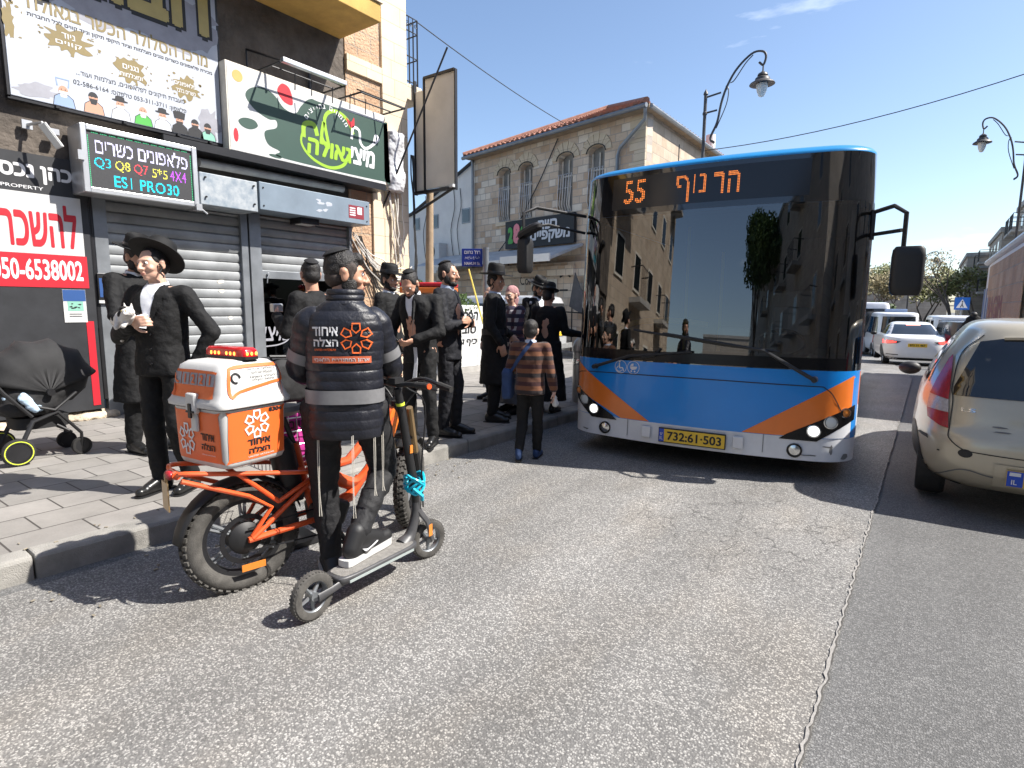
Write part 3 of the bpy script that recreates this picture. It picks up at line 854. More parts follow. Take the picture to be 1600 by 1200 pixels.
# ---------------------------------------------------------------- ground, road, pavements
def zr(y):
    """the street dips gently beyond the corner"""
    return -.047 * max(0, min(y, 62) - 16)
def sheet(name, poly, z, mt, kind='structure'):
    mb = MB(); flat(mb, poly, None, z); o = mb.build(name, mt, smooth=False); o['kind'] = kind
    bm = bmesh.new(); bm.from_mesh(o.data)
    for y in (16, 62):
        bmesh.ops.bisect_plane(bm, geom=bm.verts[:] + bm.edges[:] + bm.faces[:], plane_co=(0, y, 0), plane_no=(0, 1, 0))
    bmesh.ops.triangulate(bm, faces=bm.faces[:])
    for v in bm.verts: v.co.z += zr(v.co.y)
    bm.to_mesh(o.data); bm.free(); return o

sheet('ground', [(-400, -200), (400, -200), (400, 900), (-400, 900)], -.012, 'asphalt_new')
sheet('road', [(-3.95, -60), (-.22, -60), (-.22, 15), (-2.2, 40), (-8, 80), (-12, 80), (-9.5, 40), (-14, 20), (-14, 12.9), (-3.7, 12.4)], 0, 'asphalt')
# ragged joint between the worn lane and the newer strip
rn = random.Random(3)
mb = MB(); prev = None; y = -2.0; pts = []
while y < 16:
    pts.append((y, -.225 + .007 * noise.noise((y * 2.2, 0, 0)) + rn.uniform(-.006, .006), (.005 + .008 * abs(noise.noise((y * 1.7, 5, 0)))) * (1 if y < 6 else .7)))
    y += .035
vs = []; fs = []
for (y, x, w) in pts: vs += [(x - w + rn.uniform(-.004, .004), y, .006), (x + w * .6 + rn.uniform(-.004, .004), y, .006)]
for i in range(len(pts) - 1): fs.append((2 * i, 2 * i + 1, 2 * i + 3, 2 * i + 2))
mb.add(vs, fs); o = mb.build('road_joint', 'crack_fill', smooth=False); o['kind'] = 'structure'
mb = MB(); vs = []; fs = []
for (y, x, w) in pts: vs += [(x + w * .55, y, .007), (x + w * .55 + .004 + rn.uniform(-.002, .004), y, .007)]
for i in range(len(pts) - 1): fs.append((2 * i, 2 * i + 1, 2 * i + 3, 2 * i + 2))
mb.add(vs, fs); o = mb.build('road_crack', 'rubber_dusty', smooth=False); o['kind'] = 'structure'

def kerb_run(path, side=-1, z=.13, w=.16, L=.9):
    """kerb stones along a polyline; side -1 = pavement on the left of travel"""
    mb = MB(); rn = random.Random(5)
    for (a, b) in zip(path[:-1], path[1:]):
        a = Vector((a[0], a[1], 0)); b = Vector((b[0], b[1], 0)); d = (b - a); n = max(1, round(d.length / L)); d = d / n
        u = d.normalized(); nn = Vector((-u.y, u.x, 0)) * (-side)
        for i in range(n):
            p = a + d * i + u * .004; q = a + d * (i + 1) - u * .004
            zz = z + rn.uniform(-.005, .005); s = rn.uniform(-.006, .006)
            vs = [p + nn * s, q + nn * s, q + nn * w, p + nn * w]
            v2 = [p + nn * (s + .012), q + nn * (s + .012), q + nn * w, p + nn * w]
            mb.add([v + Vector((0, 0, -.05)) for v in vs] + [v + Vector((0, 0, zz - .025)) for v in vs[:2]] + [v + Vector((0, 0, zz)) for v in v2],
                   [(0, 1, 5, 4), (4, 5, 7, 6), (6, 7, 8, 9), (2, 3, 9, 8), (1, 2, 8, 7, 5), (3, 0, 4, 6, 9)])
    mb.v = [(x, y, z_ + zr(y)) for x, y, z_ in mb.v]
    return mb
KP = [(-3.95, -14), (-3.88, 0), (-3.78, 3.6), (-3.70, 7), (-3.70, 11.2), (-4.0, 11.9), (-4.8, 12.3), (-14, 13.6)]
o = kerb_run(KP).build('kerb', 'kerb_mat', smooth=False, bevel=.012); o['kind'] = 'structure'
poly = [(x - .15, y - (.15 if i > 4 else 0)) for i, (x, y) in enumerate(KP)] + [(-14, 13.4), (-14, 9.3), (-8.4, 8.6), (-8.4, -14)]
sheet('pavement', poly, .127, 'pavers')
# far pavement by the old house, and the one on the right
o = kerb_run([(-14, 16.0), (-6.4, 14.6), (-5.6, 15.2), (-5.6, 40), (-12, 80)], side=-1).build('kerb_far', 'kerb_mat', smooth=False); o['kind'] = 'structure'
sheet('pavement_far', [(-14, 16.1), (-6.5, 14.75), (-5.75, 15.3), (-5.75, 40), (-12.2, 80), (-30, 80), (-30, 16.1)], .127, 'pavers')
o = kerb_run([(3.4, -20), (3.4, 17.6), (1.3, 19.3), (1.2, 30), (-1.5, 50), (-7, 85)], side=1).build('kerb_right', 'kerb_mat', smooth=False); o['kind'] = 'structure'
sheet('pavement_right', [(3.55, -20), (3.55, 17.7), (1.46, 19.4), (1.36, 30), (-1.35, 50), (-6.8, 85), (30, 85), (30, -20)], .127, 'pavers')

# cigarette ends, leaves and crumbs along the kerb
mb = MB(); rn = random.Random(77)
for i in range(260):
    y = rn.uniform(-1, 11); x = -3.72 + rn.expovariate(6) * (1 if rn.random() < .6 else -1)
    if x < -3.74: x -= .2; z = .131
    else: z = .006
    if -3.95 < x < -3.74: continue
    a = rn.uniform(0, 6.3); l = rn.uniform(.008, .028); w = rn.uniform(.004, .012)
    mb.box((0, 0, .003), (l, w, rn.uniform(.002, .007)), TR((x, y, z), a))
o = mb.build('litter', mat('litter', (.06, .05, .04), .9, var=0, vs=.9, col2=(.42, .37, .28)), smooth=False); o['kind'] = 'stuff'; o['label'] = 'scattered crumbs, leaves and cigarette ends along the kerb'; o['category'] = 'litter'
# ---------------------------------------------------------------- the shop house on the left
FX = -8.0
def FM(x): return frameM((x, 0, 0), (0, 1, 0), (0, 0, 1))     # frame on a plane X = x: u = Y, v = Z

house = thing('shop_building', 'stone shop house with two roller shutters, yellow balcony soffit and smooth corner stones', 'building', (0, 0, 0))
mb = MB()
mb.bx(-11, FX, 6.42, 7.16, .1, 8.6)                      # pink rough stone beside the balcony
mb.build('rough_stone_wall', 'stone_rough', house, smooth=False)
mb = MB()
mb.bx(-11, FX + .045, 7.16, 7.74, .1, 8.6)               # smooth dressed corner
mb.bx(FX, FX + .045, 6.42, 7.157, 5.25, 5.50)
mb.bx(FX, FX + .045, 6.9, 7.157, .1, 4.2)
mb.build('corner_stones', 'stone_smooth', house, smooth=False, bevel=.006)
mb = MB()
mb.bx(-11, FX - .02, -1.5, 6.42, 2.76, 8.6)
mb.build('plaster_wall', 'plaster_dark', house, smooth=False)
mb = MB()
mb.bx(-11, FX - .1, -1.5, 2.66, .1, 2.76)
mb.build('lower_wall', 'plaster_dark', house, smooth=False)
mb = MB()
mb.bx(FX - .02, -7.06, -1.5, 6.35, 5.69, 5.95)
bal = mb.build('balcony', 'soffit_yellow', house, smooth=False, bevel=.01)
mb = MB(); mb.bx(-7.2, -7.03, -1.5, 6.38, 5.955, 6.9); mb.bx(FX + .0, -7.2, 6.2, 6.38, 5.955, 6.9)
mb.build('parapet', 'stone_smooth', bal, smooth=False)
# far side balcony with a wrought railing round the corner
mb = MB(); mb.bx(-9.4, -7.99, 7.742, 8.15, 5.18, 5.46); b2 = mb.build('balcony', 'stone_smooth', house, smooth=False, bevel=.01)
mb = MB()
for z in (5.52, 5.95, 6.38, 6.62): mb.tube([(-9.4, 8.10, z), (-8.04, 8.10, z), (-8.04, 7.76, z)], .012, 6)
for i in range(14): mb.cyl((-9.4 + i * .1046, 8.10, 5.46), (-9.4 + i * .1046, 8.10, 6.62), .008, n=5)
for i in range(4): mb.cyl((-8.04, 7.78 + i * .1, 5.46), (-8.04, 7.78 + i * .1, 6.62), .008, n=5)
for i in range(3):
    c = Vector((-8.04, 7.84 + i * .11, 6.5)); mb.tube([c + Vector((0, math.cos(a * .5) * .045 * (1 - a / 20), math.sin(a * .5) * .045 * (1 - a / 20))) for a in range(17)], .006, 5)
mb.build('railing', 'dark_metal', b2)
mb = MB(); mb.bx(-11, -8.02, 7.743, 7.78, .1, 5.17); mb.build('side_wall', 'plaster_white', house, smooth=False)

def roller(y0, y1, z0, z1, x, pitch=.125):
    mb = MB(); k = int(math.ceil((z1 - z0) / pitch)); prof = []
    for i in range(k):
        z = z0 + i * pitch
        for dz, dx in ((0, .0), (.004, .014), (.03, .026), (.07, .030), (.105, .022), (.117, .012), (.120, .0)):
            if z + dz <= z1: prof.append((x + dx, z + dz))
    n = len(prof); vs = []
    for (a, z) in prof: vs += [(a, y0, z), (a, y1, z)]
    mb.add(vs, [(2 * i, 2 * i + 1, 2 * i + 3, 2 * i + 2) for i in range(n - 1)])
    return mb
sh1 = roller(2.86, 4.50, .20, 2.76, FX - .05).build('roller_shutter', 'shutter', house, ang=25)
mb = MB(); mb.bx(FX - .06, FX - .005, 2.87, 4.49, .13, .205); mb.build('bottom_bar', 'grey_metal', sh1, smooth=False, bevel=.004)
mb = MB()
for (y, z, w) in ((2.98, 1.80, .12), (4.20, 1.80, .10), (4.20, 1.67, .09), (4.31, 1.30, .08)):
    flat(mb, blob(y, z, w / 2, .028, 9, .25, int(z * 90)), FM(FX - .0185), .0)
mb.build('torn_sticker', 'paper', sh1, smooth=False)
sh2 = roller(4.80, 6.38, 1.98, 2.80, FX - .05).build('roller_shutter', 'shutter', house, ang=25)
sh2['label'] = 'half raised roller shutter'
mb = MB(); mb.bx(FX - .07, FX - .002, 4.81, 6.37, 1.87, 1.985); mb.cyl((FX, 4.9, 1.93), (FX + .03, 4.9, 1.93), .025, n=10)
mb.tube([(FX + .03, 4.9, 1.93), (FX + .035, 4.87, 1.88), (FX + .035, 4.86, 1.80)], .01, 6)
mb.build('bottom_bar', 'grey_metal', sh2, smooth=False, bevel=.004)
for a, b in ((2.72, 2.86), (4.50, 4.60), (4.625, 4.80), (6.38, 6.44)): MB().bx(FX - .08, FX + .03, a, b, .1, 2.78).build('shutter_rail', 'grey_metal', house, smooth=False, bevel=.006)
mb = MB(); mb.bx(FX - .35, -7.60, 3.785, 4.555, 2.745, 3.14); f1 = mb.build('shutter_box', 'fascia_peel', house, smooth=False, bevel=.008)
mb = MB(); mb.bx(FX - .35, -7.58, 4.575, 6.49, 2.785, 3.155); f2 = mb.build('shutter_box', 'fascia', house, smooth=False, bevel=.008)
mb = MB()
for y in (3.85, 4.5, 4.63, 6.43):
    for z in (2.84, 3.08): mb.cyl((-7.60, y, z), (-7.572, y, z), .012, n=8)
mb.build('rivet', 'dark_metal', f2)
mb = MB()
for s in range(7): flat(mb, blob(5.62 + rn.uniform(-.1, .1), 2.97 + rn.uniform(-.08, .08), .05, .02, 9, .5, s), FM(-7.5795), .0003 * s)
mb.build('torn_sticker', 'white_banner', f2, smooth=False)
mb = MB(); mb.bx(FX + .0, -7.72, 5.30, 5.62, 2.70, 2.782); mb.mi = 1; mb.bx(-7.93, -7.76, 5.34, 5.58, 2.692, 2.70)
mb.build('floodlight', ['dark_metal', 'lamp_glass'], house, smooth=False, bevel=.004)
# dark shop inside the half open shutter
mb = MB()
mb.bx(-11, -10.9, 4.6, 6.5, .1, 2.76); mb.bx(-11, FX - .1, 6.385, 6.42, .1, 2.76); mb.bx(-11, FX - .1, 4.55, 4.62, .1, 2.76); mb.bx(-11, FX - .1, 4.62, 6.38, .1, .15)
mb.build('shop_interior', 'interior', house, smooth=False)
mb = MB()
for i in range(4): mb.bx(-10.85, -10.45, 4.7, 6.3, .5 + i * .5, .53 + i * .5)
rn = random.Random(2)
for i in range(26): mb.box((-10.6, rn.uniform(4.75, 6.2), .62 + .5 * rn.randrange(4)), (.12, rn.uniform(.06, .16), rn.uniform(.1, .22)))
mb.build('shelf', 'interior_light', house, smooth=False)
mb = MB(); mb.bx(FX - .13, FX - .12, 4.80, 5.62, .3, 1.86); gl = mb.build('door_glass', 'glass_shop', house, smooth=False)
mb = MB(); put_text(mb, 'מיצי', FM(FX - .118), w=.42, h=.22, bold=.02, at=(5.06, 1.05), shear=.3); stroke(mb, [(4.86, .86), (5.1, .88), (5.26, .95), (5.3, 1.08)], .02, FM(FX - .117))
mb.build('lettering', 'silver_ink', gl, smooth=False)
mb = MB(); mb.bx(FX - .16, FX - .09, 5.62, 5.68, .15, 1.87); mb.bx(FX - .16, FX - .09, 4.80, 5.62, .24, .30); mb.build('door_frame', 'dark_metal', house, smooth=False)
mb = MB()
mb.cyl((-7.82, 3.9, 3.30), (-7.82, 6.15, 3.335), .055, n=14); mb.cyl((-7.82, 6.15, 3.335), (-7.82, 6.155, 3.335), .062, n=14)
mb.build('pipe', 'concrete', house)
mb = MB(); mb.bx(FX - .02, -7.62, 3.4, 6.9, 3.40, 3.50); mb.build('sign_bracket', 'dark_metal', house, smooth=False)
mb = MB()
mb.cyl((FX - .0, 2.70, .35), (FX - .0, 2.70, 2.95), .032, n=10); mb.cyl((FX + .03, 2.66, 1.2), (FX + .03, 2.67, 3.2), .018, n=8)
mb.build('drainpipe', 'dark_metal', house)
mb = MB(); mb.tube([(FX + .05, 7.28, .4), (FX + .055, 7.28, 3.6)], .02, 8); mb.build('pipe', 'rock', house)
# rough rock footing under the board
rn = random.Random(9); mb = MB()
for i in range(26):
    y = -1 + i * .15; mb.ell((FX - .02 + rn.uniform(-.04, .03), y, .15), (.12, rn.uniform(.1, .16), rn.uniform(.05, .11)), nu=8, nv=6)
mb.bx(-8.1, FX - .02, -1.4, 2.7, .1, .23)
remesh(mb, 'footing', 'rock', house, .02, 2, .03, .09)

# ---------------------------------------------------------------- boards and signs on the shop house
t = thing('rental_board', 'tall black, white and red letting board with a phone number left of the shutter', 'sign')
P = FM(-7.95)
mb = MB(); mb.bx(-8.02, -7.95, .4, 2.665, .24, 3.07); mb.build('board', 'black_board', t, smooth=False)
mb = MB(); mb.bx(-7.95, -7.946, .4, 2.60, 2.02, 2.66); mb.build('white_panel', 'white_plastic', t, smooth=False)
mb = MB(); mb.bx(-7.95, -7.945, .4, 2.615, 1.66, 2.018); mb.bx(-7.95, -7.945, 2.555, 2.63, .29, 1.28); mb.build('red_panel', 'red_ink', t, smooth=False)
mb = MB(); put_text(mb, 'כהן נכסים', FM(-7.949), w=.80, h=.19, bold=.045, at=(2.14, 2.86)); put_text(mb, 'PROPERTY', FM(-7.949), w=.36, h=.035, bold=.01, at=(2.09, 2.715), rtl=False); mb.build('company_lettering', 'white_ink', t, smooth=False); mb = MB()
put_text(mb, '050-6538002', FM(-7.944), w=.80, h=.225, bold=.03, at=(2.165, 1.85), rtl=False)
mb.build('phone_number', 'white_ink', t, smooth=False)
mb = MB(); put_text(mb, 'להשכרה', FM(-7.945), w=.82, h=.47, bold=.03, at=(2.135, 2.33)); mb.build('red_lettering', 'red_ink', t, smooth=False)
t = thing('notice', 'small white notice with blue top and green picture on the black letting board', 'notice')
mb = MB(); mb.bx(-7.949, -7.944, 2.35, 2.57, 1.27, 1.64); mb.build('sheet', 'white_plastic', t, smooth=False)
mb = MB(); mb.bx(-7.944, -7.9425, 2.352, 2.568, 1.51, 1.638); mb.build('blue_header', 'blue_notice', t, smooth=False)
mb = MB(); mb.bx(-7.944, -7.9425, 2.39, 2.54, 1.40, 1.508); mb.build('green_picture', 'mint_ink', t, smooth=False)
mb = MB(); rn = random.Random(4)
for i in range(9): flat(mb, blob(2.41 + rn.random() * .11, 1.425 + rn.random() * .06, .014, .008, 7, .4, i), FM(-7.9415), 0.0001 * i)
for z in (1.36, 1.335): mb.bx(-7.944, -7.9425, 2.40, 2.52, z, z + .008)
mb.build('print', 'black_ink', t, smooth=False)
t = thing('intercom', 'small dark blue door notice box fixed on the shutter rail', 'notice')
mb = MB(); mb.bx(-7.97, -7.94, 2.70, 2.84, 1.53, 1.84); mb.build('box', 'dark_metal', t, smooth=False, bevel=.005)
mb = MB(); mb.bx(-7.94, -7.937, 2.715, 2.825, 1.56, 1.78); mb.build('blue_plate', 'blue_notice', t, smooth=False)
mb = MB(); mb.bx(-7.97, -7.935, 2.70, 2.84, 1.49, 1.525); mb.build('shelf', 'white_plastic', t, smooth=False)

# LED sign
t = thing('led_sign', 'lit dot matrix sign in an aluminium case above the first shutter', 'sign')
mb = MB(); mb.bx(-7.97, -7.64, 2.54, 3.77, 2.70, 3.42); mb.build('case', 'alu', t, smooth=False, bevel=.01)
mb = MB(); mb.bx(-7.64, -7.60, 2.54, 2.60, 2.70, 3.42); mb.bx(-7.64, -7.60, 3.71, 3.77, 2.70, 3.42); mb.bx(-7.64, -7.605, 2.60, 3.71, 2.70, 2.76); mb.bx(-7.64, -7.605, 2.60, 3.71, 3.36, 3.42)
mb.build('frame', 'alu', t, smooth=False, bevel=.008)
mb = MB(); mb.bx(-7.64, -7.625, 2.60, 3.71, 2.76, 3.36); mb.build('panel', 'led_panel', t, smooth=False)
L = FM(-7.625)
for nm, tx, at, w, h, nx, ny, b, rtl in (('led_white', 'פלאפונים כשרים', (3.17, 3.22), .98, .175, 92, 15, .01, True), ('led_cyan', 'Q3', (2.74, 3.03), .16, .12, 16, 11, .0, False),
        ('led_yellow', 'Q8', (2.94, 3.03), .15, .12, 15, 11, .0, False), ('led_red', 'Q7', (3.13, 3.03), .15, .12, 15, 11, .0, False), ('led_yellow', '5*5', (3.33, 3.03), .17, .11, 17, 11, .0, False),
        ('led_violet', '4X4', (3.54, 3.03), .19, .12, 18, 11, .0, False), ('led_cyan', 'ES1 PRO30', (3.19, 2.86), .70, .125, 66, 12, .015, False)):
    mb = MB(); led_dots(mb, tx, L, at, w, h, nx, ny, b, rtl); mb.build('lit_row', nm, t, smooth=False)
mb = MB()
for i in range(60):
    if i % 5: mb.box((-7.623, 2.64 + i * .0172, 3.345), (.003, .010, .008))
for i in range(26): mb.box((-7.623, 2.615, 2.78 + i * .021), (.003, .008, .010)); mb.box((-7.623, 3.697, 2.78 + i * .021), (.003, .008, .010))
mb.build('border_lights', 'led_green', t, smooth=False)
mb = MB(); mb.bx(-7.66, -7.58, 2.50, 2.56, 3.03, 3.13); mb.bx(-7.7, -7.58, 3.72, 3.79, 2.66, 2.74); mb.cyl((-7.62, 3.78, 2.70), (-7.56, 3.84, 2.62), .01, n=6); mb.build('bracket', 'alu', t, smooth=False)

# big phone shop board
t = thing('shop_banner', 'large white banner with gold letters, splashes and a row of cartoon men', 'banner')
mb = MB(); mb.bx(-7.98, -7.90, 2.06, 4.27, 3.62, 5.55); mb.build('board', 'white_banner', t, smooth=False, bevel=.004)
mb = MB(); mb.bx(-7.99, -7.91, 2.035, 2.058, 3.60, 5.55); mb.bx(-7.99, -7.91, 4.272, 4.30, 3.60, 5.55); mb.bx(-7.99, -7.91, 2.035, 4.30, 3.585, 3.618)
for y in (2.45, 3.1, 3.7, 4.1): mb.box((-7.90, y, 3.60), (.06, .035, .03))
mb.build('frame', 'dark_metal', t, smooth=False)
B = FM(-7.8995)
mb = MB()
for s, (a, b, c, d) in enumerate(((2.5, 5.1, .5, .40), (3.3, 5.0, .9, .40), (4.0, 4.95, .5, .3))): flat(mb, blob(a, b, c if a + c < 4.25 else 4.24 - a, d, 26, .22, s), B, .0004 + .0003 * s)
mb.build('grey_shadow', 'silver_ink', t, smooth=False)
mb = MB(); put_text(mb, 'הבוחן', B, w=2.02, h=.98, bold=.09, at=(3.20, 5.10), thick=.003); mb.build('title_outline', 'black_ink', t, smooth=False)
mb = MB(); put_text(mb, 'הבוחן', B, w=1.96, h=.92, bold=.04, at=(3.19, 5.115), thick=.007); mb.build('title_lettering', 'gold_ink2', t, smooth=False)
mb = MB(); put_text(mb, 'מרכז הסלולר הכשר בגאולה', B, w=1.86, h=.17, bold=.025, at=(3.20, 4.615))
mb.build('gold_lettering', 'gold_ink', t, smooth=False)
mb = MB(); put_text(mb, 'מכירת פלאפונים כשרים נגנים מצלמות וציוד היקפי תיקון וניוד קווים לכל החברות', B, w=1.92, h=.055, bold=.02, at=(3.22, 4.475))
put_text(mb, 'מעבדת תיקונים לפלאפונים, מצלמות ועוד...', B, w=1.15, h=.072, bold=.0, at=(3.23, 4.02)); put_text(mb, 'פלאפון: 053-311-3711 טלפקס: 02-586-6164', B, w=1.20, h=.070, bold=.0, at=(3.22, 3.91))
mb.build('small_lettering', 'black_ink', t, smooth=False)
mb = MB(); rn = random.Random(11)
SP = ((2.61, 4.33, .20, .13), (3.21, 4.20, .16, .13), (3.83, 4.20, .165, .13), (2.10, 4.35, .10, .17))
for s, (a, b, c, d) in enumerate(SP):
    mb = MB(); flat(mb, smooth_closed(blob(a, b, c * (.45 if s == 3 else 1), d, 26, .30, 40 + s), 3), B, .001)
    for q in range(16):
        an = rn.uniform(0, 6.28); rr = rn.uniform(1.0, 1.45); X = a + c * rr * math.cos(an)
        if X > 2.07: flat(mb, blob(X, b + d * rr * math.sin(an), rn.uniform(.006, .022), rn.uniform(.005, .015), 7, .3, q), B, .0012)
    mb.build('gold_splash', 'gold_ink', t, smooth=False)
for q in ((4.10, 3.83, .15, .17, 24, .3, 70), (2.28, 3.72, .2, .07, 20, .3, 71)): mb = MB(); flat(mb, smooth_closed(blob(*q), 3), B, .001); mb.build('grey_splash', 'silver_ink', t, smooth=False)
mb = MB()
for (a, b, l1, l2) in ((2.61, 4.33, 'ניוד', 'קווים'), (3.21, 4.20, 'נגנים', 'ומצלמות'), (3.83, 4.20, 'פלאפונים', 'כשרים בלבד')):
    put_text(mb, l1, B, h=.055, bold=.01, at=(a, b + .04), thick=.003); put_text(mb, l2, B, w=min(.24, .05 * len(l2)), h=.055, bold=.01, at=(a, b - .045), thick=.003)
mb.build('splash_lettering', 'white_ink', t, smooth=False)
# row of drawn men along the lower edge
INKS = ['paleblue_ink', 'peach_ink', 'black_ink', 'green_ink', 'white_ink', 'mint_ink']
class Ink:
    def __init__(s, mb, i): s.mb = mb; s.i = i
    def add(s, vs, fs, M_=None): s.mb.mi = s.i; s.mb.add(vs, fs, M_); return s
ROW = ((2.52, 3.70, 'paleblue_ink', 0), (2.80, 3.70, 'peach_ink', 1), (3.07, 3.70, 'white_ink', 2), (3.31, 3.69, 'green_ink', 3), (3.53, 3.69, 'white_ink', 2), (3.73, 3.69, 'black_ink', 4), (3.92, 3.69, 'black_ink', 1), (4.08, 3.68, 'mint_ink', 1))
for (y, z, c, hat) in ROW:
    one = MB(); cm = {k: Ink(one, i) for i, k in enumerate(INKS)}
    body = [(y - .10, 3.625), (y + .10, 3.625), (y + .085, z + .015), (y + .04, z + .05), (y - .04, z + .05), (y - .085, z + .015)]
    flat(cm[c], body, B, .0012)
    stroke(cm['black_ink'], body[1:] + body[:1], .006, B, .0022, 1)
    flat(cm['peach_ink'], blob(y, z + .085, .045, .055, 16, 0), B, .0016)
    flat(cm['black_ink'] if hat in (1, 4) else cm['white_ink'], [(y - .042, z + .08), (y + .042, z + .08), (y + .025, z + .02), (y - .025, z + .02)], B, .002)
    K = cm['black_ink']
    for e in (-.018, .018): flat(K, blob(y + e, z + .10, .006, .006, 8, 0), B, .0024)
    if hat == 0: stroke(cm['paleblue_ink'], [(y - .05, z + .13), (y - .06, z + .21), (y + .06, z + .21), (y + .05, z + .13)], .014, B, .002, 1)
    if hat == 1: flat(K, [(y + .048 * math.cos(a * PI / 8), z + .10 + .055 * math.sin(a * PI / 8)) for a in range(9)], B, .0022)
    if hat == 2: flat(K, blob(y, z + .135, .085, .014, 16, 0), B, .0022); flat(K, [(y - .05, z + .14), (y + .05, z + .14), (y + .045, z + .18), (y, z + .19), (y - .045, z + .18)], B, .0026)
    if hat == 4: flat(K, [(y - .06, z + .11), (y + .06, z + .11), (y + .075, z + .19), (y, z + .205), (y - .075, z + .19)], B, .0026)
    one.build('drawn_figure', INKS, t, smooth=False)

# green juice board
t = thing('juice_sign', 'dark green and white board with lime and white script above the second shutter', 'sign')
mb = MB(); mb.bx(-7.96, -7.755, 4.28, 7.02, 3.52, 4.66); mb.build('box', 'paper', t, smooth=False, bevel=.006)
mb = MB(); mb.bx(-7.755, -7.75, 4.30, 7.00, 3.54, 4.64); mb.build('face', 'white_plastic', t, smooth=False)
G = FM(-7.75)
mb = MB()
flat(mb, smooth_closed([(4.62, 4.40), (4.82, 4.46), (4.98, 4.40), (5.12, 4.27), (5.30, 4.25), (5.40, 4.38), (5.56, 4.52), (5.80, 4.52), (6.98, 4.53), (6.98, 4.48), (6.98, 3.64), (6.97, 3.58), (5.10, 3.575), (5.02, 3.66), (4.84, 3.72), (4.80, 3.88), (4.98, 3.97), (4.98, 4.07), (4.86, 4.06), (4.66, 4.14), (4.54, 4.28)], 5), G, .001)
flat(mb, smooth_closed(blob(4.56, 3.93, .13, .075, 8, .1, 2), 5), G, .001); flat(mb, smooth_closed(blob(4.95, 3.58, .10, .025, 8, .1, 3), 4), G, .001)
mb.build('green_field', 'green_sign', t, smooth=False)
mb = MB()
stroke(mb, [(5.78, 4.25), (5.74, 4.02), (5.86, 3.9), (5.80, 4.3), (5.98, 4.46), (6.22, 4.40), (6.34, 4.2)], .055, G, .003)
stroke(mb, [(5.42, 3.95), (5.44, 4.13), (5.60, 4.17), (5.66, 4.02)], .07, G, .0034); stroke(mb, [(5.43, 4.1), (5.38, 3.86), (5.55, 3.68), (5.86, 3.60), (6.12, 3.68), (6.24, 3.86)], (.03, .055), G, .0028)
put_text(mb, 'גאולה', G, w=.82, h=.30, bold=.05, at=(5.88, 3.88), thick=.005, shear=.12)
mb.build('lime_script', 'lime_ink', t, smooth=False)
mb = MB()
put_text(mb, 'מיצי', G, w=.50, h=.27, bold=.05, at=(6.52, 3.88), thick=.005, shear=.12)
stroke(mb, [(6.30, 4.12), (6.34, 4.30), (6.46, 4.28), (6.48, 4.10), (6.60, 4.04), (6.80, 4.18), (6.86, 4.25), (6.80, 4.28), (6.76, 4.16)], .045, G, .004)
for i, ch in enumerate('םיציימב םיחמומ'):
    a = R(150 - i * 8.5)
    if ch != ' ': put_text(mb, ch, G @ Matrix.Translation((5.86 + .44 * math.cos(a), 4.02 + .46 * math.sin(a), 0)) @ Matrix.Rotation(a - PI / 2, 4, 'Z'), h=.062 if ch != 'י' else .04, bold=.02, thick=.004)
mb.build('white_script', 'white_ink', t, smooth=False)
mb = MB(); flat(mb, smooth_closed([(5.02, 4.48), (5.10, 4.60), (5.22, 4.56), (5.26, 4.36), (5.12, 4.36)], 5), G, .002); flat(mb, blob(4.38, 3.74, .035, .09, 12, 0), G, .002); flat(mb, smooth_closed([(6.28, 4.30), (6.20, 4.42), (6.30, 4.38), (6.36, 4.46), (6.36, 4.32)], 4), G, .004)
mb.build('fruit', 'red_ink', t, smooth=False)
mb = MB(); flat(mb, blob(4.44, 4.50, .075, .075, 20, 0), G, .002); mb.build('orange_slice', 'gold_ink2', t, smooth=False)
t = thing('sign_lamp_frame', 'dark iron lamp frame hanging over the green juice board', 'lamp frame')
mb = MB()
mb.tube([(-7.98, 4.72, 4.98), (-7.45, 5.0, 4.78)], .016, 6); mb.tube([(-7.98, 4.72, 4.98), (-7.98, 4.72, 4.4)], .012, 6)
for y in (4.80, 5.85, 6.15, 7.05): mb.tube([(-7.98, y, 4.70), (-7.30, y, 4.70)], .014, 6)
mb.tube([(-7.98, 4.80, 4.70), (-7.98, 5.85, 4.70)], .012, 6); mb.tube([(-7.55, 4.80, 4.70), (-7.55, 5.85, 4.70)], .012, 6); mb.tube([(-7.32, 6.15, 4.70), (-7.32, 7.05, 4.70)], .014, 6); mb.tube([(-7.62, 6.15, 4.70), (-7.62, 7.05, 4.70)], .012, 6)
mb.tube([(-7.98, 5.72, 5.05), (-7.98, 5.72, 4.66)], .02, 6); mb.tube([(-7.35, 5.85, 4.70), (-7.98, 6.0, 5.0)], .014, 6); mb.tube([(-7.95, 6.6, 5.0), (-7.3, 7.05, 4.7)], .012, 6)
for y in (5.15, 5.42, 5.78, 6.1, 6.4): mb.tube([(-7.5, y, 4.70), (-7.52, y, 4.48)], .008, 5)
mb.build('iron_frame', 'dark_metal', t)
mb = MB(); mb.bx(-7.34, -7.27, 4.82, 5.86, 4.70, 4.76); mb.build('light_bar', 'alu', t, smooth=False, bevel=.006)

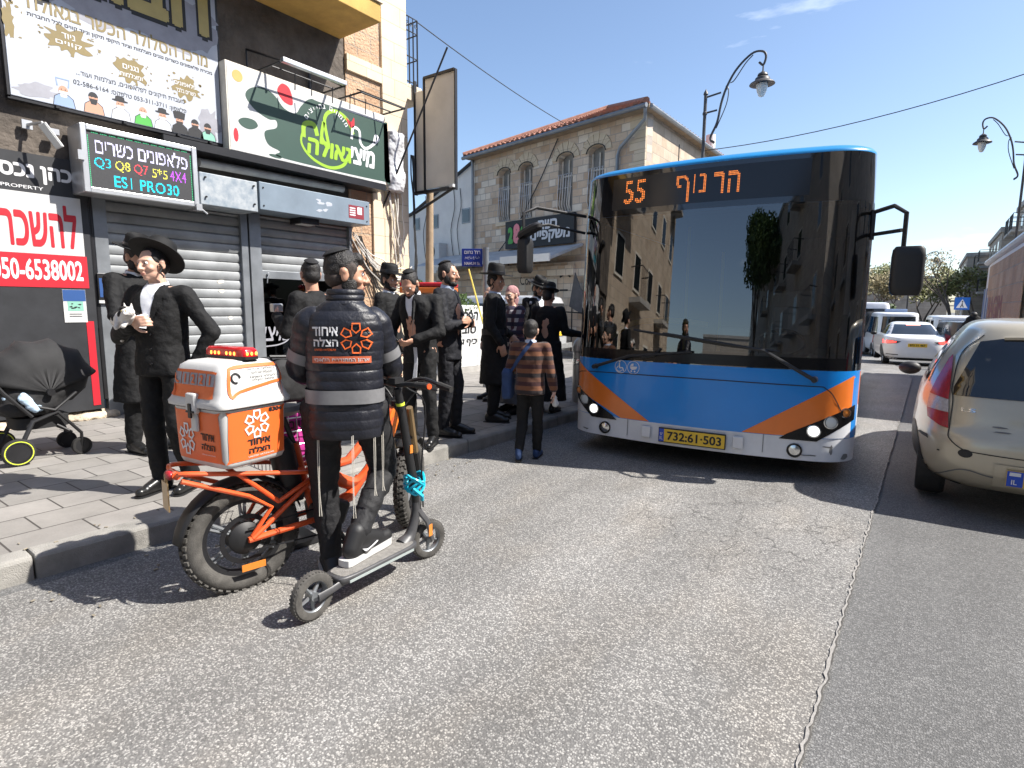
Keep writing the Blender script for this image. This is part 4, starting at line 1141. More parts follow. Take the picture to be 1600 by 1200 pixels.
t = tag(MB().bx(-7.5795, -7.577, 6.07, 6.37, 2.86, 3.06).build('poster_sticker', 'maroon_ink', None, smooth=False), 'small maroon advert sticker on the right end of the shutter box', 'sticker')
mb = MB(); mb.bx(-7.577, -7.576, 6.24, 6.33, 2.93, 3.04)
for i in range(4): mb.bx(-7.577, -7.576, 6.09, 6.20, 2.90 + i * .035, 2.918 + i * .035)
mb.build('print', 'white_ink', t, smooth=False)
t = thing('floodlight', 'white floodlight tilted down over the black letting board', 'floodlight')
Q = frameM((-7.66, 2.30, 3.23), (0, .55, -.83), (.75, .5, .33))
mb = MB(); mb.box((0, 0, 0), (.26, .09, .02), Q); mb.build('lamp_head', 'white_plastic', t, smooth=False, bevel=.008)
mb = MB(); mb.box((0, 0, .015), (.24, .07, .006), Q); mb.build('lens', 'lamp_glass', t, smooth=False)
mb = MB(); mb.tube([(-7.95, 2.18, 3.36), (-7.72, 2.25, 3.36), (-7.67, 2.28, 3.28)], .016, 7); mb.box((-7.95, 2.18, 3.36), (.04, .09, .09)); mb.box((-7.9, 2.40, 3.33), (.06, .08, .06)); mb.build('arm', 'alu', t)
t = tag(remesh(MB().rings([((-7.86, 7.32, z), .12 + .03 * math.sin(z * 9), .20 + .02 * math.sin(z * 14)) for z in [3.48 + i * .07 for i in range(15)]], 18), 'tarpaulin', 'tarp', None, .012, 2, .05, .12), 'crumpled silver grey sheet hung on the corner stones beside the green board', 'tarp')

# hanging cables along the corner
t = thing('cable_bundle', 'tangle of loose white and black cables hanging on the pale corner stones', 'cables')
mb = MB(); rn = random.Random(21)
def droop(a, b, sag, n=9, jit=.03):
    a = Vector(a); b = Vector(b); o = []
    for i in range(n):
        u = i / (n - 1); p = a.lerp(b, u); p.z -= sag * 4 * u * (1 - u)
        if 0 < i < n - 1: p += Vector((rn.uniform(0, jit), rn.uniform(-jit, jit), rn.uniform(-jit, jit)))
        o.append(p)
    return spline(o, 3)
for i in range(9): mb.tube(droop((-7.92, 6.45 + rn.uniform(-.05, .1), 2.62 + rn.uniform(-.12, .08)), (-7.88, 7.72, 1.9 + rn.uniform(-.2, .35)), rn.uniform(.15, .45)), .011, 5)
for i in range(5): mb.tube(droop((-7.9, 7.15 + i * .09, 3.5), (-7.9, 7.5 + rn.uniform(-.2, .2), 2.2), .05), .012, 5)
mb.build('white_cables', 'cable_white', t)
mb = MB()
for i in range(6): mb.tube(droop((-7.93, 6.5 + i * .02, 2.65), (-7.9, 6.9 + rn.uniform(0, .7), 1.35 + rn.uniform(-.2, .5)), rn.uniform(.1, .3)), .009, 5)
for i in range(3): mb.tube(droop((-7.9, 7.76 + i * .03, 4.2), (-7.85, 7.80, 1.7), .02), .014, 5)
mb.build('black_cables', 'cable_black', t)

# billboard on a wooden pole beside the corner
t = thing('billboard', 'beige back of a metal billboard on the wooden pole', 'billboard')
def bb(x0, x1, z0, z1, y=7.92, d=.03, m='panel_back', n='panel'):
    mb = MB(); mb.bx(x0, x1, y, y + d, z0, z1); return mb.build(n, m, t, smooth=False, bevel=.004)
bb(-7.93, -7.735, 3.56, 5.32); bb(-7.69, -6.98, 3.60, 5.50)
mb = MB()
for x in (-7.95, -7.715, -6.97): mb.bx(x - .012, x + .012, 7.90, 7.96, 3.52, 5.52)
mb.bx(-7.95, -6.97, 7.88, 7.96, 3.53, 3.58); mb.bx(-7.7, -6.97, 7.88, 7.96, 5.49, 5.53)
mb.tube([(-7.95, 7.9, 3.2), (-6.97, 7.9, 3.56)], .025, 6)
mb.build('frame', 'dark_metal', t, smooth=False)
mb = MB(); mb.box((-7.0, 7.86, 3.58), (.08, .06, .05)); mb.build('lamp', 'white_plastic', t, smooth=False)
tag(MB().tube([(-7.72, 7.99, .12), (-7.70, 8.0, 2.2), (-7.69, 8.02, 3.60)], [.085, .075, .065], 12).build('wooden_pole', 'wood_pole'), 'round wooden pole under the beige billboard', 'pole')
tag(MB().tube([(-8.0, 7.1, 3.1), (-6.95, 7.7, 5.78)], .016, 8).build('stay_rod', 'dark_metal'), 'thin dark rod rising slantwise from the corner past the billboard', 'rod')

# street name sign
t = thing('street_sign', 'blue street name sign on a grey metal post at the corner', 'sign', (-6.05, 7.62, 0), R(36))
mb = MB(); mb.cyl((0, 0, .12), (0, 0, 2.42), .048, n=14); mb.cyl((0, 0, 2.42), (0, 0, 2.45), .052, n=14); mb.build('post', 'grey_metal', t)
mb = MB(); mb.bx(-.40, -.055, -.01, .01, 2.14, 2.43); mb.build('plate', 'blue_sign', t, smooth=False, bevel=.004)
S_ = frameM((-.225, -.0105, 2.285), (1, 0, 0), (0, 0, 1)); mb = MB()
put_text(mb, "רח' נחום", S_, w=.26, h=.06, bold=.01, at=(0, .09)); put_text(mb, 'شارع ناحوم'[::-1], S_, w=.24, h=.055, bold=.0, at=(0, 0), rtl=False); put_text(mb, 'NAHUM St.', S_, w=.26, h=.05, bold=.01, at=(0, -.095), rtl=False)
mb.build('lettering', 'white_ink', t, smooth=False)
tag(MB().tube([(-6.28, 7.45, 2.1), (-6.05, 7.55, 1.2)], .014, 6).build('yellow_strap', 'yellow_tape'), 'yellow strap slanting below the blue street name sign', 'strap')

# ---------------------------------------------------------------- the old red roofed house across the lane
H2 = thing('stone_house', 'old two storey stone house with red tiled roof and four arched windows', 'building', (-6.74, 15.45, 0), -math.atan2(.2, .98))
WIN = [(-5.73, .58), (-4.65, .58), (-2.90, .60), (-1.68, .60)]
ZS, ZT, ZE = 4.40, 6.02, 6.78
mb = MB()
def wall_rect(x0, x1, z0, z1): mb.bx(x0, x1, 0, .35, z0, z1)
wall_rect(-7.4, 0, 0, ZS)
xs = -7.4
for (c, w) in WIN:
    wall_rect(xs, c - w / 2, ZS, ZE); xs = c + w / 2
    arc = [(c + w / 2 * math.cos(a * PI / 10), ZT + .17 * math.sin(a * PI / 10)) for a in range(11)]
    poly = [(c - w / 2, ZE), (c - w / 2, ZT)] + arc[::-1][1:-1] + [(c + w / 2, ZT), (c + w / 2, ZE)]
    k = len(poly); vs = [(x, 0, z) for x, z in poly] + [(x, .35, z) for x, z in poly]
    mb.add(vs, [tuple(range(k))] + [(i, i + k, (i + 1) % k + k, (i + 1) % k) for i in range(k)])
wall_rect(xs, 0, ZS, ZE)
mb.build('front_wall', 'stone_old', H2, smooth=False)
mb = MB()
mb.add([(.02, .002, -.8), (-2.0, 9.9, -.8), (-2.0, 9.9, ZE), (.02, .002, ZE)], [(0, 1, 2, 3)]); mb.build('side_wall', 'stone_old_side', H2, smooth=False)
mb = MB()
for i in range(11):
    w = .34 if i % 2 else .5
    mb.bx(-w, .03, -.02, .02, 3.4 + i * .3, 3.69 + i * .3)
mb.build('quoins', 'stone_smooth', H2, smooth=False, bevel=.01)
for (c, w) in WIN:
    f = MB(); f.bx(c - w / 2, c - w / 2 + .05, .16, .2, ZS, ZT); f.bx(c + w / 2 - .05, c + w / 2, .16, .2, ZS, ZT); f.bx(c - .02, c + .02, .16, .2, ZS, ZT); f.bx(c - w / 2, c + w / 2, .155, .2, ZT - .5, ZT - .46)
    wf = f.build('window', 'paper', H2, smooth=False)
    MB().bx(c - w / 2, c + w / 2, .21, .22, ZS, ZT + .2).build('pane', 'window_curtain', wf, smooth=False)
    a = MB(); k = 7
    for i in range(k):
        a0, a1 = PI * i / k + .02, PI * (i + 1) / k - .02
        r0, r1 = w / 2 + .005, w / 2 + .27
        q = [(c + r0 * math.cos(a0), ZT + .17 / .29 * r0 * math.sin(a0)), (c + r1 * math.cos(a0), ZT - .0 + .9 * r1 * math.sin(a0)), (c + r1 * math.cos(a1), ZT + .9 * r1 * math.sin(a1)), (c + r0 * math.cos(a1), ZT + .17 / .29 * r0 * math.sin(a1))]
        a.prism([(x, z) for x, z in q], 0, .03, frameM((0, 0, 0), (1, 0, 0), (0, 0, 1)))
    a.build('stone_arch', 'stone_smooth', wf, smooth=False); MB().bx(c - w / 2 - .08, c + w / 2 + .08, -.09, .1, ZS - .13, ZS - .001).build('sill', 'stone_smooth', wf, smooth=False)
    g = MB()
    for i in range(6):
        x = c - w / 2 + .04 + i * (w - .08) / 5; g.tube([(x, -.0, ZS + .02), (x, -.10, ZS + .25), (x, -.06, ZS + .6), (x, -.02, ZT - .45)], .013, 5)
    for z in (ZS + .04, ZS + .75, ZT - .46): g.tube([(c - w / 2, -.04, z), (c + w / 2, -.04, z)], .009, 5)
    g.build('grille', 'alu', wf)
    tp = MB(); tp.tube([(c - w / 2 - .07, -.05, ZT - .02)] + [(c + (w / 2 + .05) * math.cos(PI - i * PI / 8), -.05, ZT + .20 * math.sin(i * PI / 8)) for i in range(9)] + [(c + w / 2 + .07, -.05, ZT - .02)], .016, 6); tp.build('hood', 'dark_metal', wf)
# hipped roof: flat tile courses with rolled rows
e = .35
FL, FR, BR, BL = (-7.6, -e, ZE + .05), (e * .7, -e, ZE + .05), (-1.8, 10.1, ZE + .05), (-9.3, 10.1, ZE + .05)
RA, RB = (-4.6, 4.2, ZE + 2.02), (-3.9, 5.6, ZE + 2.02)
def roof_face(quad, rows, cols):
    a, b, c, d = [Vector(q) for q in quad]; vs = []; fs = []; N = cols * 6
    nn = (b - a).cross(d - a).normalized()
    if nn.z < 0: nn = -nn
    for i in range(rows + 1):
        for st in (0, 1):
            v = min(1, (i + (0 if st == 0 else .0)) / rows)
            for j in range(N + 1):
                u = j / N; p = a.lerp(b, u).lerp(d.lerp(c, u), v)
                vs.append(p + nn * (.05 * abs(math.sin(u * cols * PI)) + (.045 if st else 0)))
    w = N + 1
    for r in range(2 * rows + 1):
        for j in range(N): fs.append((r * w + j, r * w + j + 1, (r + 1) * w + j + 1, (r + 1) * w + j))
    return vs, fs
mb = MB()
for q, c in (((FL, FR, RA, RA), 34), ((FR, BR, RB, RA), 44), ((BL, FL, RA, RB), 40), ((BR, BL, RB, RB), 20)):
    vs, fs = roof_face(q, 16, c); mb.add(vs, fs)
rf = mb.build('roof', 'roof_tile', H2, smooth=False)
mb = MB()
for a, b in ((FL, RA), (FR, RA), (RA, RB), (BR, RB)):
    a = Vector(a); b = Vector(b); mb.tube([a + Vector((0, 0, .08)), b + Vector((0, 0, .08))], .09, 8)
mb.build('ridge_tiles', 'roof_tile', rf)
mb = MB(); mb.bx(-7.5, .3, -e + .05, .1, ZE - .04, ZE + .05); mb.add([(.3, -.3, ZE - .03), (-1.8, 10, ZE - .03), (-2.1, 10, ZE - .03), (0, .1, ZE - .03)], [(0, 1, 2, 3)]); mb.build('eaves', 'wood_pole', H2, smooth=False)
mb = MB(); mb.tube([(-7.6, -e - .04, ZE), (.28, -e - .04, ZE)], .065, 8); mb.tube([(.32, -.25, ZE), (-1.75, 10.1, ZE)], .065, 8)
mb.tube([(.22, -e, ZE - .05), (.15, -.25, ZE - .3), (-.75, -.12, ZE - .85), (-.85, -.09, ZE - 1.05), (-.85, -.09, 3.2)], .05, 8); mb.tube([(-7.38, -.1, ZE - .05), (-7.38, -.08, 2.9)], .05, 8)
mb.build('gutter', 'grey_metal', H2)
mb = MB(); mb.tube([(-3.2, -.05, ZE - .1), (-3.9, -.06, 5.6), (-5.0, -.06, 4.2), (-6.2, -.06, 3.2)], .018, 5); mb.tube([(-5.45, -.05, 3.4), (-5.45, -.05, 2.4)], .02, 5); mb.build('wall_cable', 'cable_black', H2)
mb = MB(); mb.cyl((-1.75, 6.6, ZE + .2), (-1.75, 6.6, ZE + 1.0), .17, n=14); mb.build('chimney_pipe', 'plaster_white', rf)
# low canopy and the wall under it
mb = MB(); mb.add([(-9.4, -1.5, 2.92), (-2.1, -1.5, 2.92), (-2.1, -.02, 3.42), (-9.4, -.02, 3.42), (-9.4, -1.5, 2.84), (-2.1, -1.5, 2.84), (-2.1, -.02, 3.34), (-9.4, -.02, 3.34)], [(0, 1, 2, 3), (7, 6, 5, 4), (0, 4, 5, 1), (1, 5, 6, 2), (3, 7, 4, 0)])
cn = mb.build('canopy', 'canopy_mat', H2, smooth=False)
mb = MB(); mb.bx(-4.2, -2.06, -1.56, -1.50, 2.80, 3.02); mb.bx(-9.4, -4.25, -1.54, -1.50, 2.84, 2.93); mb.build('canopy_edge', 'plaster_white', cn, smooth=False)
mb = MB(); mb.bx(-9.4, 0, -.32, -.02, -.3, 2.86); mb.bx(-9.4, -2.1, -.45, -.32, 2.45, 2.75); mb.build('lower_wall', 'stone_old', H2, smooth=False)
t = thing('shop_sign', 'black shop sign with white lettering and green and pink figures on the stone house', 'sign', H2.location, H2.rotation_euler.z)
mb = MB(); mb.bx(-5.50, -2.36, -.16, -.06, 3.44, 4.36); mb.build('board', 'black_ink', t, smooth=False)
S_ = frameM((-3.93, -.16, 3.90), (1, 0, 0), (0, 0, 1)); mb = MB()
put_text(mb, 'רשת', S_, w=.85, h=.30, bold=.05, at=(.45, .20), thick=.02); put_text(mb, 'משקפיים', S_, w=1.75, h=.40, bold=.05, at=(.55, -.17), thick=.02); mb.build('white_lettering', 'white_ink', t, smooth=False)
mb = MB(); put_text(mb, '2', S_, w=.26, h=.56, bold=.09, at=(-1.28, -.02), thick=.03, rtl=False); put_text(mb, '0', S_, w=.28, h=.56, bold=.09, at=(-.66, -.02), thick=.03, rtl=False); mb.build('green_figures', 'green_ink', t, smooth=False)
mb = MB(); put_text(mb, '8', S_, w=.32, h=.66, bold=.09, at=(-.98, .02), thick=.03, rtl=False); mb.build('pink_figure', 'pink_ink', t, smooth=False)
def wall_thing(name, label, cat, parts):
    t = thing(name, label, cat, H2.location, H2.rotation_euler.z)
    for n, m_, mb in parts: mb.build(n, m_, t, smooth=False)
    return t
a = MB().bx(-4.0, -2.85, -.35, -.335, 1.55, 2.35); b = MB()
b.bx(-3.85, -3.0, -.353, -.35, 1.72, 2.22)
c = MB(); put_text(c, 'Cont', frameM((-4.2, -.335, 2.35), (1, 0, 0), (0, 0, 1)), w=.7, h=.3, bold=.0, rtl=False); put_text(c, '00', frameM((-3.35, -.335, 1.4), (1, 0, 0), (0, 0, 1)), w=.35, h=.22, bold=.03, rtl=False)
stroke(c, [(-2.75, 2.0), (-2.4, 2.0)], .05, frameM((0, -.335, 0), (1, 0, 0), (0, 0, 1)), n=1); stroke(c, [(-2.75, 2.4), (-2.5, 2.5), (-2.3, 2.4)], .06, frameM((0, -.335, 0), (1, 0, 0), (0, 0, 1)))
wall_thing('wall_poster', 'black and white poster with graffiti round it under the canopy of the stone house', 'poster', (('sheet', 'paper', a), ('print', 'black_ink', b), ('graffiti', 'black_ink', c)))
a = MB(); a.add([(-2.1, -.6, 1.5), (-1.2, -.6, 1.1), (-1.9, -.6, 2.5), (-2.1, -.56, 1.5), (-1.2, -.56, 1.1), (-1.9, -.56, 2.5)], [(0, 1, 2), (5, 4, 3), (0, 3, 4, 1), (1, 4, 5, 2), (2, 5, 3, 0)])
b = MB(); b.tube([(-2.0, -.58, 0), (-2.0, -.58, 1.6)], .02, 6); b.tube([(-2.6, -.7, 1.35), (-1.2, -.7, 1.3)], .02, 6); b.tube([(-2.5, -.7, 0), (-2.5, -.7, 1.35)], .02, 6)
wall_thing('folded_parasol', 'dark triangular folded cloth on a stand against the lower wall of the stone house', 'parasol', (('cloth', 'grey_cloth', a), ('stand', 'dark_metal', b)))

# white house further up the lane
H3 = thing('white_house', 'plain white plastered house with tiny windows up the lane beside the stone house', 'building', H2.location, H2.rotation_euler.z)
mb = MB(); mb.add([(-7.42, .05, 0), (-14, .05, 0), (-14, .05, 4.9), (-11.6, .05, 5.25), (-7.42, .05, 6.7), (-7.42, .4, 0), (-14, .4, 0), (-14, .4, 4.9), (-11.6, .4, 5.25), (-7.42, .4, 6.7)], [(0, 4, 3, 2, 1), (5, 6, 7, 8, 9), (0, 5, 9, 4), (4, 9, 8, 3), (3, 8, 7, 2)])
mb.build('wall', 'plaster_white', H3, smooth=False)
mb = MB(); mb.tube([(-14, .0, 4.95), (-11.6, .0, 5.3), (-7.42, .0, 6.75)], .07, 6); mb.build('parapet', 'dark_metal', H3)
for x, z, w, h in ((-11.25, 4.85, .4, .5), (-9.95, 4.83, .45, .55), (-7.95, 4.85, .5, .55)):
    wf = MB().bx(x - w / 2, x + w / 2, .03, .06, z - h / 2, z + h / 2).build('window', 'grey_metal', H3, smooth=False)
    MB().bx(x - w / 2 + .05, x + w / 2 - .05, .02, .029, z - h / 2 + .05, z + h / 2 - .05).build('pane', 'car_glass', wf, smooth=False)
mb = MB()
for x in (-8.7, -8.3, -10.6): mb.tube(spline([(x, .03, 5.9), (x + .1, .0, 5.2), (x - .15, .0, 4.4), (x, .0, 3.4)], 3), .014, 5)
mb.build('wall_cable', 'cable_black', H3)
t = thing('air_conditioner', 'white air conditioner unit on the wall of the white house', 'air conditioner', H2.location, H2.rotation_euler.z)
mb = MB(); mb.bx(-10.0, -9.15, -.36, .03, 3.28, 3.92); mb.build('casing', 'white_plastic', t, smooth=False, bevel=.02)
mb = MB(); mb.lathe([(.24, 0), (.25, .012), (.05, .015), (.0, .015)], 24, frameM((-9.68, -.36, 3.6), (1, 0, 0), (0, 0, 1))); mb.build('fan_grille', 'dark_metal', t)
# street-side things by the corner
t = thing('graffiti_cabinet', 'white utility cabinet scribbled with black graffiti beside the street sign', 'cabinet', (-7.82, 9.35, .127), R(84))
mb = MB(); mb.bx(-.75, .75, -.2, .2, .0, .12); mb.build('base', 'concrete', t, smooth=False)
mb = MB(); mb.bx(-.75, -.012, -.2, .2, .12, 1.38); mb.bx(.0, .75, -.19, .2, .12, 1.36); mb.build('box', 'graffiti_white', t, smooth=False, bevel=.012)
S_ = frameM((0, -.205, 0), (1, 0, 0), (0, 0, 1)); mb = MB()
put_text(mb, 'הפרוע', S_, w=.62, h=.17, bold=.03, at=(-.30, 1.16), shear=.2); put_text(mb, 'טוב', S_, w=.4, h=.15, bold=.03, at=(-.25, .88), shear=.1); put_text(mb, 'כיף ג', S_, w=.45, h=.15, bold=.03, at=(-.25, .62), shear=.2); put_text(mb, 'וס', S_, w=.2, h=.16, bold=.03, at=(.3, .7))
mb.build('graffiti', 'black_ink', t, smooth=False)
t = thing('ivy_bush', 'dark green leafy bush round the foot of the wooden pole', 'bush', (-8.35, 8.85, .12))
mb = MB(); rn = random.Random(5)
for c in ((-.55, -.2, 1.7), (-.3, .1, 1.35), (.0, .2, 1.5), (.25, .25, 1.45), (-.6, 0, 1.25), (.45, .3, 1.3), (-.1, 0, .9), (-.45, .1, .7)): leaf_cloud(mb, c, .34, 300, .05, rn, .8, .2)
mb.build('foliage', ['leaf_a'], t, smooth=False)
mb = MB(); mb.tube([(-.2, .1, 0), (-.25, .1, .8), (-.4, .05, 1.5)], .03, 6); mb.tube([(.1, .2, 0), (.1, .2, 1.3)], .03, 6); mb.build('stem', 'bark', t)
t = thing('first_aid_box', 'white cabinet with orange emblem under a red and orange roof by the corner', 'cabinet', (-6.6, 6.9, .127), R(30))
mb = MB(); mb.bx(-.32, .32, -.25, .25, .25, 1.55); mb.build('box', 'white_plastic', t, smooth=False, bevel=.02)
mb = MB(); mb.bx(-.45, .38, -.3, .3, 1.56, 1.66); mb.build('orange_roof', 'bus_orange', t, smooth=False, bevel=.02)
mb = MB(); mb.bx(-.45, .38, -.3, .3, 1.665, 1.73); mb.build('red_roof', 'red_ink', t, smooth=False, bevel=.02)
mb = MB(); star_logo(mb, frameM((0, -.25, 0), (1, 0, 0), (0, 0, 1)), (.03, 1.22), .21, .022); mb.build('emblem', 'orange_ink', t, smooth=False)
mb = MB(); [mb.cyl((x, y, 0), (x, y, .26), .025, n=8) for x in (-.28, .28) for y in (-.2, .2)]; mb.build('feet', 'dark_metal', t)
# ---------------------------------------------------------------- city bus
def wheel(parent, loc, r, w, rim='grey_metal', axis='X', tyre='rubber', spokes=5, name='wheel'):
    """tyre with tread shoulder, dished rim and spokes; axle along local X"""
    Q = Matrix.Translation(loc) @ Matrix.Rotation(PI / 2, 4, 'Y')
    a = MB(); k = r * .66
    a.lathe([(k, -w * .42), (r * .80, -w * .5), (r * .93, -w * .48), (r * .985, -w * .38), (r, -w * .2), (r, w * .2), (r * .985, w * .38), (r * .93, w * .48), (r * .80, w * .5), (k, w * .42)], 36, Q, caps=False)
    t = a.build(name, tyre, parent)
    b = MB(); b.lathe([(k * 1.01, -w * .40), (k * .96, -w * .2), (k * .96, w * .2), (k * 1.01, w * .40)], 28, Q, caps=False)
    for s in (-1, 1):
        b.lathe([(.0, s * w * .30), (k * .22, s * w * .30), (k * .25, s * w * .22), (k * .35, s * w * .2)], 20, Q)
        for i in range(spokes):
            an = 2 * PI * i / spokes; p = Vector((k * .3 * math.cos(an), k * .3 * math.sin(an), s * w * .22)); q = Vector((k * .95 * math.cos(an), k * .95 * math.sin(an), s * w * .30))
            b.tube([Q @ p, Q @ q], [k * .16, k * .11], 6)
    b.lathe([(.0, -w * .1), (k * .95, -w * .1)], 20, Q)
    b.build('rim', rim, t)
    return t

BA = R(5)
bus = thing('city_bus', 'blue and white city bus with orange stripes and lit route 55 display', 'bus', (-1.72, 5.22, 0), BA)
def plan(x):
    a = abs(x)
    if a <= 1.0: return .10 * a * a
    t = min(1, (a - 1.0) / .31); return .10 + .35 * (1 - math.sqrt(max(0, 1 - t * t))) + .2 * (a - 1) * (1 - t)
def lerp1(x, xs, ys):
    if x <= xs[0]: return ys[0]
    for i in range(len(xs) - 1):
        if x <= xs[i + 1]: return ys[i] + (ys[i + 1] - ys[i]) * (x - xs[i]) / (xs[i + 1] - xs[i])
    return ys[-1]
def rake(z): return lerp1(z, [0, .98, 2.4, 2.8, 2.83, 2.86, 2.875], [0, .02, .12, .16, .19, .26, .40])
def tumb(z): return lerp1(z, [0, 2.3, 2.8, 2.83, 2.86, 2.875], [1, 1, .985, .975, .94, .86])
bx_ = [1.0 + .31 * math.sin(PI / 2 * i / 9) for i in range(1, 10)]
BP = [(x, plan(x), 1.0) for x in [-v for v in reversed(bx_)]] + [(-1 + i * .1, plan(-1 + i * .1), 1.0) for i in range(21)] + [(x, plan(x), 1.0) for x in bx_]
side = [.6, .9, 1.4, 2.2, 3.4, 5, 7, 9, 10.6]
BP = [(-1.31, y, max(0, 1 - (y - .45) / .5)) for y in reversed(side)] + BP + [(1.31, y, max(0, 1 - (y - .45) / .5)) for y in side]
NP = len(BP); NS = len(side)
def bpt(i, z):
    x, y, w = BP[i]; return (x * tumb(z), y + rake(z) * w, z)
ZR = [.20, .23, .40, .74, .94, .98, 1.15, 1.4, 1.7, 2.0, 2.25, 2.385, 2.41, 2.6, 2.785, 2.80, 2.815, 2.835, 2.855, 2.866, 2.875]
allv = [bpt(i, z) for z in ZR for i in range(NP)]
shell = MB(); rows = len(ZR)
def quad(r, i): return (r * NP + i, r * NP + i + 1, (r + 1) * NP + i + 1, (r + 1) * NP + i)
front = lambda i: NS + 2 <= i < NP - NS - 3
full = MB(); full.add(allv, [quad(r, i) for r in range(rows - 1) for i in range(NP - 1)])
BUS = bvh_of(full)
def sub(cond, off=0.0):
    mb = MB(); idx = {}
    for r in range(rows - 1):
        for i in range(NP - 1):
            if cond(r, i):
                f = []
                for q in quad(r, i):
                    if q not in idx: idx[q] = len(mb.v); mb.v.append(allv[q])
                    f.append(idx[q])
                mb.f.append(tuple(f)); mb.m.append(0)
    return mb
isglass = lambda r, i: front(i) and 5 <= r < 11
isdisp = lambda r, i: NS - 1 <= i < NP - NS and 11 <= r < 14
iside = lambda r, i: (i < NS - 2 or i >= NP - NS + 1) and 6 <= r < 11
b = MB(); b.add(allv, [])
for r in range(rows - 1):
    for i in range(NP - 1):
        if isglass(r, i) or isdisp(r, i) or iside(r, i): continue
        sd = i < NS or i >= NP - NS - 1
        m_ = 1 if r < 2 or (sd and r < 3) else 2 if (sd and r < 5) else 3 if r >= 14 else 0
        if 5 <= r < 14: m_ = 4 if not sd else 0
        b.f.append(quad(r, i)); b.m.append(m_)
b.f.append(tuple((rows - 1) * NP + i for i in range(NP))); b.m.append(3)
b.f.append(tuple(r * NP for r in range(rows)) + tuple(r * NP + NP - 1 for r in range(rows - 1, -1, -1))); b.m.append(0)
body = b.build('body', ['bus_blue', 'bus_white', 'bus_orange', 'bus_roof_blue', 'black_gloss'], bus, ang=50)
ws = sub(isglass).build('windscreen', 'glass_bus', bus, ang=60)
dp = sub(isdisp).build('destination_display', 'display_black', bus, ang=60)
sub(iside).build('side_window', 'car_glass', bus, ang=60)
BF = frameM((0, -1, 0), (1, 0, 0), (0, 0, 1))
def bdrape(poly, name, m_, parent=None, off=.004, step=.05):
    mb = MB(); drape_poly(mb, poly, BF, BUS, step, off); return mb.build(name, m_, parent or body, ang=50)
bdrape([(-1.309, .97), (-1.309, .68), (-.70, .405), (-.40, .405)], 'orange_stripe', 'bus_orange')
bdrape([(1.309, .97), (1.309, .68), (.82, .405), (.44, .405)], 'orange_stripe', 'bus_orange')
for s in (-1, 1):
    bdrape([(s * 1.309, .68), (s * 1.309, .405), (s * .70, .405), (s * .82, .41)], 'white_corner', 'bus_white', off=.005)
    hl = bdrape([(s * 1.285, .69), (s * 1.285, .56), (s * 1.20, .50), (s * 1.03, .375), (s * .74, .378), (s * .80, .425)], 'headlight', 'black_gloss', bus, off=.008, step=.04)
    for (x, z, r, m_, n) in ((1.005, .465, .047, 'head_lit', 'lit_lamp'), (1.125, .545, .047, 'lamp_glass', 'lens'), (1.225, .625, .036, 'amber', 'indicator')):
        x *= s; h = BUS.ray_cast(Vector((x, -1, z)), Vector((0, 1, 0))); n_ = h[1] if h[1].y < 0 else -h[1]
        Q = Matrix.Translation(h[0] + Vector((0, -.010, 0))) @ (n_ * .5 + Vector((0, -.5, 0))).to_track_quat('Z', 'Y').to_matrix().to_4x4()
        a = MB(); a.lathe([(r * 1.18, 0), (r * 1.18, .010), (r * 1.0, .012), (r * .98, .004)], 24, Q, caps=False); a.build('bezel', 'chrome', hl)
        a = MB(); a.lathe([(r * .97, .003), (r * .8, .008), (r * .4, .012), (0, .013)], 20, Q); a.build(n, m_, hl)
    x = s * .87; h = BUS.ray_cast(Vector((x, -1, .285)), Vector((0, 1, 0)))
    Q = Matrix.Translation(h[0] + Vector((0, -.004, 0))) @ Matrix.Rotation(PI / 2, 4, 'X')
    a = MB(); a.lathe([(.062, 0), (.062, .012), (.05, .014), (.046, .004)], 24, Q); a.mi = 1; a.lathe([(.045, .004), (.02, .010), (0, .011)], 20, Q); a.build('fog_lamp', ['black_gloss', 'chrome'], bus)
    a = MB(); stroke(a, [(s * .62, .24), (s * .62, .40)], .006, Matrix.Identity(4)); v = a.v; a2 = MB(); drape(a2, v, a.f, BF, BUS, .006); a2.build('seam', 'grime', body)
# bonnet seams, stains, pictograms, lettering
a = MB(); st = MB(); stroke(st, [(-1.27, .80), (-1.06, .84), (0, .855), (1.05, .845)], .008, Matrix.Identity(4)); stroke(st, [(1.05, .845), (1.12, .78), (1.2, .62)], .008, Matrix.Identity(4)); drape(a, st.v, st.f, BF, BUS, .0055); a.build('seam', 'black_ink', body)
a = MB(); st = MB()
for c in (-.72, -.585): stroke(st, [(c + .062 * math.cos(i * PI / 12), .915 + .062 * math.sin(i * PI / 12)) for i in range(25)], .005, Matrix.Identity(4), n=1)
stroke(st, [(-.735, .95), (-.73, .905), (-.70, .905), (-.69, .875)], .012, Matrix.Identity(4)); stroke(st, [(-.745, .92), (-.765, .895), (-.75, .87), (-.72, .87), (-.71, .885)], .008, Matrix.Identity(4))
flat(st, blob(-.735, .966, .011, .011, 10, 0), Matrix.Identity(4))
flat(st, [(-.62, .925), (-.545, .925), (-.555, .90), (-.60, .89), (-.615, .905)], Matrix.Identity(4)); flat(st, [(-.62, .93), (-.585, .93), (-.585, .955), (-.605, .95)], Matrix.Identity(4))
for c in (-.605, -.57): flat(st, blob(c, .878, .009, .009, 10, 0), Matrix.Identity(4))
drape(a, [(v[0], v[1], 0) for v in st.v], st.f, BF, BUS, .005); a.build('pictograms', 'white_ink', body)
a = MB(); rn = random.Random(8); 
